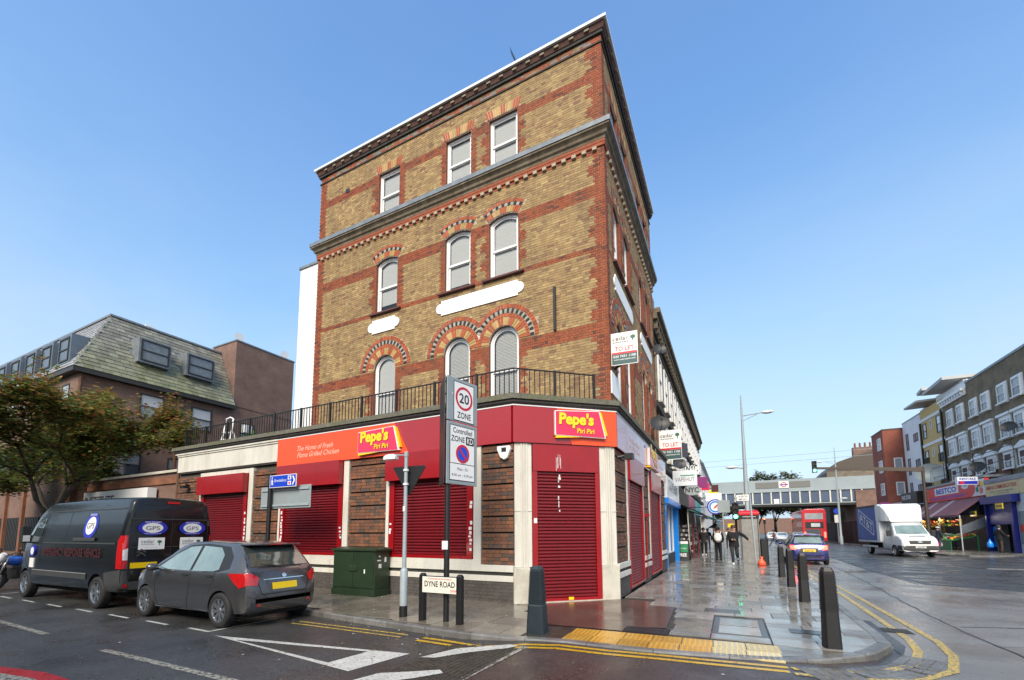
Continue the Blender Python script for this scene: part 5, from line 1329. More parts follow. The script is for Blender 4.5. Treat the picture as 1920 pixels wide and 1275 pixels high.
def hatchback(name, label, loc, rotz, paint, glass_side, scale_w=1.0, plate='plate_yellow', lit=False, detail=True, text_plate=None, lamp_shape=None):
    root = thing(name, label, 'car', loc, rotz)
    root.scale = (1, scale_w, 1)
    top = [(-1.975, 0.6), (-1.955, 0.72), (-1.925, 0.86), (-1.885, 0.96), (-1.83, 1.04), (-1.7, 1.2), (-1.58, 1.33), (-1.5, 1.415), (-1.42, 1.455), (-1.1, 1.485), (-0.3, 1.51), (0.25, 1.475), (0.45, 1.41), (0.75, 1.2), (1.02, 1.03), (1.35, 0.955), (1.7, 0.84), (1.86, 0.72), (1.94, 0.58), (1.97, 0.45)]
    wid = [(-1.975, 0.58), (-1.95, 0.66), (-1.9, 0.725), (-1.8, 0.785), (-1.6, 0.83), (-1.3, 0.848), (-0.5, 0.835), (0.6, 0.84), (1.2, 0.85), (1.5, 0.82), (1.75, 0.72), (1.9, 0.58), (1.97, 0.4)]
    bot = [(-1.975, 0.34), (-1.95, 0.27), (-1.85, 0.22), (-1.5, 0.2), (1.6, 0.18), (1.9, 0.22), (1.97, 0.36)]
    body, bvh = loft_body('body', top, wid, bot, 0.94, 0.5, M[paint], root, wells=((-1.345, 0.3), (1.165, 0.3)), well_r=0.35)
    S_ = lambda n, v, p, mt, **k: panel_on(root, n, bvh, v, p, mt, **k)
    for v in ('+y', '-y'):
        S_('window_trim', v, [(-1.47, 1.02), (-1.4, 1.23), (-1.15, 1.4), (-0.4, 1.452), (0.15, 1.42), (0.42, 1.3), (0.98, 0.975), (0.5, 0.93), (-0.5, 0.925), (-1.2, 0.955)], 'trim', off=0.002, cuts=5)
        S_('side_window', v, [(0.80, 1.0), (0.47, 1.235), (0.13, 1.385), (-0.22, 1.405), (-0.3, 0.955), (0.45, 0.96)], glass_side, off=0.007, cuts=5)
        S_('side_window', v, [(-0.38, 0.955), (-0.31, 1.408), (-0.9, 1.38), (-1.12, 1.25), (-1.2, 1.0), (-1.05, 0.965)], glass_side, off=0.007, cuts=5)
        S_('quarter_window', v, [(0.96, 0.965), (0.86, 1.0), (0.55, 0.958)], glass_side, off=0.007, cuts=2)
        for pts in ([(-0.34, 1.42), (-0.34, 0.6), (-0.3, 0.27)], [(0.86, 0.98), (0.83, 0.6), (0.72, 0.27)], [(-1.13, 0.96), (-1.1, 0.78), (-0.99, 0.58)], [(0.72, 0.27), (-0.85, 0.25)]): seam_on(root, 'panel_gap', bvh, v, pts)
        for x in (0.55 - 0.72, -0.98): S_('door_handle', v, [(x - 0.1, 0.865), (x + 0.1, 0.865), (x + 0.1, 0.905), (x - 0.1, 0.9)], 'trim' if not detail else paint, off=0.025, cuts=2)
        S_('rear_lamp', v, [(-1.52, 0.94), (-1.87, 0.95), (-1.905, 0.74), (-1.8, 0.7), (-1.68, 0.79)], 'tail_red', off=0.008, cuts=3)
        S_('head_lamp', v, [(1.35, 0.82), (1.7, 0.72), (1.82, 0.6), (1.6, 0.62)], 'tail_clear', off=0.006, cuts=3)
        s = 1 if v == '+y' else -1
        m = MB(); m.sphere((0.72, s * 0.95, 1.0), 0.11, 10, 6, (0.7, 1.0, 0.72)); m.tube((0.76, s * 0.82, 0.96), (0.73, s * 0.92, 0.98), 0.025); m.build('door_mirror', M[paint], root, smooth=True)
    S_('rear_window_trim', '-x', [(-0.66, 1.02), (0.66, 1.02), (0.57, 1.405), (-0.57, 1.405)], 'trim', off=0.003, cuts=4)
    S_('rear_window', '-x', [(-0.6, 1.05), (0.6, 1.05), (0.52, 1.375), (-0.52, 1.375)], glass_side if not detail else 'car_glass', off=0.008, cuts=4)
    S_('windscreen', '+x', [(-0.66, 1.06), (0.66, 1.06), (0.54, 1.4), (-0.54, 1.4)], 'car_glass', off=0.006, cuts=4)
    m = MB(); m.box(-1.66, -1.4, -0.55, 0.55, 1.425, 1.452); m.build('spoiler', M[paint], root, bevel=0.012)
    m = MB(); m.box(-1.665, -1.655, -0.12, 0.12, 1.43, 1.448); m.build('brake_lamp', M['tail_red'], root)
    for s in (-1, 1):
        S_('rear_lamp', '-x', [(s * 0.5, 0.86), (s * 0.64, 0.945), (s * 0.775, 0.94), (s * 0.76, 0.75), (s * 0.55, 0.73)], 'tail_lit' if lit else 'tail_red', off=0.012, cuts=3)
        S_('reflector', '-x', [(s * 0.48, 0.37), (s * 0.55, 0.37), (s * 0.55, 0.41), (s * 0.48, 0.41)], 'tail_red', off=0.006, cuts=1)
    S_('plate_recess', '-x', [(-0.4, 0.6), (0.4, 0.6), (0.36, 0.8), (-0.36, 0.8)], 'trim' if not detail else paint, off=0.002)
    pl = S_('number_plate', '-x', [(-0.26, 0.64), (0.26, 0.64), (0.26, 0.755), (-0.26, 0.755)], plate, off=0.012, cuts=1)
    if text_plate:
        f = Fr((-1.985, 0), (0, -1), (-1, 0)); text('lettering', text_plate, M['sign_black'], f, -0.2, 0.66, 0.012, width=0.4, height=0.075, parent=root)
    seam_on(root, 'tailgate_gap', bvh, '-x', [(-0.6, 0.98), (-0.5, 0.7), (-0.46, 0.57), (0.46, 0.57), (0.5, 0.7), (0.6, 0.98)], 0.014)
    seam_on(root, 'bumper_crease', bvh, '-x', [(-0.7, 0.55), (-0.55, 0.5), (0.55, 0.5), (0.7, 0.55)], 0.01, off=0.003)
    if not detail: S_('bumper_insert', '-x', [(-0.5, 0.36), (0.5, 0.36), (0.53, 0.42), (-0.53, 0.42)], 'trim', off=0.004)
    S_('badge', '-x', [(0.05 * cos(t * pi / 6), 0.875 + 0.036 * sin(t * pi / 6)) for t in range(12)], 'chrome', off=0.014, cuts=1)
    S_('wiper', '-x', [(-0.02, 1.035), (0.0, 1.02), (0.42, 1.075), (0.42, 1.085)], 'trim', off=0.025, cuts=1)
    S_('chrome_strip', '-x', [(-0.42, 0.815), (0.42, 0.815), (0.42, 0.83), (-0.42, 0.83)], 'chrome' if detail else paint, off=0.01, cuts=2)
    m = MB(); m.tube((-1.05, 0.1, 1.49), (-1.3, 0.1, 1.68), 0.006, n=5); m.build('aerial', M['trim'], root)
    wm = wheel_mesh(0.305, 0.185, 8 if detail else 6, 'rim')
    add_wheels(root, wm, [(-1.345, 0.755, 0.305), (-1.345, -0.755, 0.305), (1.165, 0.755, 0.305), (1.165, -0.755, 0.305)], 0.2)
    m = MB(); m.box(-1.8, 1.75, -0.6, 0.6, 0.17, 0.25); m.build('underbody', M['well'], root)
    return root
hatchback('grey_hatchback', 'dark grey five-door hatchback parked behind the black van', (-9.43, 5.45, -0.1), pi, 'car_grey', 'car_glass_teal', 0.96)
hatchback('blue_hatchback', 'dark blue hatchback with lit tail lamps at the kerb beyond the bollards', (3.35, 27.3, -0.1), radians(90.5), 'car_blue', 'car_glass_teal', 0.98, lit=True, detail=False, text_plate='GD05 FXA')

# ---- black van
def panel_van():
    root = thing('black_van', 'black panel van with round blue and white stickers, parked under the tree', 'van', (-14.68, 5.56, -0.1), pi); root.scale = (1, 0.92, 1)
    top = [(-2.985, 2.0), (-2.97, 2.38), (-2.93, 2.44), (-2.8, 2.47), (-1, 2.5), (1.1, 2.48), (1.45, 2.42), (1.7, 2.28), (2.0, 1.95), (2.25, 1.62), (2.45, 1.42), (2.7, 1.27), (2.9, 1.1), (2.97, 0.85), (2.985, 0.6)]
    wid = [(-2.985, 0.96), (-2.96, 1.0), (-2.85, 1.02), (1.2, 1.025), (1.8, 1.02), (2.3, 0.99), (2.7, 0.9), (2.9, 0.78), (2.985, 0.6)]
    bot = [(-2.985, 0.42), (-2.9, 0.38), (2.6, 0.33), (2.985, 0.4)]
    body, bvh = loft_body('body', top, wid, bot, 1.55, 0.16, M['van_black'], root, wells=((-1.98, 0.36), (2.05, 0.36)), well_r=0.41, round_=0.1, step=0.1)
    S_ = lambda n, v, p, mt, **k: panel_on(root, n, bvh, v, p, mt, **k)
    for v in ('+y', '-y'):
        S_('cab_window', v, [(1.28, 1.5), (1.28, 2.05), (1.5, 2.1), (1.72, 2.0), (2.18, 1.5), (1.9, 1.42)], 'car_glass', off=0.006, cuts=5)
        for pts in ([(1.18, 2.2), (1.18, 0.45)], [(-0.15, 2.2), (-0.15, 0.62)], [(2.2, 1.45), (2.08, 0.9), (1.85, 0.75)], [(-2.85, 2.22), (1.1, 2.22)]): seam_on(root, 'panel_gap', bvh, v, pts, 0.014)
        S_('side_moulding', v, [(-1.5, 0.74), (1.55, 0.74), (1.55, 0.62), (-1.5, 0.62)], 'van_plastic', off=0.012, cuts=6)
        S_('swage_line', v, [(-2.7, 1.42), (1.1, 1.42), (1.1, 1.45), (-2.7, 1.45)], 'van_plastic', off=0.012, cuts=6)
        S_('roof_channel', v, [(-2.75, 2.2), (1.2, 2.2), (1.2, 2.225), (-2.75, 2.225)], 'van_plastic', off=0.012, cuts=6)
        S_('sliding_rail', v, [(-2.2, 1.5), (-0.9, 1.5), (-0.9, 1.53), (-2.2, 1.53)] if v == '-y' else [(-1.75, 1.49), (-0.65, 1.49), (-0.65, 1.56), (-1.75, 1.56)], 'van_plastic', off=0.03, cuts=4)
        S_('rear_bumper_side', v, [(-2.97, 0.42), (-2.42, 0.42), (-2.36, 0.8), (-2.97, 0.88)], 'van_plastic', off=0.02, cuts=4)
        S_('tail_lamp_side', v, [(-2.975, 0.9), (-2.86, 0.9), (-2.8, 1.5), (-2.9, 1.62), (-2.975, 1.6)], 'tail_red', off=0.01, cuts=4)
        S_('front_wing_trim', v, [(2.55, 0.4), (2.9, 0.42), (2.93, 0.62), (2.55, 0.66)], 'van_plastic', off=0.01, cuts=3)
        s = 1 if v == '+y' else -1
        m = MB(); m.box(1.95, 2.1, s * 1.08 - 0.09, s * 1.08 + 0.09, 1.42, 1.86); m.tube((1.98, s * 0.95, 1.6), (2.0, s * 1.05, 1.6), 0.03); m.build('door_mirror', M['trim'], root, bevel=0.04)
        m = MB(); m.box(1.93, 1.948, s * 1.08 - 0.07, s * 1.08 + 0.07, 1.46, 1.62); m.build('mirror_glass', M['tail_clear'], root)
        S_('head_lamp', v, [(2.5, 1.05), (2.85, 0.95), (2.88, 0.75), (2.6, 0.9)], 'tail_clear', off=0.006)
    S_('windscreen', '+x', [(-0.8, 1.5), (0.8, 1.5), (0.7, 2.1), (-0.7, 2.1)], 'car_glass', off=0.006, cuts=4)
    [S_('moulding_line', v, [(-1.5, 0.742), (1.55, 0.742), (1.55, 0.76), (-1.5, 0.76)], 'galv_line', off=0.014, cuts=6) for v in ('+y', '-y')]; seam_on(root, 'door_gap', bvh, '-x', [(0, 2.34), (0, 0.62)], 0.016); seam_on(root, 'door_gap', bvh, '-x', [(-0.84, 0.75), (-0.84, 2.3), (0.84, 2.3), (0.84, 0.75)], 0.016)
    seam_on(root, 'door_crease', bvh, '-x', [(-0.82, 1.98), (0.82, 1.98)], 0.02, 'van_plastic', 0.008); seam_on(root, 'door_crease', bvh, '-x', [(-0.82, 1.35), (0.82, 1.35)], 0.012, 'van_plastic', 0.006)
    for s in (-1, 1):
        S_('tail_lamp', '-x', [(s * 0.865, 0.9), (s * 0.965, 0.9), (s * 0.975, 1.6), (s * 0.89, 1.62)], 'tail_red', off=0.012, cuts=3)
        S_('tail_lamp_clear', '-x', [(s * 0.875, 1.08), (s * 0.96, 1.08), (s * 0.965, 1.3), (s * 0.88, 1.34)], 'tail_clear', off=0.018, cuts=2)
        S_('rear_bumper', '-x', [(s * 0.02, 0.44), (s * 0.97, 0.44), (s * 0.97, 0.86), (s * 0.87, 0.86), (s * 0.84, 0.62), (s * 0.02, 0.62)], 'van_plastic', off=0.02, cuts=3)
        for zz in (0.95, 1.9): m = MB(); m.tube((-2.985, s * 0.86, zz - 0.06), (-2.985, s * 0.86, zz + 0.06), 0.03); m.build('door_hinge', M['trim'], root)
        # stickers on the doors
        yc = -s * 0.0 + (0.42 if s > 0 else -0.46)
        f = Fr((-2.995, 0), (0, -1), (-1, 0))
        el = lambda a, b, zc, d0, d1, n=28: (lambda m: (m.prism([(yc * -1 + a * cos(2 * pi * k / n), zc + b * sin(2 * pi * k / n)) for k in range(n)], d0, d1), m)[1])(MB(f))
        st = el(0.31, 0.165, 1.78, 0.012, 0.016).build('sticker', M['gps_blue'], root); el(0.215, 0.11, 1.78, 0.0161, 0.019).build('sticker_centre', M['sign_white'], st)
        text('lettering', 'GPS', M['sign_black'], f, -yc, 1.73, 0.021, height=0.09, width=0.29, parent=st, align='c')
        text('lettering', '0203 230 0057', M['sign_white'], f, -yc, 1.895, 0.021, height=0.03, width=0.34, parent=st, align='c', bold=0.01)
        text('lettering', 'Property Maintenance Ltd', M['sign_white'], f, -yc, 1.638, 0.021, height=0.026, width=0.34, parent=st, align='c')
        m = MB(f); m.box(-yc - 0.27, -yc + 0.27, 0.012, 0.016, 1.3, 1.56); st = m.build('sticker', M['sign_white'], root)
        text('lettering', 'cedar', M['sign_grey'], f, -yc - 0.22, 1.44, 0.018, height=0.08, width=0.27, parent=st)
        text('lettering', 'estates', M['sign_grey'], f, -yc - 0.22, 1.4, 0.018, height=0.026, width=0.27, parent=st)
        text('lettering', 'Sales  Lettings', M['sign_grey'], f, -yc - 0.16, 1.33, 0.018, height=0.015, width=0.3, parent=st)
        m = MB(f); m.prism([(-yc + 0.16 + 0.05 * cos(t * pi / 5), 1.47 + 0.032 * sin(t * pi / 5)) for t in range(10)], 0.0161, 0.018); m.box(-yc + 0.15, -yc + 0.17, 0.0161, 0.018, 1.39, 1.44); m.build('tree_emblem', M['sign_green'], st)
    S_('number_plate', '-x', [(-0.24 + 0.52, 0.9), (0.3 + 0.52, 0.9), (0.3 + 0.52, 1.02), (-0.24 + 0.52, 1.02)], 'plate_yellow', off=0.02, cuts=1)
    S_('brake_lamp', '-x', [(-0.14, 2.34), (0.14, 2.34), (0.14, 2.39), (-0.14, 2.39)], 'tail_red', off=0.02, cuts=1)
    S_('reflector', '-x', [(0.85, 0.5), (0.93, 0.5), (0.93, 0.57), (0.85, 0.57)], 'tail_red', off=0.026, cuts=1)
    for dz in (0, 0.075):
        m = MB(Fr((-2.995, 0), (0, -1), (-1, 0))); c = -0.62; z = 1.16 + dz
        m.prism([(c - 0.1, z), (c - 0.075, z), (c, z + 0.06), (c + 0.075, z), (c + 0.1, z), (c, z + 0.09)], 0.01, 0.022); m.build('chevron_badge', M['chrome'], root)
    # side stickers and lettering (left side of the van faces the road)
    f = Fr((0, 1.03), (-1, 0), (0, 1))
    n = 28; st = S_('sticker', '+y', [(-1.32 + 0.34 * cos(2 * pi * k / n), 1.84 + 0.31 * sin(2 * pi * k / n)) for k in range(n)], 'gps_blue', off=0.006, cuts=2)
    S_('sticker_centre', '+y', [(-1.32 + 0.23 * cos(2 * pi * k / n), 1.84 + 0.21 * sin(2 * pi * k / n)) for k in range(n)], 'sign_white', off=0.009, cuts=2)
    onto = lambda o: [setattr(v, 'co', cast(bvh, '+y', v.co.x, v.co.z, 0.012)) for v in o.data.vertices]
    onto(text('lettering', 'GPS', M['sign_black'], f, 1.32, 1.77, 0.013, height=0.14, width=0.36, parent=st, align='c'))
    onto(text('lettering', '0203 230 0057', M['sign_white'], f, 1.32, 2.075, 0.013, height=0.045, width=0.34, parent=st, align='c', bold=0.01))
    text('lettering', 'EMERGENCY RESPONSE VEHICLE', M['dull_red'], f, -0.95, 1.12, 0.012, height=0.2, width=3.1, parent=root, bold=0.03)
    m = MB(f); m.prism([(-1.6 + 0.14 * cos(2 * pi * k / n), 1.22 + 0.14 * sin(2 * pi * k / n)) for k in range(n)], -0.03, 0.012); st = m.build('sticker', M['gps_blue'], root)
    m = MB(f); m.prism([(-1.6 + 0.1 * cos(2 * pi * k / n), 1.22 + 0.1 * sin(2 * pi * k / n)) for k in range(n)], 0.0121, 0.015); m.build('sticker_centre', M['sign_white'], st)
    m = MB(f); m.box(-1.72, -1.46, -0.03, 0.012, 0.8, 1.04); m.build('sticker', M['sign_white'], root)
    wm = wheel_mesh(0.35, 0.22, 6, 'rim', 'steel')
    add_wheels(root, wm, [(-1.98, 0.9, 0.35), (-1.98, -0.9, 0.35), (2.05, 0.9, 0.35), (2.05, -0.9, 0.35)], 0.2)
    m = MB(); m.box(-2.8, 2.6, -0.7, 0.7, 0.25, 0.36); m.build('underbody', M['well'], root)
M['galv_line'] = mat('grey_line', (0.28, 0.28, 0.29), 0.35, var=0.1); M['sign_grey'] = mat('sign_grey', (0.12, 0.11, 0.11), 0.5, var=0); M['sign_green'] = mat('sign_green', RGB(40, 96, 70), 0.5, var=0)
panel_van()

# ---- white box truck
def box_truck():
    root = thing('white_box_truck', 'white Luton box truck with blue curtain side coming down the high road', 'truck', (10.1, 38.3, -0.1), radians(-83.5))
    # x forward; cab at +x
    top = [(0.5, 2.22), (0.9, 2.25), (1.35, 2.2), (1.6, 2.02), (1.95, 1.62), (2.15, 1.38), (2.5, 1.3), (2.76, 1.2), (2.88, 1.1), (2.95, 0.95), (2.98, 0.7)]
    wid = [(0.5, 0.97), (1.6, 0.97), (2.3, 0.95), (2.7, 0.94), (2.88, 0.92), (2.98, 0.88)]
    bot = [(0.5, 0.42), (2.6, 0.34), (2.98, 0.34)]
    body, bvh = loft_body('cab', top, wid, bot, 1.4, 0.2, M['car_white'], root, wells=((2.05, 0.34),), well_r=0.4, round_=0.09)
    S_ = lambda n, v, p, mt, **k: panel_on(root, n, bvh, v, p, mt, **k)
    S_('windscreen', '+x', [(-0.82, 1.42), (0.82, 1.42), (0.7, 2.08), (-0.7, 2.08)], 'car_glass_teal', off=0.008, cuts=4)
    S_('grille', '+x', [(-0.5, 0.8), (0.5, 0.8), (0.56, 1.02), (-0.56, 1.02)], 'trim', off=0.01, cuts=3)
    S_('badge', '+x', [(0.12 * cos(t * pi / 6), 0.93 + 0.045 * sin(t * pi / 6)) for t in range(12)], 'chrome', off=0.022, cuts=1)
    S_('bumper', '+x', [(-0.84, 0.36), (0.84, 0.36), (0.88, 0.7), (-0.88, 0.7)], 'van_plastic', off=0.02, cuts=3)
    S_('number_plate', '+x', [(-0.26, 0.56), (0.26, 0.56), (0.26, 0.67), (-0.26, 0.67)], 'plate_white', off=0.035, cuts=1)
    S_('bonnet_slot', '+x', [(-0.4, 1.25), (0.4, 1.25), (0.4, 1.275), (-0.4, 1.275)], 'trim', off=0.01, cuts=2)
    for s in (-1, 1):
        S_('head_lamp', '+x', [(s * 0.58, 0.78), (s * 0.84, 0.74), (s * 0.86, 1.06), (s * 0.66, 1.12)], 'tail_clear', off=0.014, cuts=3)
        S_('wiper', '+x', [(s * 0.05, 1.43), (s * 0.5, 1.5), (s * 0.5, 1.515), (s * 0.05, 1.46)], 'trim', off=0.02, cuts=1)
        m = MB(); m.box(1.85, 1.97, s * 1.14 - 0.1, s * 1.14 + 0.1, 1.28, 1.66); m.tube((1.9, s * 0.95, 1.42), (1.9, s * 1.08, 1.42), 0.03); m.build('door_mirror', M['trim'], root, bevel=0.04)
        m = MB(); m.sphere((1.2, s * 0.75, 2.3), 0.06, 8, 6); m.build('marker_lamp', M['orange_panel'], root, smooth=True)
        v = '+y' if s > 0 else '-y'
        S_('cab_window', v, [(0.95, 1.42), (0.95, 2.05), (1.4, 2.05), (1.85, 1.5), (1.8, 1.3), (1.5, 1.38)], 'car_glass', off=0.008, cuts=4)
        S_('bumper_side', v, [(2.45, 0.38), (2.95, 0.38), (2.93, 0.7), (2.45, 0.7)], 'van_plastic', off=0.015, cuts=2)
        seam_on(root, 'panel_gap', bvh, v, [(0.8, 2.1), (0.8, 0.5)]); seam_on(root, 'panel_gap', bvh, v, [(1.8, 1.3), (1.7, 0.85)])
    # box body
    m = MB(); m.box(-3.1, 0.5, -1.1, 1.1, 0.85, 3.4); m.build('box_body', M['alu'], root)
    for s in (-1, 1):
        m = MB(); m.box(-3.02, 0.1, s * 1.1 if s > 0 else -1.13, 1.13 if s > 0 else -1.1, 0.98, 3.25); cu = m.build('curtain', M['curtain_blue'], root)
        f = Fr((0, s * 1.13), (-s, 0), (0, s))
        a0 = s * 1.45
        ce = text('lettering', 'AT&T', M['sign_white'], f, a0, 1.95, 0.006, width=2.0, height=0.6, parent=root, align='c', slope=-0.42, bold=0.0)
        for za, zb in ((1.78, 1.83), (2.68, 2.73)):
            m = MB(f); m.prism([(a0 - 1.15, za + 0.48), (a0 + 1.15, za - 0.48), (a0 + 1.15, zb - 0.48), (a0 - 1.15, zb + 0.48)], 0.001, 0.006); m.build('logo_border', M['sign_white'], root)
        for ua in (-1.17, 1.12):
            m = MB(f); sl_ = 0.42 * -ua; m.prism([(a0 + ua, 1.78 + sl_), (a0 + ua + 0.05, 1.78 + sl_), (a0 + ua + 0.05, 2.73 + sl_), (a0 + ua, 2.73 + sl_)], 0.001, 0.0062); m.build('logo_border', M['sign_white'], root)
        m = MB(); m.box(-2.5, -0.1, s * 1.05 - 0.03, s * 1.05 + 0.03, 0.5, 0.62); m.build('side_guard', M['alu'], root)
    m = MB(); m.box(-3.12, 0.12, -1.14, 1.14, 3.26, 3.42); m.build('box_rail', M['van_plastic'], root)
    # roof pod over the cab
    m = MB(); pod = []
    for x, w, z0, z1 in ((0.1, 1.12, 2.3, 3.44), (0.55, 1.12, 2.3, 3.44), (0.85, 1.08, 2.28, 3.4), (1.15, 0.98, 2.27, 3.1), (1.4, 0.85, 2.25, 2.6), (1.5, 0.8, 2.22, 2.32)):
        pod.append([(x, -w, z0), (x, w, z0), (x, w, z1 - 0.12), (x, w - 0.14, z1), (x, -w + 0.14, z1), (x, -w, z1 - 0.12)])
    m.ring(pod); m.box(0.1, 0.55, -1.11, 1.11, 0.9, 2.3); m.build('roof_pod', M['car_white'], root, bevel=0.03)
    f = Fr((1.06, 0), (0, 1), (1, 0))
    bm_pod = MB(); bm_pod.ring(pod)
    me = bm_pod.mesh('tmp', M['car_white']); b2 = bmesh.new(); b2.from_mesh(me); bvp = BVHTree.FromBMesh(b2); b2.free(); bpy.data.meshes.remove(me)
    for P in ([(-0.5, 3.02), (0.5, 3.02), (0.5, 3.035), (-0.5, 3.035)], [(-0.5, 2.76), (0.5, 2.76), (0.5, 2.775), (-0.5, 2.775)], [(-0.5, 2.76), (-0.485, 2.76), (-0.485, 3.03), (-0.5, 3.03)], [(0.485, 2.76), (0.5, 2.76), (0.5, 3.03), (0.485, 3.03)]): panel_on(root, 'logo_border', bvp, '+x', P, 'sign_teal', off=0.008, cuts=1)
    o = text('lettering', 'AT&T', M['sign_teal'], Fr((0, 0), (0, 1), (1, 0)), 0, 2.8, 0, width=0.72, height=0.18, parent=root, align='c')
    for v in o.data.vertices: v.co = cast(bvp, '+x', v.co.y, v.co.z, 0.01)
    text('lettering', 'EO60 BVW', M['sign_black'], Fr((3.02, 0), (0, 1), (1, 0)), 0.02, 0.58, 0.012, width=0.38, height=0.07, parent=root, align='c')
    m = MB(); m.box(-2.95, 2.6, -0.5, 0.5, 0.45, 0.8); m.build('chassis', M['well'], root)
    wm = wheel_mesh(0.34, 0.22, 6, 'rim', 'steel')
    add_wheels(root, wm, [(-1.75, 0.85, 0.34), (-1.75, -0.85, 0.34), (2.05, 0.86, 0.34), (2.05, -0.86, 0.34)], 0.2)
M['curtain_blue'] = mat('curtain_blue', RGB(34, 84, 168), 0.45, var=0.12, vscale=2, bump=0.1, bscale=6); M['sign_teal'] = mat('sign_teal', RGB(130, 170, 170), 0.5, var=0)
box_truck()

# ---- red double-decker bus, seen from behind
def bus():
    root = thing('double_decker_bus', 'red double-decker bus seen from behind, short of the railway bridge', 'bus', (9.5, 66, -0.1), 0)
    M['bus_red'] = mat('bus_red', RGB(190, 20, 32), 0.3, var=0.05, coat=0.6)
    m = MB(); W, Hh, L = 1.27, 4.4, 10.5
    P = [(-W, 0.35), (W, 0.35), (W, 4.1), (W - 0.12, 4.32), (W - 0.4, Hh), (-W + 0.4, Hh), (-W + 0.12, 4.32), (-W, 4.1)]
    m.prism(P, 0, L); m.build('body', M['bus_red'], root, bevel=0.06)
    f = Fr((0, 0), (1, 0), (0, -1))
    def q(n, a, b, z0, z1, mt, d=0.02): mm = MB(f); mm.box(a, b, -0.01, d, z0, z1); return mm.build(n, M[mt], root)
    q('upper_window', -0.95, 0.95, 3.1, 3.85, 'pane_pale'); q('route_panel', -0.95, 0.95, 1.95, 2.75, 'trim'); q('destination_blind', -0.35, 0.6, 2.15, 2.6, 'pane_white', 0.03)
    q('engine_cover', -0.9, 0.9, 0.5, 1.0, 'trim'); q('lower_panel', -1.0, 0.6, 1.05, 1.85, 'pane')
    for s in (-1, 1): q('tail_lamp', s * 1.05 - 0.1, s * 1.05 + 0.1, 0.8, 1.5, 'tail_lit', 0.03)
    fl = Fr((-W, 0), (0, 1), (-1, 0))
    for k in range(5):
        for z0, z1 in ((2.95, 3.75), (1.3, 2.1)):
            mm = MB(fl); mm.box(0.6 + 1.9 * k, 2.2 + 1.9 * k, -0.01, 0.015, z0, z1); mm.build('side_window', M['pane'], root)
    mm = MB(fl); mm.box(0.5, 5, -0.01, 0.02, 2.2, 2.75); mm.build('advert_panel', M['pane_white'], root)
    wm = wheel_mesh(0.48, 0.28, 6, 'rim_dark', 'steel')
    for x, y in ((-1.1, 2.6), (1.1, 2.6), (-1.1, 8.4), (1.1, 8.4)):
        o = mk('wheel', wm[0], root, (x, y, 0.48)); o.rotation_euler = (0, 0, pi / 2); r = mk('rim', wm[1], o)
bus()
# ---- distant cars under the bridge
def far_car(label, x, y, c, rot):
    root = thing('distant_car', label, 'car', (x, y, -0.1), rot, 'cars beyond the bridge')
    top = [(-2.0, 0.6), (-1.9, 0.9), (-1.5, 1.0), (-1.1, 1.4), (0.2, 1.45), (0.9, 1.0), (1.7, 0.85), (2.0, 0.55)]; wid = [(-2.0, 0.7), (-1.6, 0.85), (1.5, 0.85), (2.0, 0.65)]; bot = [(-2, 0.3), (2, 0.25)]
    b, bvh = loft_body('body', top, wid, bot, 0.95, 0.45, M[c], root, step=0.25)
    panel_on(root, 'windscreen', bvh, '+x', [(-0.62, 1.02), (0.62, 1.02), (0.5, 1.38), (-0.5, 1.38)], 'car_glass_teal', off=0.01)
    for s in (-1, 1): panel_on(root, 'head_lamp', bvh, '+x', [(s * 0.45, 0.62), (s * 0.68, 0.62), (s * 0.68, 0.76), (s * 0.45, 0.76)], 'tail_clear', off=0.02, cuts=1)
    wm = wheel_mesh(0.31, 0.2, 5, 'rim', 'steel')
    add_wheels(root, wm, [(-1.3, 0.78, 0.3), (-1.3, -0.78, 0.3), (1.25, 0.78, 0.3), (1.25, -0.78, 0.3)])
far_car('silver car approaching beyond the crossing pedestrian, nearer of two', 7.0, 78, 'alu', radians(-92))
far_car('pale car following behind the silver car near the bridge', 6.4, 87, 'car_white', radians(-92))
far_car('dark car facing the kiosk in the left lane beyond the bridge', 3.6, 104, 'car_grey', radians(90))
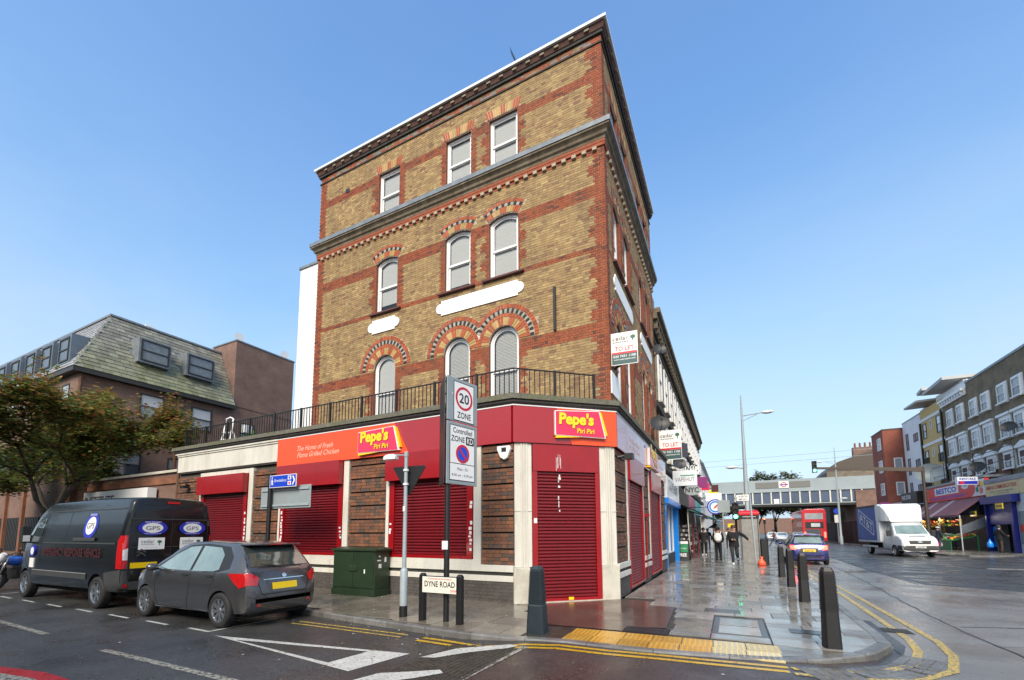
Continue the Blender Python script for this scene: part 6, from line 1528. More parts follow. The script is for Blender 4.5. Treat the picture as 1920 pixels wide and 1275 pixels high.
# ---- motorcycles at the far left
def motorcycle(loc, rz, paint, label):
    root = thing('motorcycle', label, 'motorcycle', loc, rz, 'motorcycles parked beyond the van')
    ty = MB(); R = 0.3
    ring = []
    for k in range(20):
        a = 2 * pi * k / 20; ring.append([((R + 0.06 * cos(t * pi / 3)) * cos(a), 0.06 * sin(t * pi / 3), (R + 0.06 * cos(t * pi / 3)) * sin(a)) for t in range(6)])
    ty.ring(ring + [ring[0]], cap=False); tm = ty.mesh('wheel', M['tyre'], smooth=True)
    hb = MB(); hb.lathe([(0.05, -0.06), (0.05, 0.06)], n=10, axis='y')
    for k in range(6): a = pi * k / 3; hb.tube((0, 0, 0), (R * cos(a), 0, R * sin(a)), 0.015, n=5)
    hm = hb.mesh('hub', M['rim'])
    for x in (-0.7, 0.72): o = mk('wheel', tm, root, (x, 0, 0.36)); mk('hub', hm, o)
    m = MB(); m.path([(0.72, 0.09, 0.36), (0.5, 0.09, 0.85), (0.44, 0.08, 1.0)], 0.025); m.path([(0.72, -0.09, 0.36), (0.5, -0.09, 0.85), (0.44, -0.08, 1.0)], 0.025); m.build('fork', M['rim'], root, smooth=True)
    m = MB(); m.path([(0.36, -0.38, 1.05), (0.42, -0.2, 1.07), (0.44, 0, 1.0), (0.42, 0.2, 1.07), (0.36, 0.38, 1.05)], 0.016); m.build('handlebar', M['iron'], root, smooth=True)
    m = MB(); m.sphere((0.16, 0, 0.85), 0.2, 12, 8, (1.5, 0.75, 0.75)); m.build('fuel_tank', M[paint], root, smooth=True)
    m = MB(); m.sphere((-0.35, 0, 0.82), 0.2, 12, 8, (1.9, 0.7, 0.42)); m.build('seat', M['trim'], root, smooth=True)
    m = MB(); m.sphere((0.58, 0, 0.95), 0.13, 12, 8, (0.8, 0.9, 1.1)); m.build('headlamp', M['tail_clear'], root, smooth=True)
    m = MB(); m.box(-0.2, 0.25, -0.14, 0.14, 0.32, 0.66); m.path([(-0.7, 0.06, 0.36), (-0.1, 0.08, 0.42)], 0.03); m.build('engine', M['rim_dark'], root, bevel=0.03)
    m = MB(); m.path([(0.2, -0.14, 0.4), (-0.3, -0.18, 0.3), (-0.9, -0.18, 0.45)], [0.03, 0.04, 0.05], 8); m.build('exhaust', M['chrome'], root, smooth=True)
    m = MB(); m.path([(-0.55, 0, 0.78), (-0.85, 0, 0.75), (-1.05, 0, 0.62)], [0.09, 0.07, 0.05], 8); m.build('tail_fairing', M[paint], root, smooth=True)
    m = MB(); m.box(-1.0, -0.62, -0.2, 0.2, 0.92, 1.22); m.build('top_box', M['trim'], root, bevel=0.04)
    for s in (-1, 1): m = MB(); m.sphere((0.42, s * 0.36, 1.2), 0.06, 8, 6, (0.4, 1, 0.7)); m.tube((0.4, s * 0.34, 1.06), (0.42, s * 0.36, 1.18), 0.008, n=5); m.build('mirror', M['trim'], root)
M['bike_blue'] = mat('bike_blue', RGB(24, 96, 200), 0.25, var=0.05, coat=0.8)
motorcycle((-19.5, 5.3, -0.1), radians(-60), 'bike_blue', 'blue motorcycle at the far left beyond the van front')
motorcycle((-20.6, 5.7, -0.1), radians(-70), 'trim', 'black motorcycle behind the blue motorcycle at the left edge')
# ================================================================== street furniture
M['sign_back'] = mat('sign_back_grey', (0.3, 0.345, 0.36), 0.5, 0.2, var=0.08)
M['galv'] = mat('grey_lamp_paint', (0.33, 0.38, 0.41), 0.45, 0.1, var=0.12, vscale=4)
M['sign_red'] = mat('sign_red', RGB(196, 20, 44), 0.4, var=0); M['sign_blue'] = mat('sign_blue', RGB(10, 72, 200), 0.4, var=0)
M['post_black'] = mat('black_post', (0.008, 0.008, 0.009), 0.5, var=0.25, vscale=15)
M['boll_teal'] = mat('dark_teal_plastic', (0.016, 0.026, 0.034), 0.45, var=0.15, vscale=10)
M['cab_green'] = mat('cabinet_green', (0.017, 0.035, 0.017), 0.4, var=0.2, vscale=4, dirt=(0.04, 0.045, 0.03), dscale=3, damt=0.4)
def disc(fr, u, z, r, d0, d1, n=32, sx=1.0):
    m = MB(fr); m.prism([(u + sx * r * cos(2 * pi * k / n), z + r * sin(2 * pi * k / n)) for k in range(n)], d0, d1); return m
def annu(fr, u, z, r0, r1, d0, d1, n=36):
    m = MB(fr)
    for k in range(n):
        a, b = 2 * pi * k / n, 2 * pi * (k + 1) / n
        m.prism([(u + r * cos(t), z + r * sin(t)) for r, t in ((r0, a), (r1, a), (r1, b), (r0, b))], d0, d1)
    return m
# --- 20 zone signs
zp = thing('zone_signpost', 'black post carrying the 20 zone and controlled parking zone signs', 'signpost', (-4.53, 6.45, 0))
m = MB(); m.tube((-4.53, 6.45, -0.02), (-4.53, 6.45, 4.42), 0.05, n=14); part(zp, 'post', m, 'post_black', smooth=False, auto=40)
ang = radians(11.6); dd = (sin(ang), cos(ang)); FZ = Fr((-4.53, 6.45), dd, (dd[1], -dd[0])); FZ.o += FZ.n * 0.075
for nm, z0, z1, a0, a1 in (('speed_zone_sign', 3.59, 4.42, -0.1, 0.7), ('parking_zone_sign', 2.42, 3.575, -0.1, 0.7)):
    m = MB(FZ); m.box(a0, a1, -0.02, 0.0, z0, z1); bk = part(zp, nm, m, 'sign_back', bevel=0.012)
    if nm[0] == 's':
        m = MB(FZ); m.box(0.06, 0.6, 0.0, 0.003, 3.61, 4.36); m.build('border', M['sign_black'], bk)
        m = MB(FZ); m.box(0.075, 0.585, 0.003, 0.005, 3.625, 4.345); m.build('face', M['sign_white'], bk)
        annu(FZ, 0.33, 4.06, 0.18, 0.225, 0.005, 0.008).build('red_ring', M['sign_red'], bk)
        text('lettering', '20', M['sign_black'], FZ, 0.33, 3.965, 0.008, height=0.19, width=0.26, parent=bk, align='c', bold=0.015)
        text('lettering', 'ZONE', M['sign_black'], FZ, 0.33, 3.67, 0.007, height=0.12, width=0.36, parent=bk, align='c', bold=0.012)
    else:
        m = MB(FZ); m.box(-0.03, 0.63, 0.0, 0.003, 2.49, 3.52); m.build('border', M['sign_black'], bk)
        m = MB(FZ); m.box(-0.015, 0.615, 0.003, 0.005, 2.815, 3.505); m.build('face', M['sign_white'], bk)
        m = MB(FZ); m.box(-0.015, 0.615, 0.003, 0.005, 2.505, 2.8); m.build('face', M['sign_white'], bk)
        text('lettering', 'Controlled', M['sign_black'], FZ, 0.3, 3.375, 0.007, height=0.1, width=0.5, parent=bk, align='c', bold=0.01)
        text('lettering', 'ZONE', M['sign_black'], FZ, 0.0, 3.215, 0.007, height=0.105, width=0.35, parent=bk, bold=0.012)
        m = MB(FZ); m.box(0.385, 0.6, 0.005, 0.007, 3.185, 3.345); m.build('zone_block', M['sign_black'], bk)
        text('lettering', 'KD', M['sign_white'], FZ, 0.492, 3.21, 0.009, height=0.11, width=0.16, parent=bk, align='c', bold=0.015)
        disc(FZ, 0.3, 3.0, 0.135, 0.005, 0.007).build('blue_disc', M['sign_blue'], bk); annu(FZ, 0.3, 3.0, 0.13, 0.175, 0.0051, 0.0085).build('red_ring', M['sign_red'], bk)
        m = MB(FZ); c, s = cos(radians(-48)), sin(radians(-48)); L, w = 0.135, 0.02
        m.prism([(0.3 + c * t * L - s * q * w, 3.0 + s * t * L + c * q * w) for t, q in ((-1, -1), (1, -1), (1, 1), (-1, 1))], 0.007, 0.009); m.build('red_bar', M['sign_red'], bk)
        text('lettering', 'Mon - Fri', M['sign_black'], FZ, 0.3, 2.68, 0.007, height=0.06, width=0.27, parent=bk, align='c')
        text('lettering', '8.30 am - 6.30 pm', M['sign_black'], FZ, 0.3, 2.56, 0.007, height=0.06, width=0.55, parent=bk, align='c')
d2 = Vector((-0.67, 0.74)).normalized(); FB = Fr((-4.55, 6.45), d2, (-d2.y, d2.x))
m = MB(FB); m.box(-0.12, 0.6, 0.05, 0.075, 2.42, 4.42); part(zp, 'rear_sign', m, 'sign_black', bevel=0.01)
for z in (2.8, 3.3, 4.1): m = MB(); m.tube((-4.6, 6.42, z), (-4.45, 6.48, z), 0.02); part(zp, 'clip', m, 'alu')
m = MB(); m.box(-4.59, -4.47, 6.385, 6.398, 1.25, 1.4); part(zp, 'sticker', m, 'sticker')
# --- street name plate
nm_ = thing('street_nameplate', 'white DYNE ROAD nameplate between two short black posts', 'sign', (-4.56, 6.34, 0))
for x, y in ((-4.964, 6.346), (-4.165, 6.33)):
    m = MB(); m.box(x - 0.05, x + 0.05, y - 0.05, y + 0.05, -0.02, 0.79); m.ring([[(x - 0.05, y - 0.05, 0.79), (x + 0.05, y - 0.05, 0.79), (x + 0.05, y + 0.05, 0.79), (x - 0.05, y + 0.05, 0.79)], [(x - 0.03, y - 0.03, 0.83), (x + 0.03, y - 0.03, 0.83), (x + 0.03, y + 0.03, 0.83), (x - 0.03, y + 0.03, 0.83)]]); part(nm_, 'post', m, 'post_black', bevel=0.006)
FN = Fr((0, 6.28), (1, 0), (0, -1)); m = MB(FN); m.box(-4.93, -4.18, -0.03, 0.0, 0.5, 0.775); part(nm_, 'plate', m, 'nameplate' if 'nameplate' in M else M.setdefault('nameplate', mat('nameplate', (0.72, 0.7, 0.62), 0.45, var=0.08)), bevel=0.006)
m = MB(FN); m.box(-4.95, -4.16, -0.04, -0.031, 0.485, 0.79); part(nm_, 'plate_back', m, 'post_black')
put(text('lettering', 'DYNE ROAD', M['sign_black'], FN, -4.555, 0.605, 0.003, height=0.1, width=0.64, align='c', bold=0.012), nm_)
put(text('lettering', 'LONDON BOROUGH OF BRENT', M['sign_red'], FN, -4.555, 0.73, 0.003, height=0.026, width=0.5, align='c'), nm_)
put(text('lettering', 'NW6', M['sign_red'], FN, -4.2, 0.525, 0.003, height=0.05, width=0.13, align='r'), nm_)
# --- grey lamp column with give-way sign back
lc = thing('lamp_column', 'slim grey lamp column with the black back of a triangular sign', 'lamp post', (-5.505, 6.468, 0))
m = MB(); m.lathe([(0.075, -0.02), (0.075, 0.2)], (-5.505, 6.468, 0), 14); part(lc, 'base_band', m, 'post_black', auto=40)
m = MB(); m.lathe([(0.072, 0.2), (0.072, 0.84), (0.06, 0.87), (0.04, 0.89)], (-5.505, 6.468, 0), 14); part(lc, 'base', m, 'galv', auto=40)
m = MB(); m.lathe([(0.04, 0.88), (0.036, 3.0), (0.045, 3.0), (0.045, 3.09), (0.03, 3.1)], (-5.505, 6.468, 0), 14); part(lc, 'column', m, 'galv', auto=40)
m = MB(); m.tube((-5.505, 6.468, 3.03), (-5.75, 6.44, 3.05), 0.014); part(lc, 'arm', m, 'galv')
m = MB(); m.ring([[(-5.72 + a, 6.44 + b, z) for a, b in ((0, -0.05), (0, 0.05), (-0.16, 0.08), (-0.3, 0.05), (-0.3, -0.05), (-0.16, -0.08))] for z in (2.97, 3.03)] + [[(-5.78 + a * .6, 6.44 + b * .6, 3.07) for a, b in ((0, -0.05), (0, 0.05), (-0.16, 0.08), (-0.3, 0.05), (-0.3, -0.05), (-0.16, -0.08))]]); part(lc, 'lantern', m, 'alu', smooth=False)
FT = Fr((-5.505, 6.55), (1, 0.05), (0.05, -1)); m = MB(FT)
m.prism([(-0.38, 2.8), (-0.36, 2.83), (0.36, 2.83), (0.38, 2.8), (0.03, 2.28), (-0.03, 2.28)], -0.02, 0.0); part(lc, 'give_way_sign', m, 'sign_black', bevel=0.006)
for z in (2.45, 2.72): m = MB(); m.tube((-5.505, 6.468, z), (-5.505, 6.468, z + 0.04), 0.055, n=12); part(lc, 'clip', m, 'alu')
m = MB(); m.box(-5.53, -5.48, 6.425, 6.43, 1.95, 2.05); part(lc, 'number_tag', m, 'sticker')
# --- wayfinding signpost
wf = thing('wayfinding_signpost', 'dark post with a blue walking sign above a grey sign back', 'signpost', (-11.05, 7.5, 0))
m = MB(); m.tube((-11.05, 7.5, -0.02), (-11.05, 7.5, 3.15), 0.055, n=12); part(wf, 'post', m, 'post_black', auto=40)
fw_ = Fr((-11.05, 7.43), (1, 0.0), (0, -1))
m = MB(fw_); m.box(-0.5, 1.5, -0.17, -0.15, 2.2, 2.8); part(wf, 'grey_sign_back', m, 'sign_back', bevel=0.008)
for z in (2.26, 2.68): m = MB(fw_); m.box(-0.45, 1.45, -0.15, -0.12, z, z + 0.05); part(wf, 'sign_rail', m, 'galv')
m = MB(fw_); m.prism([(0.07, 2.75), (1.12, 2.75), (1.12, 3.08), (0.07, 3.08)], -0.02, 0.0); bs = part(wf, 'blue_sign', m, 'sign_white')
m = MB(fw_); m.prism([(0.085, 2.765), (1.105, 2.765), (1.105, 3.065), (0.085, 3.065)], 0.0, 0.003); m.build('blue_face', M['sign_blue2'] if 'sign_blue2' in M else M.setdefault('sign_blue2', mat('sign_blue_dark', RGB(12, 60, 190), 0.4, var=0)), bs)
text('lettering', 'Brondesbury', M['sign_white'], fw_, 0.27, 2.875, 0.005, width=0.48, height=0.1, parent=bs)
m = MB(fw_); m.prism([(0.97, 2.8), (1.02, 2.8), (1.08, 2.915), (1.02, 3.03), (0.97, 3.03), (1.03, 2.915)], 0.003, 0.006); m.build('arrow', M['sign_white'], bs)
for z, c in ((2.94, 'sign_white'), (2.8, 'sign_white')): m = MB(fw_); m.box(0.8, 0.93, 0.003, 0.006, z, z + 0.1); e_ = m.build('symbol', M[c], bs); disc(fw_, 0.865, z + 0.05, 0.035, 0.006, 0.008, 14).build('symbol_mark', M['sign_red' if z < 2.9 else 'sign_blue'], e_)
m = MB(fw_); m.path([(0.17, 0.004, 2.98), (0.175, 0.004, 2.9), (0.14, 0.004, 2.82)], 0.012, 5); m.path([(0.175, 0.004, 2.9), (0.21, 0.004, 2.82)], 0.012, 5); m.path([(0.13, 0.004, 2.9), (0.17, 0.004, 2.96), (0.22, 0.004, 2.9)], 0.009, 5); m.sphere((0.175, 0.004, 3.01), 0.02, 8, 6); m.build('walking_figure', M['sign_white'], bs)
# --- green cabinet
gc = thing('utility_cabinet', 'dark green street cabinet with stickers against the shop wall', 'cabinet', (-8.55, 8.3, 0))
m = MB(); m.box(-9.2, -7.78, 8.07, 8.58, 0.16, 1.1); part(gc, 'body', m, 'cab_green', bevel=0.012)
m = MB(); m.box(-9.22, -7.76, 8.04, 8.6, -0.02, 0.158); part(gc, 'base', m, 'cab_green', bevel=0.01)
m = MB(); m.ring([[(-9.25, 8.02, 1.1), (-7.73, 8.02, 1.1), (-7.73, 8.62, 1.1), (-9.25, 8.62, 1.1)], [(-9.25, 8.02, 1.14), (-7.73, 8.02, 1.14), (-7.73, 8.62, 1.14), (-9.25, 8.62, 1.14)], [(-9.18, 8.25, 1.19), (-7.8, 8.25, 1.19), (-7.8, 8.45, 1.19), (-9.18, 8.45, 1.19)]]); part(gc, 'lid', m, 'cab_green')
for a, b in ((-9.17, -8.5), (-8.49, -7.81)): m = MB(); m.box(a, b, 8.055, 8.07, 0.2, 1.07); part(gc, 'door', m, 'cab_green', bevel=0.006)
m = MB(); m.box(-8.62, -8.36, 8.03, 8.055, 0.6, 0.73); part(gc, 'handle', m, 'cab_green', bevel=0.01)
for y, z, w, h in ((8.2, 0.95, 0.05, 0.03), (8.15, 0.85, 0.12, 0.03), (8.4, 0.82, 0.06, 0.12), (8.2, 0.68, 0.09, 0.1)): m = MB(); m.box(-7.78, -7.776, y, y + w, z, z + h); part(gc, 'sticker', m, 'sticker')
m = MB(); m.box(-8.12, -8.08, 8.05, 8.055, 0.55, 0.65); part(gc, 'sticker', m, 'sticker')
# --- bollards
def bollard(name, label, x, y, w0, w1, h, mt, group, ribs=True, base=0.0, rot=0.0, pyramid=True, n_sides=8):
    b = thing(name, label, 'bollard', (x, y, -0.004), rot, group)
    def ringz(w, z): c = w * 0.3; return [(w, -w + c, z), (w, w - c, z), (w - c, w, z), (-w + c, w, z), (-w, w - c, z), (-w, -w + c, z), (-w + c, -w, z), (w - c, -w, z)]
    m = MB(); rib = MB(); z = 0; W = lambda z: w0 + (w1 - w0) * z / h
    R = [ringz(w0, -0.02)]
    lo = h * (0.42 if base else 0.45)
    R.append(ringz(W(lo), lo)); R.append(ringz(W(h - 0.05), h - 0.05)); R.append(ringz(W(h) * 0.7, h))
    m.ring(R); m.build('shaft', M[mt], b)
    if base: mm = MB(); mm.ring([ringz(w0 * 1.08, -0.02), ringz(W(lo) * 1.1, lo - 0.02), ringz(W(lo) * 1.02, lo)]); mm.build('foot', M[mt], b)
    n = 20
    for k in range(n):
        za = lo + 0.02 + (h - 0.07 - lo - 0.02) * k / n; hh = (h - 0.07 - lo) / n * 0.5
        if ribs:
            q = MB(); q.ring([ringz(W(za) + 0.011, za), ringz(W(za + hh) + 0.011, za + hh)]); q.build('rib', M[mt], b)
    return b
bollard('corner_bollard', 'dark teal ribbed bollard on the kerb in front of the shop entrance', -2.78, 6.43, 0.135, 0.085, 1.02, 'boll_teal', None, base=1)
for lab, x, y in (('tall black ribbed bollard nearest the camera at the kerb corner', 1.14, 7.25), ('second black bollard along the high road kerb from the corner', 1.39, 11.6), ('third black bollard along the high road kerb from the corner', 1.45, 14.5), ('farthest black bollard in the row, beside the blue car', 1.49, 17.4)):
    bollard('kerb_bollard', lab, x, y, 0.1, 0.07, 1.06, 'post_black', 'black bollards along the high road kerb', rot=0.1)
bollard('kiosk_bollard', 'stout black bollard beside the phone kiosk', 1.35, 23.0, 0.16, 0.16, 1.2, 'post_black', None, ribs=False)
# --- phone kiosk, pole, bag
kk = thing('phone_kiosk', 'grey phone kiosk with red domed top on the high road pavement', 'kiosk', (0.9, 25.9, 0))
m = MB(); m.box(0.46, 1.32, 25.5, 26.35, -0.02, 2.2); part(kk, 'cabin', m, M.setdefault('kiosk_grey', mat('kiosk_grey', (0.3, 0.29, 0.27), 0.35, 0.3, var=0.25, vscale=4, dirt=(0.25, 0.24, 0.22), damt=0.5)), bevel=0.02)
m = MB(); m.box(0.43, 1.35, 25.46, 26.39, 2.2, 2.36); part(kk, 'name_band', m, 'post_black')
m = MB()
for k in range(6):
    pass
m.ring([[(0.41, 25.44, 2.36), (1.37, 25.44, 2.36), (1.37, 26.4, 2.36), (0.41, 26.4, 2.36)], [(0.41, 25.44, 2.5), (1.37, 25.44, 2.5), (1.37, 26.4, 2.5), (0.41, 26.4, 2.5)], [(0.5, 25.55, 2.62), (1.28, 25.55, 2.62), (1.28, 26.3, 2.62), (0.5, 26.3, 2.62)]]); part(kk, 'red_top', m, 'sign_red', bevel=0.03)
put(text('lettering', 'telephone', M['sign_white'], Fr((0, 25.46), (1, 0), (0, -1)), 0.9, 2.24, 0.004, width=0.6, height=0.09, align='c'), kk)
for a in (0.5, 1.26): m = MB(); m.box(a, a + 0.03, 25.48, 25.5, 0.05, 2.18); part(kk, 'edge_trim', m, 'rim_dark')
al_ = thing('albion_mews_sign', 'pole with a white ALBION MEWS arrow sign in front of the kiosk', 'signpost', (1.0, 22.9, 0))
m = MB(); m.tube((1.0, 22.9, -0.02), (0.88, 22.9, 3.3), 0.04, n=10); part(al_, 'post', m, 'galv', auto=40)
FA = Fr((0, 22.85), (1, 0), (0, -1)); m = MB(FA); m.prism([(0.24, 3.08), (0.33, 2.93), (0.87, 2.93), (0.87, 3.26), (0.33, 3.26)], -0.01, 0.015); pl_ = part(al_, 'arrow_plate', m, 'sign_black')
m = MB(FA); m.prism([(0.27, 3.08), (0.345, 2.95), (0.85, 2.95), (0.85, 3.24), (0.345, 3.24)], 0.015, 0.02); m.build('face', M['sign_white'], pl_)
text('lettering', 'ALBION', M['sign_black'], FA, 0.6, 3.11, 0.022, width=0.38, height=0.095, parent=pl_, align='c', bold=0.01); text('lettering', 'MEWS', M['sign_black'], FA, 0.6, 2.975, 0.022, width=0.3, height=0.095, parent=pl_, align='c', bold=0.01)
m = MB(FA); m.prism([(0.29, 3.08), (0.35, 3.0), (0.37, 3.02), (0.325, 3.08), (0.37, 3.14), (0.35, 3.16)], 0.02, 0.023); m.build('arrow', M['sign_black'], pl_)
bag = MB()
R = []
for z, r in ((0.0, 0.13), (0.05, 0.16), (0.16, 0.15), (0.25, 0.09), (0.3, 0.04), (0.36, 0.06), (0.4, 0.03)):
    R.append([(1.2 + (r + 0.02 * sin(k * 2.3 + z * 20)) * cos(k * pi / 6), 22.75 + (r + 0.02 * cos(k * 1.7)) * sin(k * pi / 6), z) for k in range(12)])
bag.ring(R); tag(bag.build('carrier_bag', mat('orange_bag', RGB(250, 90, 50), 0.4, var=0.15, vscale=12), smooth=True), 'orange plastic bag tied and left at the foot of the pole', 'bag')
# --- traffic lights
M['lamp_green'] = mat('lamp_green_lit', (0.1, 0.8, 0.4), 0.3, var=0, emit=(0.1, 1.0, 0.55), estr=2.0); M['lamp_off'] = mat('lamp_off', (0.03, 0.02, 0.02), 0.3, var=0)
M['lamp_redlit'] = mat('lamp_red_lit', (0.8, 0.1, 0.05), 0.3, var=0, emit=(1.0, 0.08, 0.03), estr=4.0)
def head(root, fr, u, z, lit=2, col='lamp_green', s=1.0):
    m = MB(fr); m.box(u - 0.16 * s, u + 0.16 * s, -0.18, 0.0, z, z + 0.92 * s); h = part(root, 'signal_head', m, 'post_black', bevel=0.03)
    for k in range(3):
        zc = z + (0.77 - 0.3 * k) * s
        disc(fr, u, zc, 0.1 * s, 0.0, 0.012, 18).build('lens', M[col if k == lit else 'lamp_off'], h)
        v = MB(fr); n = 10; P = [(u + 0.115 * s * cos(t), zc + 0.115 * s * sin(t)) for t in [pi * j / n for j in range(n + 1)]]; Q = [(u + 0.122 * s * cos(t), zc + 0.122 * s * sin(t)) for t in [pi * j / n for j in range(n, -1, -1)]]
        v.prism(P + Q, 0.0, 0.16 * s); v.build('visor', M['post_black'], h)
FS = Fr((0, 26.0), (1, 0), (0, -1))
tl = thing('traffic_light', 'green traffic light on a black post left of the kiosk', 'traffic light', (0.3, 26.1, 0))
m = MB(); m.tube((0.3, 26.15, -0.02), (0.3, 26.15, 3.1), 0.055, n=12); part(tl, 'post', m, 'post_black', auto=40); head(tl, FS, 0.3, 2.15)
m = MB(); m.path([(0.3, 26.15, 1.4), (0.55, 26.1, 1.7), (0.5, 26.1, 2.0)], 0.03); part(tl, 'bracket', m, 'post_black')
m = MB(FS); m.box(-0.1, 0.2, 0.0, 0.04, 1.75, 1.95); part(tl, 'yellow_box', m, 'sign_yellow')
ds = thing('direction_sign', 'white road sign back beside the green traffic light', 'sign', (-0.35, 29, 0))
m = MB(); m.tube((-0.35, 29, -0.02), (-0.35, 29, 3.5), 0.04, n=8); part(ds, 'post', m, 'galv'); m = MB(); m.box(-0.62, 0.05, 28.93, 28.96, 2.65, 3.4); part(ds, 'board', m, 'sign_back', bevel=0.02)
ms = thing('mast_arm_signal', 'tall brown mast whose long arm holds a green traffic light over the road', 'traffic light', (13.7, 44.5, 0))
M['mast'] = mat('mast_brown', (0.07, 0.055, 0.045), 0.5, 0.3, var=0.15)
m = MB(); m.tube((13.7, 44.5, -0.05), (13.7, 44.5, 6.5), 0.13, 0.1, n=12); part(ms, 'mast', m, 'mast', auto=40)
m = MB(); m.ring([[(13.82, 44.42, 6.1), (13.82, 44.58, 6.1), (13.82, 44.58, 6.45), (13.82, 44.42, 6.45)], [(6.9, 44.43, 6.78), (6.9, 44.57, 6.78), (6.9, 44.57, 6.95), (6.9, 44.43, 6.95)]]); part(ms, 'arm', m, 'mast')
head(ms, Fr((0, 44.5), (1, 0), (0, -1)), 6.72, 6.5, s=1.1)
fs_ = thing('far_traffic_light', 'distant traffic light showing red beneath the bridge', 'traffic light', (6.0, 97, 0))
m = MB(); m.tube((6.0, 97, -0.1), (6.0, 97, 3.4), 0.08, n=8); part(fs_, 'post', m, 'post_black'); head(fs_, Fr((0, 96.9), (1, 0), (0, -1)), 6.0, 2.9, 0, 'lamp_redlit', 1.3)
# --- tall lamp posts
def street_lamp(label, x, y, h, arms, r=0.11):
    t = thing('street_lamp', label, 'street lamp', (x, y, 0), 0, 'tall lamp posts on the high road')
    m = MB(); m.lathe([(r * 1.6, -0.03), (r * 1.6, 0.9), (r * 1.1, 1.0), (r, 4), (r * 0.62, h * 0.78), (r * 0.3, h)], n=12); m.build('column', M['galv'], t, auto=40)
    for dx, z in arms:
        s = 1 if dx > 0 else -1
        m = MB(); m.tube((0, 0, z), (dx * 0.75, 0, z + 0.06 * abs(dx)), 0.03, n=6); m.tube((0, 0, z - 0.3 if abs(dx) > 1 else z - 0.05), (dx * 0.6, 0, z + 0.02), 0.02, n=6); m.build('arm', M['galv'], t)
        m = MB(); m.sphere((dx, 0, z + 0.08), 0.32, 12, 8, (1.0, 0.45, 0.28)); m.build('lantern', M['alu'], t, smooth=True)
        m = MB(); m.sphere((dx, 0, z + 0.04), 0.24, 10, 6, (1.0, 0.45, 0.25)); m.build('lens', M['tail_clear'], t, smooth=True)
    return t
street_lamp('tall grey lamp post behind the phone kiosk', 0.9, 27.2, 9.2, ((1.25, 8.0), (-0.65, 5.05)))
street_lamp('grey lamp post at the right kerb short of the bridge', 11.4, 62, 11.3, ((-1.5, 9.6), (0.6, 5.2)))
# ================================================================== terrace on the left beyond the corner
M['grey_brick'] = brickmat('grey_stock_brick', (0.24, 0.205, 0.15), (0.31, 0.26, 0.19), (0.18, 0.155, 0.12), var=0.3)
FL = Fr((-2.75, 0), (0, 1), (1, 0))
tr = thing('grey_brick_terrace', 'sooty grey brick terrace with a heavy cornice beyond the corner building', 'building', (-6, 35, 0))
m = MB(); m.box(-12, -2.75, 19.3, 52, 3.2, 11.2); part(tr, 'wall', m, 'grey_brick')
for d0, z0, z1, mt in ((0.45, 11.2, 11.42, 'cornice'), (0.32, 10.95, 11.19, 'cornice'), (0.15, 10.55, 10.94, 'dark_moulding'), (0.1, 10.25, 10.3, 'cornice')): pbox(tr, 'cornice', FL, 19.25, 52.1, -0.2, d0, z0, z1, mt)
pbox(tr, 'parapet', FL, 19.3, 52, -0.4, 0.0, 11.43, 11.75, 'grey_brick'); pbox(tr, 'end_pier', FL, 19.27, 20.0, -0.3, 0.12, 11.43, 12.1, 'grey_brick')
pbox(tr, 'floor_band', FL, 19.28, 52, 0.0, 0.22, 7.0, 7.25, 'dark_moulding'); pbox(tr, 'floor_band', FL, 19.28, 52, 0.0, 0.3, 4.35, 4.6, 'dark_moulding')
br_ = MB(FL); br_.box(-0.06, 0.06, 0.0, 0.3, 0, 0.35); bme = br_.mesh('bracket', M['cornice'])
for k in range(54): o = mk('bracket', bme, None, (0, 19.5 + 0.6 * k, 10.58)); put(o, tr)
rw = random.Random(2)
for k in range(15):
    y = 20.6 + 2.1 * k
    for z0, z1 in ((7.6, 9.8), (5.0, 6.8)):
        pbox(tr, 'window_surround', FL, y - 0.16, y + 1.16, 0.0, 0.07, z0 - 0.05, z1 + 0.3, 'cornice' if rw.random() < 0.3 else 'grey_brick', fix=False)
        win(tr, FL, y, y + 1.0, z0, z1, 0.08, 'white_paint', ('pane', 'pane_pale'), d=0.115, sill='stone')
    if k % 2: pbox(tr, 'pilaster', FL, y - 0.75, y - 0.4, 0.0, 0.1, 4.62, 6.98, 'grey_brick')
# ground floor shops
def shopfront(name, label, y0, y1, fascia, fmat, pil, glassm='pane', awning=None, z0=3.0, z1=4.0, d=0.35, stall=0.5):
    t = thing(name, label, 'shop', (-3, (y0 + y1) / 2, 0))
    pbox(t, 'fascia', FL, y0, y1, 0.0, d, z0, z1, fmat, bevel=0.01)
    pbox(t, 'pilaster', FL, y0 + 0.02, y0 + 0.3, -0.2, d - 0.08, -0.02, z0, pil); pbox(t, 'pilaster', FL, y1 - 0.3, y1 - 0.02, -0.2, d - 0.08, -0.02, z0, pil)
    pbox(t, 'stall_riser', FL, y0 + 0.31, y1 - 0.31, -0.1, 0.12, -0.02, stall, 'dark_moulding')
    n = max(2, int((y1 - y0) / 1.3))
    for k in range(n):
        a = y0 + 0.31 + (y1 - y0 - 0.62) * k / n; b = y0 + 0.31 + (y1 - y0 - 0.62) * (k + 1) / n
        win(t, FL, a, b, stall, z0 - 0.05, 0.06, 'white_paint' if pil != 'trim' else 'black_frame', glassm, d=0.05, bars=0)
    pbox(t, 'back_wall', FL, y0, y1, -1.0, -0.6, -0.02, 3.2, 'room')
    return t
M['shop_blue'] = mat('shop_blue', RGB(10, 128, 220), 0.35, var=0.05, coat=0.3); M['shop_white'] = mat('shop_white', (0.7, 0.73, 0.76), 0.35, var=0.04, coat=0.3)
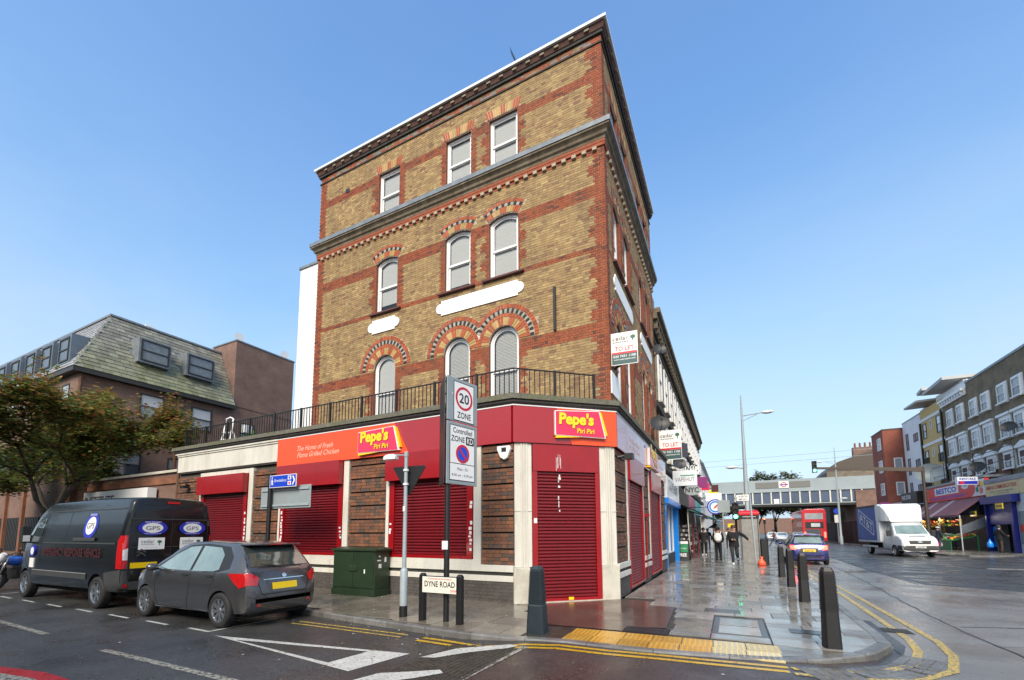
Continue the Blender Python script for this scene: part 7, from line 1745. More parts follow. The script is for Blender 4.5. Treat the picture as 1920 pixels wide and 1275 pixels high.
M['shop_green'] = mat('shop_green', RGB(20, 130, 80), 0.4, var=0.05); M['shop_purple'] = mat('shop_purple', RGB(130, 40, 110), 0.4, var=0.05); M['shop_teal'] = mat('shop_teal', RGB(60, 170, 170), 0.4, var=0.1)
s1 = shopfront('vape_shop', 'blue and white vape shop right beside the shuttered takeaway', 19.6, 24.6, 'VAPEHUT', 'shop_white', 'shop_blue', d=0.4)
pbox(s1, 'blue_valance', FL, 19.55, 24.65, 0.0, 0.45, 2.75, 3.0, 'shop_blue'); put(text('lettering', 'VAPEHUT', M['sign_grey'], FL, 20.2, 3.35, 0.403, width=3.6, height=0.4), s1); pbox(s1, 'green_bar', FL, 20.2, 23.0, 0.4, 0.405, 3.78, 3.83, 'shop_green')

s2 = shopfront('nyc_shop', 'dark fronted shop under the NYC signs with racks outside', 24.8, 30.5, 'NYC', 'trim', 'trim', d=0.4)
s3 = shopfront('awning_shop', 'pale shop with a green and blue awning over the pavement', 30.7, 37, '', 'shop_purple', 'stone', d=0.4)
s4 = shopfront('blue_canopy_shop', 'shop with a bright blue canopy farther along the left pavement', 37.2, 44, '', 'shop_teal', 'stone', d=0.4)
s5 = shopfront('last_left_shop', 'last pale shop of the left terrace before the bridge', 44.2, 52, '', 'shop_white', 'stone', d=0.4)
def awning(root, y0, y1, z0, z1, out, stripes):
    n = len(stripes)
    for k, mt in enumerate(stripes):
        a = y0 + (y1 - y0) * k / n; b = y0 + (y1 - y0) * (k + 1) / n
        m = MB(FL); m.prism([(0.1, z0), (out, z1), (out, z1 - 0.2), (out - 0.03, z1 - 0.2), (out - 0.03, z1 - 0.03), (0.1, z0 - 0.03)], a, b, 'u'); part(root, 'awning', m, mt)
awning(s2, 25.2, 30.2, 3.2, 2.5, 1.5, ['trim'] * 2)
M['aw_green'] = mat('awning_green', RGB(40, 140, 110), 0.6, var=0.08); M['aw_blue'] = mat('awning_pale_blue', RGB(150, 190, 225), 0.6, var=0.08); M['aw_sky'] = mat('awning_bright_blue', RGB(40, 120, 210), 0.6, var=0.08)
awning(s3, 31, 36.6, 3.1, 2.35, 2.0, ['aw_green', 'aw_blue', 'aw_blue', 'aw_sky']); awning(s4, 37.5, 43.5, 3.0, 2.3, 2.3, ['aw_blue', 'aw_sky', 'aw_sky']); pbox(s3, 'teal_valance', FL, 31, 36.6, 1.98, 2.0, 2.0, 2.2, 'shop_teal')
# projecting signs
def blade(label, y, z0, z1, d0, d1, mt, body=None, tm='sign_black', oval=False, th=None, name='projecting_sign'):
    t = thing(name, label, 'sign', (-2.4, y, z0), 0, 'projecting shop signs'); f = Fr((-2.75, y), (1, 0), (0, -1)); m = MB(f)
    if oval: m.prism([((d0 + d1) / 2 + (d1 - d0) / 2 * cos(2 * pi * k / 24), (z0 + z1) / 2 + (z1 - z0) / 2 * sin(2 * pi * k / 24)) for k in range(24)], -0.05, 0.05)
    else: m.box(d0, d1, -0.06, 0.06, z0, z1)
    part(t, 'panel', m, mt, bevel=0.01)
    m = MB(f); m.tube((-0.02, 0, (z0 + z1) / 2), (d0 + 0.1, 0, (z0 + z1) / 2), 0.025, n=6); part(t, 'bracket', m, 'iron')
    if body: put(text('lettering', body, M[tm], f, (d0 + d1) / 2, z0 + (z1 - z0) * 0.28, 0.063, width=(d1 - d0) * 0.8, height=th or (z1 - z0) * 0.4, align='c', bold=0.02 if tm == 'sign_black' else 0), t)
    return t, f
t_, f_ = blade('white VAPEHUT sign projecting over the pavement', 22.5, 3.75, 4.5, 0.35, 1.45, 'shop_white', 'VAPEHUT', 'sign_grey', th=0.2); m = MB(f_); m.box(0.7, 1.35, 0.06, 0.065, 4.22, 4.27); part(t_, 'green_bar', m, 'shop_green')
blade('upper white NYC sign with bold black letters', 26.5, 4.75, 5.3, 0.6, 1.35, 'shop_white', 'NYC', th=0.4)
blade('oval NYC sign below the square signs', 26.9, 3.6, 4.2, 0.45, 1.35, 'sign_back', 'NYC', oval=True, th=0.3)
blade('maroon and white square sign behind the NYC signs', 30.0, 4.3, 5.0, 1.0, 1.6, 'shop_purple')
blade('small pink sign farther along the left terrace', 33.0, 4.4, 4.9, 1.1, 1.6, 'sign_pink')
blade('dull red sign farther along the left terrace', 33.6, 4.3, 4.8, 1.7, 2.15, 'dull_red')
blade('small white hanging sign above the awnings', 36.0, 3.8, 4.4, 1.2, 2.3, 'sign_white')
blade('yellow sign above the blue canopy', 40.0, 3.6, 5.0, 1.3, 2.0, 'sign_yellow')
rd = thing('round_sign', 'round white and blue sign hanging over the left pavement', 'sign', (-0.8, 31.5, 2.6)); f_ = Fr((-1.35, 31.5), (1, 0), (0, -1))
put(disc(f_, 0.55, 3.15, 0.5, -0.051, 0.051).build('rim', M['gps_blue']), rd); put(disc(f_, 0.55, 3.15, 0.42, 0.051, 0.056).build('face', M['sign_white']), rd); put(annu(f_, 0.55, 3.15, 0.28, 0.38, 0.056, 0.06, 16).build('motif', M['shop_blue']), rd)
m = MB(f_); m.prism([(0.4, 3.0), (0.62, 3.1), (0.72, 3.35), (0.55, 3.2)], 0.056, 0.061); put(m.build('motif_red', M['sign_red']), rd); m = MB(f_); m.tube((-1.38, 0, 3.15), (0.1, 0, 3.15), 0.03, n=6); put(m.build('bracket', M['iron']), rd)
lt = thing('let_sign', 'dark blue let board high on the grey terrace', 'sign', (-2.2, 25.0, 5.6)); f_ = Fr((-2.75, 25.0), (1, 0), (0, -1)); m = MB(f_); m.box(0.1, 0.9, -0.03, 0.03, 5.55, 6.3); part(lt, 'panel', m, M.setdefault('navy', mat('navy_board', (0.02, 0.025, 0.05), 0.5, var=0))); put(text('lettering', 'Let', M['sign_white'], f_, 0.2, 6.05, 0.033, height=0.14), lt)
# to-let boards
def to_let(label, fr_pos, u0, u1, z0, z1, mount):
    t = thing('to_let_board', label, 'sign', (fr_pos.o.x, fr_pos.o.y, z0), 0, 'estate agent to let boards')
    m = MB(fr_pos); m.box(u0, u1, -0.015, 0.015, z0, z1); part(t, 'board', m, 'sign_white')
    h = z1 - z0; w = u1 - u0; F_ = fr_pos
    for n_, a, b, mt in (('red_band', 0.335, 0.395, 'sign_red'), ('green_band', 0.02, 0.33, 'teal_dark')):
        m = MB(F_); m.box(u0 + 0.015, u1 - 0.015, 0.015, 0.019, z0 + h * a, z0 + h * b); part(t, n_, m, mt)
    for s_, zz, hh, ww, mt, al in (('cedar', 0.76, 0.13, 0.6, 'sign_grey', 'l'), ('estates', 0.69, 0.04, 0.6, 'sign_grey', 'l'), ('TO LET', 0.44, 0.13, 0.72, 'sign_red', 'c'), ('020 7431 1100', 0.225, 0.075, 0.85, 'sign_white', 'c'), ('www.cedarestates.com', 0.145, 0.045, 0.8, 'sign_white', 'c')):
        u = u0 + w * 0.06 if al == 'l' else (u0 + u1) / 2
        put(text('lettering', s_, M[mt], F_, u, z0 + h * zz, 0.021, height=h * hh, width=w * ww, align=al, bold=0.01), t)
    m = MB(F_); m.prism([(u1 - w * 0.17 + w * 0.1 * cos(k * pi / 6), z0 + h * 0.83 + h * 0.06 * sin(k * pi / 6)) for k in range(12)], 0.015, 0.02); m.box(u1 - w * 0.19, u1 - w * 0.15, 0.015, 0.02, z0 + h * 0.7, z0 + h * 0.78); part(t, 'tree_emblem', m, 'sign_green')
    m = MB(F_); m.tube((u0 + 0.05, -0.02, z0 + 0.04), (mount, -0.25, z0 - 0.05), 0.03, n=6); m.tube((u0 + 0.3, -0.02, z0 + 0.04), (mount, -0.4, z0 + 0.02), 0.03, n=6); part(t, 'bracket', m, 'iron')
M['teal_dark'] = mat('board_teal', (0.02, 0.075, 0.08), 0.5, var=0)
d_ = Vector((1, 0.1)).normalized()
to_let('large cedar estates TO LET board projecting from the corner building', Fr((-2.6, 11.15), d_, (d_.y, -d_.x)), 0.0, 0.68, 5.92, 6.8, -0.06)
to_let('smaller TO LET board beyond the corner building, beside the satellite dish', Fr((-2.75, 20.4), (1, 0.0), (0, -1)), 0.05, 1.0, 4.75, 6.1, -0.02)
# satellite dishes
def dish(label, x, y, z, r, mt, dirv, mount, tilt=0.35):
    t = thing('satellite_dish', label, 'satellite dish', (x, y, z), 0, 'satellite dishes'); d = Vector(dirv).normalized()
    a = d.cross(Vector((0, 0, 1))).normalized(); b = a.cross(d)
    m = MB(); R = []
    for k in range(7):
        rr = r * k / 6 + 0.001; R.append([tuple(Vector((0, 0, 0)) + d * (0.28 * rr * rr / r) + (a * cos(2 * pi * j / 24) + b * sin(2 * pi * j / 24) * 0.88) * rr) for j in range(24)])
    m.ring(R, cap=False); m.ring([[tuple(Vector(q) - d * 0.012) for q in r_] for r_ in R], cap=False); m.build('reflector', M[mt], t, smooth=True)
    m = MB(); m.path([tuple(-b * r * 0.85), tuple(d * r * 0.75 - b * r * 0.55), tuple(d * r * 0.95 - b * r * 0.05)], 0.014); m.sphere(tuple(d * r * 0.95), 0.04, 8, 6); m.build('feed_arm', M['sign_black'], t)
    m = MB(); m.path([(0, 0, 0), tuple(-d * 0.12), tuple(Vector(mount) - Vector((x, y, z)))], 0.022); m.build('mount', M['iron'], t)
M['dish_dark'] = mat('dish_dark', (0.035, 0.037, 0.04), 0.5, var=0.15)
dish('dark satellite dish high at the far edge of the corner building', -2.36, 18.9, 9.3, 0.3, 'dish_dark', (0.45, -0.8, 0.35), (-2.6, 19.0, 9.1))
dish('dark satellite dish just above the red fascia on the high road side', -2.3, 17.6, 5.75, 0.38, 'dish_dark', (0.4, -0.85, 0.3), (-2.6, 17.8, 5.6))
dish('black dish hanging beside the NYC sign', -2.2, 23.6, 5.0, 0.36, 'dish_dark', (0.5, -0.8, 0.3), (-2.75, 23.6, 4.9))
# A-board and racks outside the shops
ab = thing('pavement_board', 'black A-board with green poster reading FREE', 'sign', (-2.3, 25.2, 0), -0.1)
for s in (-1, 1):
    m = MB(); m.ring([[(-0.32, s * 0.3 - 0.02, 0), (0.32, s * 0.3 - 0.02, 0), (0.32, s * 0.3 + 0.02, 0), (-0.32, s * 0.3 + 0.02, 0)], [(-0.3, s * 0.03 - 0.02, 1.1), (0.3, s * 0.03 - 0.02, 1.1), (0.3, s * 0.03 + 0.02, 1.1), (-0.3, s * 0.03 + 0.02, 1.1)]]); m.build('leaf', M['trim'], ab)
fb = Fr((0, -0.32), (1, 0), (0, -1))
def lean(o, f=0.245):
    for v in o.data.vertices: v.co.y += v.co.z * f
m = MB(fb); m.box(-0.25, 0.25, 0.002, 0.008, 0.45, 0.86); o = m.build('green_poster', M['shop_green'], ab); lean(o)
m = MB(fb); m.box(-0.25, 0.25, 0.002, 0.008, 0.88, 1.02); o = m.build('white_poster', M['sign_white'], ab); lean(o)
o = text('lettering', 'FREE', M['sign_white'], fb, 0, 0.22, 0.01, width=0.42, height=0.17, parent=ab, align='c', bold=0.02); lean(o)
o = text('lettering', 'BUY 1 GET 1', M['sign_white'], fb, 0, 0.6, 0.012, width=0.4, height=0.08, parent=ab, align='c', bold=0.01); lean(o)
rk = thing('display_rack', 'red framed rack of small goods outside the NYC shop', 'rack', (-2.35, 26.6, 0))
for x in (-0.5, 0.45): m = MB(); m.box(x, x + 0.05, -0.1, -0.05, 0, 2.0); m.build('upright', M['red_box'], rk)
for k in range(7):
    m = MB(); m.box(-0.45, 0.45, -0.1, 0.25, 0.25 + 0.25 * k, 0.28 + 0.25 * k); m.build('shelf', M['trim'], rk)
    for j in range(7):
        m = MB(); h = 0.1 + rw.random() * 0.08; m.box(-0.42 + 0.12 * j, -0.33 + 0.12 * j, -0.08, 0.05, 0.281 + 0.25 * k, 0.281 + 0.25 * k + h); m.build('goods', M[rw.choice(['sign_grey', 'stone', 'trim', 'dull_red', 'pane_pale', 'sticker'])], rk)
rk2 = copy_tree(rk); rk2.location = (-2.2, 28.3, 0); rk2['label'] = 'second rack of goods, farther along by the awning'
rk['group'] = rk2['group'] = 'display racks on the left pavement'
m = MB(); m.tube((-2.0, 25.6, 0), (-2.05, 25.6, 2.7), 0.03, n=8); tag(m.build('awning_pole', M['stone']), 'thin pale pole standing at the edge of the dark awning', 'pole')
# far white building past the terrace
fw2 = thing('far_white_building', 'white gabled building past the end of the left terrace', 'building', (-6, 65, 0))
m = MB(); m.box(-14, -2.6, 53, 80, 0, 9.2); part(fw2, 'wall', m, 'render')
m = MB(); m.prism([(-14.2, 9.2), (-2.3, 9.2), (-3.2, 10.4), (-8, 11.5), (-13, 10.4)], 52.8, 80.2, 'd'); m.v = [(x, y, z) for x, y, z in m.v]; part(fw2, 'roof', m, 'lead')
for k in range(5): win(fw2, Fr((-2.6, 0), (0, 1), (1, 0)), 55 + 4 * k, 56.2 + 4 * k, 6, 8, 0.08, 'white_paint', 'pane', d=0.02)

# ================================================================== railway bridge
bg = thing('railway_bridge', 'pale grey steel railway bridge with dark blue panels crossing the high road', 'bridge', (9, 100, 0))
M['bridge_grey'] = mat('bridge_pale_grey', (0.28, 0.33, 0.35), 0.55, var=0.1, vscale=0.5); M['bridge_blue'] = mat('bridge_blue_panel', (0.07, 0.1, 0.16), 0.35, var=0.25, vscale=0.4); M['bridge_dark'] = mat('bridge_underside', (0.03, 0.028, 0.026), 0.8, var=0.3)
FBR = Fr((0, 100), (1, 0), (0, -1))
m = MB(FBR); m.box(-14, 24, -9, 0.0, 9.35, 11.65); part(bg, 'parapet', m, 'bridge_grey')
for k in range(12): pbox(bg, 'panel_joint', FBR, -13 + 3.1 * k, -12.96 + 3.1 * k, 0.001, 0.02, 9.4, 11.6, 'sign_back', fix=False)
pbox(bg, 'ledge', FBR, -14, 24, 0.0, 0.25, 9.2, 9.35, 'bridge_grey'); pbox(bg, 'blue_backing', FBR, -14, 24, -8.5, -0.05, 7.0, 9.2, 'bridge_dark')
for k in range(23):
    x = -13.2 + 1.6 * k; pbox(bg, 'blue_panel', FBR, x + 0.12, x + 1.48, -0.04, 0.02, 7.05, 9.18, 'bridge_blue', fix=False); pbox(bg, 'rib', FBR, x - 0.12, x + 0.12, -0.04, 0.2, 6.95, 9.2, 'stone_pale', fix=False)
pbox(bg, 'lower_flange', FBR, -14, 24, -8.8, 0.3, 6.75, 6.95, 'bridge_grey'); pbox(bg, 'soffit', FBR, -14, 24, -8.9, 0.2, 6.35, 6.74, 'bridge_dark')
pbox(bg, 'grey_sign_panel', FBR, 5.0, 14.2, 0.0, 0.08, 10.0, 11.2, M.setdefault('sign_mid', mat('dull_grey', (0.16, 0.16, 0.15), 0.6, var=0.08)))
pbox(bg, 'roundel_board', FBR, 9.0, 10.7, 0.08, 0.14, 9.95, 11.3, 'sign_white'); put(annu(FBR, 9.85, 10.62, 0.34, 0.5, 0.14, 0.18, 28).build('roundel_ring', M['orange_panel']), bg); pbox(bg, 'roundel_bar', FBR, 9.15, 10.55, 0.18, 0.2, 10.53, 10.71, 'gps_blue')
for a, b in ((-14, -3.2), (21, 34)): pbox(bg, 'abutment', FBR, a, b, -9, 0.4 if a > 0 else -0.1, -0.1, 6.33 if a < 0 else 9.0, 'brown_brick')
pbox(bg, 'height_sign', FBR, 8.0, 8.9, 0.3, 0.36, 6.9, 7.8, 'sign_white')
for k, (z, sl) in enumerate(((15.3, 0.3), (14.2, 0.5))):
    m = MB(); m.path([(-20 + 4 * j, 96, z + 0.06 * j * 1.0 + 0.02 * (j - 7) ** 2 * 0.1) for j in range(15)], 0.035, 5); part(bg, 'overhead_wire', m, 'galv')
# buildings and trees beyond the bridge
ch = thing('chimney_building', 'brown brick house with rows of chimney pots behind the bridge', 'building', (28, 118, 0))
m = MB(); m.box(19, 40, 112, 130, 0, 14.0); part(ch, 'wall', m, brickmat('far_brown', (0.16, 0.13, 0.1), (0.2, 0.16, 0.12), (0.15, 0.13, 0.11)))
m = MB(); m.prism([(19, 14), (40, 14), (36, 18), (28, 18.5), (21, 16.0)], 112, 130, 'd'); part(ch, 'roof', m, 'mast')
for x in (24, 33):
    m = MB(); m.box(x, x + 4.4, 113, 114.2, 16, 19.0); st_ = part(ch, 'chimney_stack', m, 'brown_brick')
    for k in range(5): q = MB(); q.tube((x + 0.5 + 0.85 * k, 113.6, 19.0), (x + 0.5 + 0.85 * k, 113.6, 20.0), 0.2, 0.16, n=8); q.build('chimney_pot', M['orange_brick'], st_)
def greenf(h, r): return r.choice([(0.09, 0.12, 0.04), (0.12, 0.15, 0.05), (0.14, 0.16, 0.06), (0.16, 0.14, 0.055)])
leaf_tree('distant_tree', 'large tree in the road beyond the bridge, left of the bus', (6.5, 136, 0), 13, 10, 31, greenf, 12000, 2.2, 0.35, 0.8, group='trees beyond the bridge', depth=4)
leaf_tree('distant_tree', 'tree beyond the bridge behind the phone kiosk', (-5, 140, 0), 13, 11, 32, greenf, 12000, 2.0, 0.35, 0.8, group='trees beyond the bridge', depth=4)
leaf_tree('distant_tree', 'tree rising above the bridge parapet near the roundel', (12, 150, 0), 19.5, 9, 33, greenf, 6000, 4, 0.4, 0.7, group='trees beyond the bridge', depth=4)
leaf_tree('distant_tree', 'tree behind the bus beyond the bridge', (18, 138, 0), 13, 10, 34, greenf, 12000, 2.0, 0.35, 0.8, group='trees beyond the bridge', depth=4)
bd = thing('distant_terrace', 'row of hazy brown buildings closing the road beyond the bridge', 'building', (5, 305, 0)); m = MB(); m.box(-120, 140, 300, 310, 0, 9); part(bd, 'wall', m, 'brown_brick')
# opposite side of Dyne Road, behind the camera
op = thing('opposite_building', 'brick building on the other side of the side road, behind the viewer', 'building', (-30, -11, 0))
m = MB(); m.box(-60, -2.9, -18, -6.2, -0.1, 6.2); part(op, 'wall', m, 'grey_brick')
FO = Fr((0, -6.2), (1, 0), (0, 1))
for k in range(16):
    for z in (4.1,): win(op, FO, -58 + 3.5 * k, -56.8 + 3.5 * k, z, z + 1.8, 0.08, 'white_paint', 'pane', d=0.02)
pbox(op, 'fascia', FO, -60, -3, 0.0, 0.15, 2.8, 3.6, 'shop_green')
# ================================================================== right-hand side of the high road
XR = 19.0; FR = Fr((XR, 0), (0, 1), (-1, 0)); FSH = Fr((17.5, 0), (0, 1), (-1, 0))
M['dk_stock'] = brickmat('dark_stock_brick', (0.175, 0.13, 0.08), (0.22, 0.165, 0.1), (0.155, 0.13, 0.1), var=0.25)
M['yel_render'] = mat('yellow_brick_cladding', (0.55, 0.39, 0.16), 0.8, var=0.08, vscale=3); M['red_wall'] = brickmat('red_wall_brick', (0.24, 0.065, 0.04), (0.28, 0.08, 0.048), (0.2, 0.1, 0.08), var=0.12)
M['pane_mid'] = mat('mid_pane', (0.15, 0.17, 0.19), 0.08, var=0.4, vscale=1.1, spec=0.8)
ta = thing('brown_terrace', 'tall brown brick terrace with white window surrounds above the fruit shop', 'building', (24, 46, 0))
m = MB(); m.box(XR, 32, 40.9, 50.7, 0, 14.3); part(ta, 'wall', m, 'dk_stock'); pbox(ta, 'parapet_coping', FR, 40.85, 50.72, -0.4, 0.06, 14.3, 14.48, 'lead')
def surround(root, fr, a, b, z0, z1, kind):
    if kind == 'plain': pbox(root, 'window_surround', fr, a - 0.14, b + 0.14, 0.0, 0.08, z0 - 0.1, z1 + 0.16, 'white_paint', fix=False)
    elif kind == 'hood': pbox(root, 'window_surround', fr, a - 0.26, b + 0.26, 0.0, 0.1, z0 - 0.1, z1 + 0.28, 'white_paint', fix=False); pbox(root, 'window_hood', fr, a - 0.34, b + 0.34, 0.0, 0.24, z1 + 0.28, z1 + 0.46, 'white_paint', fix=False)
    else:
        pbox(root, 'window_surround', fr, a - 0.24, b + 0.24, 0.0, 0.1, z0 - 0.1, z1 + 0.2, 'white_paint', fix=False)
        c = (a + b) / 2; m = MB(fr); m.prism([(a - 0.4, z1 + 0.2), (b + 0.4, z1 + 0.2), (b + 0.4, z1 + 0.3), (c, z1 + 0.68), (a - 0.4, z1 + 0.3)], 0.0, 0.26); part(root, 'pediment', m, 'white_paint')
    win(root, fr, a, b, z0, z1, 0.07, 'white_paint', ('pane_mid', 'pane_pale') if kind != 'ped' else ('pane', 'dull_red'), d=0.16 if kind != 'plain' else 0.13, sill='white_paint', vbars=0)
cols = [(49.15, 50.1), (47.2, 48.2), (44.75, 45.8), (42.8, 43.85)]
for a, b in cols: surround(ta, FR, a, b, 11.15, 12.5, 'plain'); surround(ta, FR, a, b, 8.45, 9.85, 'hood'); surround(ta, FR, a, b, 6.15, 7.25, 'ped')
tb_ = thing('cornice_terrace', 'narrow brown brick house with a white cornice left of the taller terrace', 'building', (24, 53, 0))
m = MB(); m.box(XR, 32, 50.71, 55.55, 0, 13.35); part(tb_, 'wall', m, 'dk_stock'); pbox(tb_, 'cornice', FR, 50.73, 55.55, 0.0, 0.15, 13.35, 13.75, 'white_paint'); pbox(tb_, 'cornice_top', FR, 50.73, 55.6, -0.3, 0.35, 13.75, 13.95, 'white_paint'); pbox(tb_, 'white_attic', FR, 50.73, 55.5, -0.5, -0.1, 13.95, 14.7, 'render')
for k in range(9): pbox(tb_, 'cornice_bracket', FR, 50.95 + 0.52 * k, 51.08 + 0.52 * k, 0.15, 0.3, 13.5, 13.74, 'white_paint', fix=False)
for a, b in ((53.5, 54.5), (51.45, 52.5)): surround(tb_, FR, a, b, 11.2, 12.65, 'plain'); surround(tb_, FR, a, b, 8.45, 9.75, 'hood'); surround(tb_, FR, a, b, 6.1, 7.1, 'ped')
yb = thing('yellow_flats', 'yellow clad modern flats with white bands and wing roof', 'building', (24, 58, 0))
m = MB(); m.box(XR, 32, 55.56, 60.95, 0, 14.3); part(yb, 'wall', m, 'yel_render')
for z in (13.35, 10.6, 7.9, 5.3): pbox(yb, 'white_band', FR, 55.57, 60.94, 0.0, 0.06, z - 0.3, z, 'render')
for z in (11.2, 8.3, 5.7):
    win(yb, FR, 56.1, 57.1, z, z + 1.7, 0.07, 'black_frame', ('pane_mid', 'pane_white'), d=0.02); win(yb, FR, 59.6, 60.5, z, z + 1.6, 0.07, 'black_frame', ('pane_mid', 'pane_pale'), d=0.02); win(yb, FR, 58.2, 58.6, z + 0.75, z + 1.65, 0.06, 'white_paint', 'pane', d=0.02, bars=0)
    if z < 11:
        for a in (56.0, 59.5):
            pbox(yb, 'balcony_rail', FR, a, a + 1.2, 0.1, 0.13, z + 0.8, z + 0.84, 'iron', fix=False)
            for k in range(8): pbox(yb, 'baluster', FR, a + 0.02 + 0.16 * k, a + 0.05 + 0.16 * k, 0.1, 0.13, z, z + 0.8, 'iron', fix=False)
pbox(yb, 'drainpipe', FR, 55.6, 55.8, 0.0, 0.16, 3, 13.3, 'trim'); pbox(yb, 'drainpipe', FR, 60.85, 61.02, 0.0, 0.16, 3, 13.0, 'trim')
pbox(yb, 'penthouse', FR, 52.3, 58.2, -3, -0.5, 14.3, 15.15, 'render')
def wing(y0, y1, z0, z1, xf):
    m = MB(); m.ring([[(xf, y0, z0), (xf, y1, z0 - 0.2), (22, y1, z1 - 0.2), (22, y0, z1)], [(xf, y0, z0 + 0.28), (xf, y1, z0 + 0.08), (22, y1, z1 + 0.1), (22, y0, z1 + 0.28)]]); part(yb, 'wing_roof', m, M.setdefault('wing', mat('wing_roof', (0.42, 0.43, 0.43), 0.6, var=0.05)))
wing(52.1, 56.7, 15.25, 15.2, 18.0); wing(57.0, 58.4, 15.7, 15.6, 18.1)
wb = thing('white_flats', 'white rendered flats between the yellow flats and the red tower', 'building', (24, 64, 0))
m = MB(); m.box(XR, 32, 61.05, 66.45, 0, 14.1); part(wb, 'wall', m, 'render'); pbox(wb, 'parapet', FR, 61.06, 66.4, -0.3, 0.04, 14.1, 14.25, 'lead')
m = MB(); m.ring([[(18.0, 58.45, 14.85), (18.0, 62.0, 14.9), (22, 62.0, 15.0), (22, 58.45, 15.0)], [(18.0, 58.45, 15.05), (18.0, 62.0, 15.1), (22, 62.0, 15.2), (22, 58.45, 15.2)]]); part(wb, 'wing_roof', m, 'wing'); pbox(wb, 'penthouse', FR, 61.1, 62.8, -2.8, -0.6, 14.26, 14.85, 'render')
for z in (11.3, 8.4, 5.6): win(wb, FR, 64.8, 65.5, z - 0.5, z + 1.4, 0.06, 'black_frame', 'pane_pale', d=0.02); win(wb, FR, 62.0, 63.2, z + 0.1, z + 1.0, 0.06, 'black_frame', 'pane_pale', d=0.02, bars=0, vbars=1)
rt = thing('red_tower', 'red brick block with white framed windows left of the white flats', 'building', (20, 70, 0))
m = MB(); m.box(17.1, 30, 66.5, 71, 0, 13.65); part(rt, 'wall', m, 'red_wall'); pbox(rt, 'coping', WORLD, 17.05, 30, 66.45, 71.05, 13.65, 13.8, 'mast')
FRT = Fr((0, 66.5), (1, 0), (0, -1)); FRS = Fr((17.1, 0), (0, 1), (-1, 0))
for z in (8.9, 6.0): win(rt, FRT, 17.95, 18.75, z - 0.3, z + 1.3, 0.1, 'white_paint', 'pane_pale', d=0.05, bars=0)
for z in (11.4, 8.6, 5.8): win(rt, FRS, 67.3, 68.6, z, z + 1.5, 0.09, 'white_paint', 'pane_pale', d=0.04, vbars=1)
# --- shops
def rshop(name, label, y0, y1): return thing(name, label, 'shop', (17.5, (y0 + y1) / 2, 0))
b1 = rshop('fruit_shop', 'fruit shop with red BESTCO fascia and maroon striped awning', 45.3, 57)
pbox(b1, 'roof_slab', FSH, 45.3, 57, -1.6, 0.1, 5.55, 5.75, 'lead'); M['bestco_red'] = mat('bestco_red', RGB(226, 44, 50), 0.4, var=0.06); pbox(b1, 'fascia', FSH, 45.3, 57, -0.2, 0.06, 4.2, 5.5, 'bestco_red')
pbox(b1, 'white_panel', FSH, 49.6, 54.3, 0.06, 0.075, 4.72, 5.4, 'sign_white')
FSHr = Fr((17.5, 0), (0, -1), (-1, 0)); put(text('lettering', 'BESTCO', M['gps_blue'], FSHr, -51.95, 4.83, 0.085, width=4.0, height=0.48, align='c', bold=0.03), b1); put(text('lettering', 'INTERNATIONAL SUPERMARKET', M['sign_purple'] if 'sign_purple' in M else M.setdefault('sign_purple', mat('sign_purple', RGB(120, 90, 190), 0.5, var=0)), FSHr, -51.8, 4.33, 0.07, width=7.0, height=0.26, align='c', bold=0.02), b1)
m = MB(FSH); m.prism([(48.4 + 0.6 * cos(k * pi / 10), 5.15 + 0.24 * sin(k * pi / 10)) for k in range(20)], 0.06, 0.08); part(b1, 'oval_badge', m, 'sign_white'); put(text('lettering', 'OPEN', M['shop_teal'], FSHr, -48.4, 5.07, 0.085, width=0.7, height=0.16, align='c'), b1)
m = MB(FSH); m.prism([(47.4, 4.22), (46.9, 4.5), (46.75, 4.85), (46.9, 5.2), (47.4, 5.48), (45.35, 5.48), (45.35, 4.22)], 0.06, 0.07); part(b1, 'picture_panel', m, 'sign_white')
for k, (y, z, r, mt) in enumerate(((46.5, 4.7, 0.22, 'aw_green'), (46.2, 5.1, 0.25, 'sign_red'), (45.9, 4.6, 0.25, 'orange_panel'), (45.75, 5.1, 0.22, 'sign_yellow'), (46.6, 5.2, 0.15, 'trim'))): put(disc(FSH, y, z, r, 0.07, 0.08 + 0.003 * k, 16).build('printed_fruit', M[mt]), b1)
pbox(b1, 'picture_panel', FSH, 55.6, 57.0, 0.06, 0.07, 4.22, 5.48, 'orange_panel')
M['maroon'] = mat('awning_maroon', (0.2, 0.075, 0.085), 0.7, var=0.12); M['aw_pale'] = mat('awning_pale_stripe', (0.42, 0.33, 0.34), 0.7, var=0.08)
segs = [(45.6, 50.2, 'maroon'), (50.2, 51.0, 'aw_pale'), (51.0, 53.6, 'maroon'), (53.6, 54.3, 'aw_pale'), (54.3, 56.6, 'maroon')]
for a, b, mt in segs:
    m = MB(FSH); m.prism([(0.05, 4.12), (1.7, 2.75), (1.7, 2.6), (1.67, 2.6), (1.67, 2.72), (0.05, 4.08)], a, b, 'u'); part(b1, 'awning', m, mt)
m = MB(FSH); m.prism([(0.0, 4.1), (1.65, 2.7), (0.0, 2.7)], 45.55, 45.59, 'u'); part(b1, 'awning_side', m, 'glass_dark')
M['tube_lit'] = mat('fluorescent_tube', (0.9, 0.9, 0.85), 0.4, var=0, emit=(1, 0.97, 0.85), estr=6.0)
for a, b in ((46.2, 47.6), (48.6, 50.4), (51.6, 53.4), (54, 56)): pbox(b1, 'fluorescent_tube', FSH, a, b, 1.5, 1.56, 2.62, 2.68, 'tube_lit')
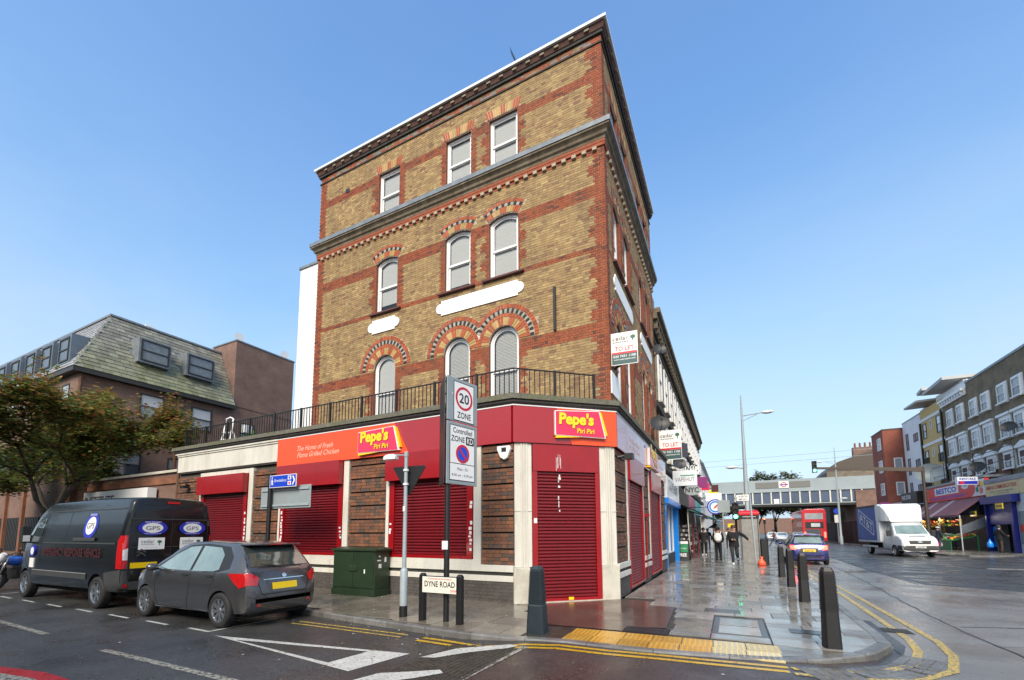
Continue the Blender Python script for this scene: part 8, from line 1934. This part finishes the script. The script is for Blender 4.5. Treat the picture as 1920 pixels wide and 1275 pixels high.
pbox(b1, 'back_wall', FSH, 45.3, 57, -1.4, -1.3, 0, 4.2, 'room'); pbox(b1, 'side_wall', FSH, 45.2, 45.3, -1.4, 0.02, 0, 4.2, 'shop_white'); pbox(b1, 'floor', FSH, 45.3, 57, -1.4, 0.0, 0, 0.02, 'slab')
for y in (45.5, 49.2, 53, 56.8): m = MB(FSH); m.tube((y, 1.6, 0), (y, 1.6, 2.7), 0.04, n=6); part(b1, 'awning_post', m, 'alu')
rf = random.Random(8); FRUIT = {k: mat('fruit_' + k, c, 0.45, var=0.2, vscale=8) for k, c in (('red', RGB(190, 40, 34)), ('green', RGB(90, 150, 50)), ('yellow', RGB(225, 190, 60)), ('orange', RGB(220, 120, 40)), ('white', RGB(215, 215, 195)), ('dark', RGB(60, 70, 40)))}
sph = {k: (lambda mb: (mb.sphere((0, 0, 0), 0.09, 7, 5), mb.mesh('fruit', v, smooth=True))[1])(MB()) for k, v in FRUIT.items()}
def produce(root, frr, u0, u1, d0, d1, zf, keys, n, name='produce'):
    for k in range(n):
        u = rf.uniform(u0, u1); d = rf.uniform(d0, d1); o = mk(name, sph[rf.choice(keys)]); o.location = frr(u, d, zf(d) + rf.uniform(0.0, 0.08)); s = rf.uniform(0.7, 1.3); o.scale = (s, s, s); put(o, root)
def crate_stall(label, y0, y1, d0, d1, rows, front='wood'):
    t = thing('produce_stall', label, 'stall', (17.5 - (d0 + d1) / 2, (y0 + y1) / 2, 0), 0, 'produce stalls under the awning')
    m = MB(FSH); m.box(y0, y1, d1 - 0.04, d1, 0.0, 0.75); part(t, 'front_board', m, front); m = MB(FSH); m.prism([(d0, 1.15), (d1, 0.75), (d1, 0.7), (d0, 1.1)], y0, y1, 'u'); part(t, 'shelf', m, front)
    for a, b in ((y0, y0 + 0.06), (y1 - 0.06, y1)): m = MB(FSH); m.box(a, b, d0, d0 + 0.06, 0, 1.1); part(t, 'leg', m, front)
    n = len(rows)
    for k, keys in enumerate(rows): produce(t, FSH, y0 + (y1 - y0) * k / n + 0.1, y0 + (y1 - y0) * (k + 1) / n - 0.1, d0 + 0.1, d1 - 0.08, lambda d: 1.15 - 0.4 * (d - d0) / (d1 - d0) + 0.06, keys, 36)
    return t
M['wood'] = mat('stall_wood', (0.1, 0.05, 0.03), 0.7, var=0.3, vscale=5)
crate_stall('wooden stall of pale vegetables and herbs below the middle of the awning', 48.6, 52.2, 0.9, 2.1, (['green', 'white'], ['white', 'dark'], ['white', 'green'], ['green', 'yellow']), 'wood')
crate_stall('stall heaped with green, red and yellow produce at the near end of the awning', 45.7, 48.3, 0.6, 2.2, (['yellow', 'red', 'orange'], ['green', 'red'], ['green', 'green', 'white']), 'shop_green')
crate_stall('far produce stall of orange and yellow fruit behind the man in white cap', 52.6, 56.2, 0.9, 2.0, (['orange', 'yellow'], ['red', 'orange'], ['yellow', 'green']), 'wood')
mp2 = thing('sloping_mirror', 'sloping mirror panel above the near produce stall', 'mirror', (16.6, 45.8, 0)); m = MB(FSH); m.prism([(-0.2, 1.9), (1.9, 0.95), (1.9, 0.9), (-0.2, 1.85)], 45.62, 45.7, 'u'); part(mp2, 'rail', m, 'sill'); m = MB(FSH); m.prism([(-0.2, 2.7), (1.5, 1.9), (1.5, 1.25), (-0.2, 1.95)], 45.61, 45.66, 'u'); part(mp2, 'panel', m, 'lead')
ORD = 'first second third fourth fifth sixth seventh eighth ninth tenth eleventh twelfth thirteenth fourteenth'.split()
for k in range(14):
    y = 46.2 + 0.72 * k; t = thing('hanging_fruit', ['bananas', 'oranges and peppers', 'mixed peppers', 'green gourds', 'lemons and oranges'][k % 5] + ' hanging under the awning, ' + ORD[k] + ' bunch from the near end', 'fruit', (16.1, y, 2.0), 0, 'hanging fruit under the awning')
    key = [['yellow'], ['orange', 'red'], ['red', 'yellow'], ['dark', 'green'], ['yellow', 'orange']][k % 5]
    for j in range(9): o = mk('fruit', sph[rf.choice(key)], t, (rf.uniform(-.14, .14), rf.uniform(-.2, .2), rf.uniform(-.15, .4)))
    m = MB(); m.tube((0, 0, 0.3), (0, 0, 0.62), 0.01, n=4); m.build('cord', M['trim'], t)
c1 = rshop('phone_shop', 'call shop with cream AMANA COMMUNICATIONS sign and half raised blue shutter', 41, 45.2)
M['cream'] = mat('cream_sign', RGB(226, 204, 150), 0.45, var=0.05); M['blue_shut'] = mat('blue_shutter', RGB(24, 36, 122), 0.4, var=0.1)
pbox(c1, 'fascia', FSH, 41, 45.2, -0.2, 0.12, 4.0, 4.95, 'cream'); put(text('lettering', 'AMANA COMMUNICATIONS', M['sign_red'], FSHr, -43.1, 4.5, 0.125, width=3.9, height=0.3, align='c', bold=0.02), c1); put(text('lettering', 'INTERNET  FAX  PHOTOCOPY  MOBILE PHONES', M['sign_grey'], FSHr, -43.1, 4.28, 0.125, width=3.0, height=0.1, align='c'), c1); put(text('lettering', 'CALLS WORLDWIDE', M['sign_grey'], FSHr, -43.1, 4.12, 0.125, width=2.0, height=0.09, align='c'), c1)
pbox(c1, 'cream_return', FSH, 39.5, 40.95, -0.2, 0.12, 4.0, 4.95, 'cream'); pbox(c1, 'blue_box', FSH, 41.1, 45.2, -0.1, 0.5, 3.45, 3.98, 'blue_shut'); pbox(c1, 'blue_post', FSH, 41.6, 41.9, -0.1, 0.3, 0, 3.45, 'blue_shut'); pbox(c1, 'blue_post', FSH, 45.0, 45.19, -0.1, 0.3, 0, 3.45, 'blue_shut')
for k in range(17): pbox(c1, 'slat', FSH, 41.9, 45.0, 0.1, 0.16, 1.95 + 0.088 * k, 2.03 + 0.088 * k, 'blue_shut', fix=False)
pbox(c1, 'doorway', FSH, 41.9, 45.0, -0.9, -0.8, 0, 2.0, 'room'); pbox(c1, 'poster', FSH, 44.0, 44.9, 0.0, 0.05, 0.3, 1.8, 'shop_blue'); pbox(c1, 'wall', FSH, 39.5, 41.6, -1.4, 0.05, 0, 4.0, 'render'); pbox(c1, 'poster', FSH, 40.6, 41.5, 0.05, 0.07, 0.6, 2.8, 'sign_back'); pbox(c1, 'poster', FSH, 40.7, 41.4, 0.07, 0.08, 1.4, 1.9, 'orange_panel')
for y, z in ((41.6, 3.0), (45.3, 2.6)): pbox(c1, 'yellow_sign', FSH, y, y + 0.9, 0.7, 0.75, z, z + 0.4, 'sign_yellow'); put(text('lettering', 'WESTERN UNION', M['sign_black'], FSHr, -(y + 0.45), z + 0.14, 0.755, width=0.75, height=0.12, align='c', bold=0.02), c1)
pbox(c1, 'roof_slab', FSH, 39.5, 45.25, -1.6, 0.15, 4.96, 5.3, 'lead')
lb = thing('light_box_sign', 'blue and white light box sign jutting out between the two shops', 'sign', (16.8, 45.6, 4.9)); m = MB(Fr((17.3, 45.4), (-1, -0.35), (0.35, -1))); m.box(0.3, 1.7, -0.1, 0.1, 5.0, 5.6); part(lb, 'box', m, 'shop_white'); m = MB(Fr((17.3, 45.4), (-1, -0.35), (0.35, -1))); m.box(0.34, 1.66, 0.1, 0.11, 5.04, 5.28); part(lb, 'blue_half', m, 'gps_blue'); fl_ = Fr((17.3, 45.4), (1, 0.35), (0.35, -1)); put(text('lettering', 'RENTALS', M['gps_blue'], fl_, -1.0, 5.36, 0.11, width=1.1, height=0.17, align='c', bold=0.02), lb); put(disc(fl_, -1.4, 5.16, 0.1, 0.111, 0.116, 16, 1.8).build('red_oval', M['sign_red']), lb)
c2 = rshop('dark_sign_shop', 'shop with black lettered board between the fruit shop and the red tower', 57.2, 62); pbox(c2, 'board', FSH, 57.3, 61.8, -0.1, 0.5, 4.3, 5.5, 'trim'); put(text('lettering', 'FIVE STAR', M['sign_white'], FSHr, -60.2, 4.8, 0.51, width=2.6, height=0.45, align='c', bold=0.02), c2); pbox(c2, 'front', FSH, 57.2, 66.4, -0.3, 0.0, 0, 4.2, 'room'); pbox(c2, 'pale_parapet', FSH, 62, 70, -0.5, 0.3, 4.0, 4.7, 'stone_pale'); pbox(c2, 'awning_dark', FSH, 62.3, 72, 0.0, 1.8, 2.8, 2.95, 'trim'); pbox(c2, 'terrace_floor', FSH, 45.3, 57, -1.5, -1.4, 5.7, 6.3, 'orange_brick')
dish('large pale satellite dish on the shop roof below the yellow flats', 17.6, 55.5, 7.0, 1.1, 'sign_back', (-0.25, -0.95, 0.2), (17.9, 55.7, 5.75))
dish('dark satellite dish on the brown terrace between windows', 18.5, 43.9, 9.0, 0.45, 'dish_dark', (-0.6, -0.75, 0.3), (19, 44.3, 8.9)); dish('dark satellite dish above the light box sign', 17.8, 47.0, 6.5, 0.5, 'dish_dark', (-0.6, -0.75, 0.3), (18.9, 47.2, 6.4))
wr_ = thing('roof_wires', 'thin black cables strung along the shop roofs on the right', 'cable', (17.8, 48, 5.75))
for z in (7.4, 6.5): m = MB(); m.path([(17.8, 42 + 2.4 * k, z + 0.03 * (k - 3) ** 2 * 0.4) for k in range(7)], 0.025, 4); part(wr_, 'cable', m, 'trim')
for y in (42, 47.6, 53): m = MB(); m.tube((17.8, y, 5.7), (17.8, y, 7.7), 0.03, n=5); part(wr_, 'pole', m, 'trim')
# hoarding and signs towards the bridge
hd = thing('dark_hoarding', 'dark brown plank hoarding along the right pavement towards the bridge', 'fence', (13.4, 72, 0))
hp = MB(); hp.box(-0.04, 0.04, -0.57, 0.57, 0, 2.7); hme = hp.mesh('plank', mat('dark_plank', (0.045, 0.032, 0.024), 0.8, var=0.3, vscale=2))
for k in range(30): o = mk('plank', hme, None, (13.4 + (k % 2) * 0.03, 56 + 1.16 * k, 0)); put(o, hd)
m = MB(); m.box(13.3, 13.55, 55.4, 90.8, 2.7, 2.8); part(hd, 'capping', m, 'mast')
bs_ = thing('bus_stop_sign', 'bus stop flag with blue disc beside the bus', 'sign', (12.6, 70, 0)); m = MB(); m.tube((12.6, 70, 0), (12.6, 70, 4.2), 0.06, n=8); part(bs_, 'post', m, 'galv'); put(disc(Fr((12.6, 69.9), (1, 0), (0, -1)), 0, 4.1, 0.35, 0, 0.03, 18).build('blue_disc', M['sign_blue']), bs_); m = MB(); m.box(12.3, 12.9, 69.88, 69.92, 2.6, 3.6); part(bs_, 'flag', m, 'sign_white')
ss = thing('shop_street_signs', 'purple and white shop signs above the dark hoarding', 'sign', (13.6, 60, 2.8)); m = MB(); m.box(13.3, 14.6, 59.9, 60, 3.0, 4.0); part(ss, 'white_panel', m, 'sign_white'); m = MB(); m.box(14.7, 15.6, 59.9, 60, 3.1, 4.6); part(ss, 'purple_panel', m, 'shop_purple')
# ================================================================== people
M['skin'] = mat('skin', (0.42, 0.25, 0.18), 0.6, var=0.08); M['hair_dark'] = mat('hair_dark', (0.02, 0.014, 0.01), 0.6, var=0.3, vscale=30); M['hair_brown'] = mat('hair_brown', (0.06, 0.03, 0.018), 0.6, var=0.3, vscale=30)
for n_, c in (('cloth_black', (0.006, 0.006, 0.007)), ('cloth_charcoal', (0.022, 0.022, 0.024)), ('cloth_navy', (0.015, 0.02, 0.04)), ('denim', (0.05, 0.08, 0.15)), ('cloth_white', (0.68, 0.67, 0.64)), ('cloth_rust', (0.16, 0.05, 0.035)), ('cloth_grey', (0.12, 0.12, 0.125)), ('shoe_white', (0.6, 0.6, 0.58)), ('shoe_dark', (0.015, 0.014, 0.013)), ('cloth_brown', (0.06, 0.04, 0.03))): M[n_] = mat(n_, c, 0.85, var=0.25, vscale=9)
BASE = {'pelvis': (0, 0, 0.95), 'waist': (0, 0, 1.1), 'chest': (0, 0, 1.32), 'neck': (0, 0.01, 1.48), 'head0': (0, 0.03, 1.57), 'head1': (0, 0.035, 1.66), 'head2': (0, 0.02, 1.73),
        'shL': (0.18, 0, 1.41), 'elL': (0.25, -0.02, 1.14), 'wrL': (0.24, 0.08, 0.9), 'haL': (0.24, 0.11, 0.82), 'shR': (-0.18, 0, 1.41), 'elR': (-0.25, -0.02, 1.14), 'wrR': (-0.24, 0.08, 0.9), 'haR': (-0.24, 0.11, 0.82),
        'hiL': (0.09, 0, 0.9), 'knL': (0.1, 0.02, 0.5), 'anL': (0.1, -0.02, 0.09), 'toL': (0.11, 0.14, 0.035), 'hiR': (-0.09, 0, 0.9), 'knR': (-0.1, 0.02, 0.5), 'anR': (-0.1, -0.02, 0.09), 'toR': (-0.11, 0.14, 0.035)}
RAD = {'pelvis': 0.15, 'waist': 0.14, 'chest': 0.165, 'neck': 0.06, 'head0': 0.078, 'head1': 0.095, 'head2': 0.075, 'sh': 0.08, 'el': 0.058, 'wr': 0.042, 'ha': 0.04, 'hi': 0.1, 'kn': 0.072, 'an': 0.055, 'to': 0.042}
EDG = [('pelvis', 'waist'), ('waist', 'chest'), ('chest', 'neck'), ('neck', 'head0'), ('head0', 'head1'), ('head1', 'head2')] + [e for s in 'LR' for e in (('chest', 'sh' + s), ('sh' + s, 'el' + s), ('el' + s, 'wr' + s), ('wr' + s, 'ha' + s), ('pelvis', 'hi' + s), ('hi' + s, 'kn' + s), ('kn' + s, 'an' + s), ('an' + s, 'to' + s))]
ZONE = {('neck', 'head0'): 'skin', ('head0', 'head1'): 'skin', ('head1', 'head2'): 'skin'}
def person(label, loc, face, top, legs, shoes, hair='hair_dark', pose=None, scale=1.0, coat=False, group='pedestrians'):
    """figure facing +y locally, one skinned body with clothing zones; hair and carried things are children"""
    P = {k: Vector(v) for k, v in BASE.items()}
    for k, v in (pose or {}).items(): P[k] = Vector(v)
    root = thing('person', label, 'person', loc, face, group); root.scale = (scale,) * 3
    names = list(P); me = bpy.data.meshes.new('body'); me.from_pydata([P[k] for k in names], [(names.index(a), names.index(b)) for a, b in EDG], [])
    ob = bpy.data.objects.new('body', me); COL.objects.link(ob)
    md = ob.modifiers.new('skin', 'SKIN'); md.use_smooth_shade = True
    for i, k in enumerate(names):
        r = RAD.get(k) or RAD[k[:-1]]
        sv = me.skin_vertices[0].data[i]; f = 1.0
        if coat and k in ('pelvis', 'waist', 'chest'): f = 1.15
        if coat and k[:2] in ('el', 'wr', 'sh'): f = 1.2
        sv.radius = (r * f * (1.15 if k in ('chest', 'pelvis', 'waist') else 1.0), r * f * (0.78 if k in ('chest', 'pelvis', 'waist') else 1.0)); sv.use_root = k == 'pelvis'
    sb = ob.modifiers.new('sub', 'SUBSURF'); sb.levels = 2; sb.render_levels = 2
    dg = bpy.context.evaluated_depsgraph_get(); m2 = bpy.data.meshes.new_from_object(ob.evaluated_get(dg)); bpy.data.objects.remove(ob); bpy.data.meshes.remove(me)
    for mt in (top, legs, 'skin', shoes): m2.materials.append(M[mt])
    def zone(e):
        if e in ZONE: return 2
        if e[0][:2] == 'wr': return 2
        if e[0][:2] == 'an': return 3
        if e[0][:2] in ('hi', 'kn') or e == ('pelvis', 'hiL') or e == ('pelvis', 'hiR'): return 1
        return 0
    segs = [(P[a], P[b], zone((a, b))) for a, b in EDG]
    for f in m2.polygons:
        c = f.center; best = 9; z = 0
        for a, b, q in segs:
            ab = b - a; t = max(0, min(1, (c - a).dot(ab) / ab.length_squared)); d = (c - a - ab * t).length
            if d < best: best = d; z = q
        if z == 1 and c.z > (0.86 if coat else 0.93): z = 0
        f.material_index = z
    # fingers joined into the same body mesh
    bm = bmesh.new(); bm.from_mesh(m2)
    for s in 'LR':
        d = (P['ha' + s] - P['wr' + s]).normalized(); sd = d.cross(Vector((0, 1, 0.2))).normalized(); up = sd.cross(d)
        fm = MB()
        for k in range(4):
            o = P['ha' + s] + d * 0.02 + up * (0.022 * (k - 1.5)); L = (0.065, 0.08, 0.075, 0.055)[k]; fm.path([o, o + d * L * 0.5, o + (d * 0.8 + sd * 0.5) * L], [0.01, 0.009, 0.007], 5)
        o = P['wr' + s] + d * 0.035 + up * 0.03; fm.path([o, o + (d * 0.6 + up * 0.7) * 0.04, o + (d + up * 0.5) * 0.06], [0.011, 0.01, 0.008], 5)
        b0 = len(bm.verts); vs = [bm.verts.new(v) for v in fm.v]
        for f in fm.f:
            nf = bm.faces.new([vs[i] for i in f]); nf.material_index = 2; nf.smooth = True
    # nose and ears
    hd = P['head1']; fm = MB(); fm.sphere(tuple(hd + Vector((0, 0.095, -0.03))), 0.018, 6, 5, (0.8, 1.0, 1.5)); fm.sphere(tuple(hd + Vector((0.092, 0, -0.03))), 0.025, 6, 5, (0.5, 1, 1.4)); fm.sphere(tuple(hd + Vector((-0.092, 0, -0.03))), 0.025, 6, 5, (0.5, 1, 1.4))
    vs = [bm.verts.new(v) for v in fm.v]
    for f in fm.f: nf = bm.faces.new([vs[i] for i in f]); nf.material_index = 2; nf.smooth = True
    bm.to_mesh(m2); bm.free(); m2.name = 'body'
    b = mk('body', m2, root)
    ey = MB(); 
    for s in (-1, 1): ey.sphere(tuple(hd + Vector((0.034 * s, 0.086, 0.005))), 0.013, 6, 5)
    ey.build('eyes', M['hair_dark'], root); mo = MB(); mo.sphere(tuple(hd + Vector((0, 0.083, -0.075))), 0.02, 8, 4, (1.2, 0.5, 0.35)); mo.build('mouth', M['dull_red'], root)
    h = MB(); n = 14; R = []
    for j in range(7):
        t = pi * (0.04 + 0.52 * j / 6); r = 0.112
        R.append([tuple(hd + Vector((r * sin(t) * cos(2 * pi * k / n), r * 1.08 * sin(t) * sin(2 * pi * k / n) - 0.012, 0.028 + r * cos(t) - (0.05 if (sin(2 * pi * k / n) < 0.2 and j >= 4) else 0)))) for k in range(n)])
    if hair: h.ring(R, cap=True); h.build('hair', M[hair], root, smooth=True)
    if coat:
        c = MB(); p = P['pelvis']; w = P['waist']
        c.ring([[tuple(q + Vector((rx * cos(2 * pi * k / 16), ry * sin(2 * pi * k / 16), dz))) for k in range(16)] for q, rx, ry, dz in ((w, 0.185, 0.135, 0.06), (w, 0.19, 0.14, 0), (p, 0.2, 0.155, 0), (p, 0.21, 0.165, -0.14))], cap=False); c.build('coat_hem', M[top], root, smooth=True)
    return root
run = person('running man in a black jacket coming towards the camera on the pavement', (0.12, 22.5, 0), pi, 'cloth_black', 'cloth_charcoal', 'shoe_white', 'hair_brown', coat=True, scale=1.03, pose={
    'shL': (0.19, 0.02, 1.4), 'elL': (0.24, 0.02, 1.16), 'wrL': (0.06, 0.2, 1.12), 'haL': (0.0, 0.24, 1.13), 'shR': (-0.19, -0.02, 1.42), 'elR': (-0.42, -0.14, 1.3), 'wrR': (-0.58, -0.1, 1.12), 'haR': (-0.63, -0.08, 1.05),
    'knL': (0.07, 0.26, 0.52), 'anL': (0.06, 0.2, 0.1), 'toL': (0.06, 0.36, 0.04), 'knR': (-0.1, 0.02, 0.48), 'anR': (-0.12, -0.36, 0.34), 'toR': (-0.12, -0.42, 0.2)})
m = MB(); m.box(-0.05, 0.05, 0.235, 0.25, 1.08, 1.24); tag(m.build('mobile_phone', M['sign_black']), None)
ph = bpy.data.objects['mobile_phone']; ph.location = (0.14, 22.5, 0.02); ph.rotation_euler = (0, 0, pi); tag(ph, 'black phone in the hand of the running man', 'phone')
walk = {'knL': (0.1, 0.16, 0.5), 'anL': (0.1, 0.2, 0.1), 'toL': (0.1, 0.34, 0.05), 'knR': (-0.1, 0.02, 0.48), 'anR': (-0.1, -0.28, 0.14), 'toR': (-0.1, -0.16, 0.04), 'elL': (0.25, -0.1, 1.15), 'wrL': (0.25, -0.1, 0.9), 'haL': (0.25, -0.08, 0.82)}
bp_ = person('person in black with a white backpack walking away', (-0.6, 25.4, 0), 0.0, 'cloth_black', 'cloth_black', 'shoe_dark', 'hair_dark', pose={'elL': (0.25, 0.06, 1.14), 'wrL': (0.2, 0.2, 1.0), 'haL': (0.18, 0.26, 1.0), 'elR': (-0.25, 0.06, 1.14), 'wrR': (-0.2, 0.2, 1.0), 'haR': (-0.18, 0.26, 1.0)}, scale=1.0)
bk = thing('backpack', 'white backpack on the back of the person in black', 'backpack', (-0.6, 25.4, 0)); m = MB(); m.sphere((0, -0.24, 1.22), 0.2, 14, 10, (0.95, 0.55, 1.3)); m.build('bag', M['cloth_white'], bk, smooth=True); m = MB(); m.sphere((0, -0.34, 1.12), 0.13, 12, 8, (1, 0.4, 0.8)); m.build('front_pocket', M['cloth_white'], bk, smooth=True)
for s in (-1, 1): m = MB(); m.path([(s * 0.12, -0.2, 1.4), (s * 0.14, -0.02, 1.52), (s * 0.15, 0.14, 1.4), (s * 0.14, 0.14, 1.2), (s * 0.13, -0.1, 1.08)], 0.022); m.build('strap', M['cloth_white'], bk, smooth=True)
cap = MB(); cap.sphere((0, 0.02, 1.69), 0.12, 12, 8, (1, 1.05, 0.75)); cap.build('cap', M['cloth_black'], bp_, smooth=True)
person('man in dark clothes standing close to the shop racks', (-1.55, 30.5, 0), pi, 'cloth_charcoal', 'cloth_black', 'shoe_white', 'hair_dark', coat=True, pose={'elL': (0.27, -0.06, 1.13), 'wrL': (0.2, 0.05, 0.95), 'haL': (0.17, 0.09, 0.92), 'elR': (-0.27, -0.06, 1.13), 'wrR': (-0.2, 0.05, 0.95), 'haR': (-0.17, 0.09, 0.92)})
um = person('person under a dark umbrella farther along the left pavement', (-0.85, 33.5, 0), pi, 'cloth_grey', 'cloth_black', 'shoe_dark', 'hair_dark', coat=True, pose={**walk, 'elR': (-0.25, 0.1, 1.15), 'wrR': (-0.14, 0.22, 1.3), 'haR': (-0.12, 0.24, 1.36)})
ub = thing('umbrella', 'dark grey open umbrella above the left pavement', 'umbrella', (-0.75, 33.25, 1.3)); m = MB(); R = []
for k in range(6): t = k / 5; R.append([(t * 0.62 * cos(2 * pi * j / 16) + 0.001, t * 0.62 * sin(2 * pi * j / 16), 0.78 - 0.3 * t * t - (0.03 * (j % 2) * t)) for j in range(16)])
m.ring(R[1:], cap=False); m.build('canopy', M['cloth_grey'], ub, smooth=True); m = MB(); m.tube((0, 0, 0), (0, 0, 0.85), 0.01, n=6); m.build('shaft', M['iron'], ub)
for j in range(8): m = MB(); a = 2 * pi * j / 8; m.path([(0, 0, 0.76), (0.31 * cos(a), 0.31 * sin(a), 0.69), (0.61 * cos(a), 0.61 * sin(a), 0.46)], 0.006, 4); m.build('rib', M['iron'], ub)
person('second dark figure walking beyond the umbrella', (-1.6, 37.5, 0), 0.0, 'cloth_black', 'denim', 'shoe_dark', pose=walk); person('distant figure in pale top by the last shop', (-0.2, 43, 0), pi, 'cloth_white', 'cloth_charcoal', 'shoe_dark', pose=walk)
person('man in rust jacket and jeans striding across the road beyond the kiosk', (3.95, 52, -0.1), radians(90), 'cloth_rust', 'denim', 'shoe_dark', 'hair_dark', pose={'knL': (0.1, 0.22, 0.52), 'anL': (0.1, 0.36, 0.12), 'toL': (0.1, 0.5, 0.1), 'knR': (-0.1, -0.12, 0.47), 'anR': (-0.1, -0.46, 0.16), 'toR': (-0.1, -0.36, 0.03), 'elL': (0.24, -0.16, 1.16), 'wrL': (0.24, -0.06, 0.95), 'haL': (0.24, -0.02, 0.88), 'elR': (-0.24, 0.1, 1.14), 'wrR': (-0.22, 0.28, 1.05), 'haR': (-0.22, 0.34, 1.06)})
mc = person('man in navy jacket, jeans and white cap browsing the fruit stall', (14.75, 46.2, 0), radians(-60), 'cloth_navy', 'denim', 'shoe_dark', 'hair_dark', coat=True, scale=1.05); m = MB(); m.sphere((0, 0.02, 1.69), 0.122, 12, 8, (1, 1.05, 0.75)); m.box(-0.07, 0.07, 0.1, 0.2, 1.66, 1.68); m.build('cap', M['cloth_white'], mc, smooth=True)
for s, c in ((1, 'sign_white'), (-1, 'sign_pink')):
    b = thing('shopping_bag', 'pale carrier bag held by the man in white cap' if s > 0 else 'pink carrier bag held by the man in white cap', 'bag', (14.75 + 0.15 * s, 46.2 + 0.22 * s, 0.25)); m = MB(); m.ring([[(0.14 * cos(k * pi / 5) * f, 0.1 * sin(k * pi / 5) * f, z) for k in range(10)] for z, f in ((0, 0.8), (0.1, 1.1), (0.3, 0.9), (0.42, 0.4), (0.56, 0.1))]); m.build('bag', M[c], b, smooth=True)
mb_ = person('man in dark jacket standing at the blue shuttered shop', (16.3, 41.3, 0), radians(-75), 'cloth_black', 'cloth_brown', 'shoe_dark', 'hair_dark', coat=True, scale=1.06, pose={'elL': (0.26, 0.06, 1.14), 'wrL': (0.2, 0.28, 1.08), 'haL': (0.18, 0.34, 1.08)})
bb = thing('blue_bag', 'bright blue bag hanging beside the man at the blue shop', 'bag', (15.9, 41.5, 0.35)); m = MB(); m.ring([[(0.17 * cos(k * pi / 5) * f, 0.12 * sin(k * pi / 5) * f, z) for k in range(10)] for z, f in ((0, 0.8), (0.1, 1.1), (0.32, 0.95), (0.45, 0.4), (0.6, 0.1))]); m.build('bag', M['shop_blue'], bb, smooth=True)
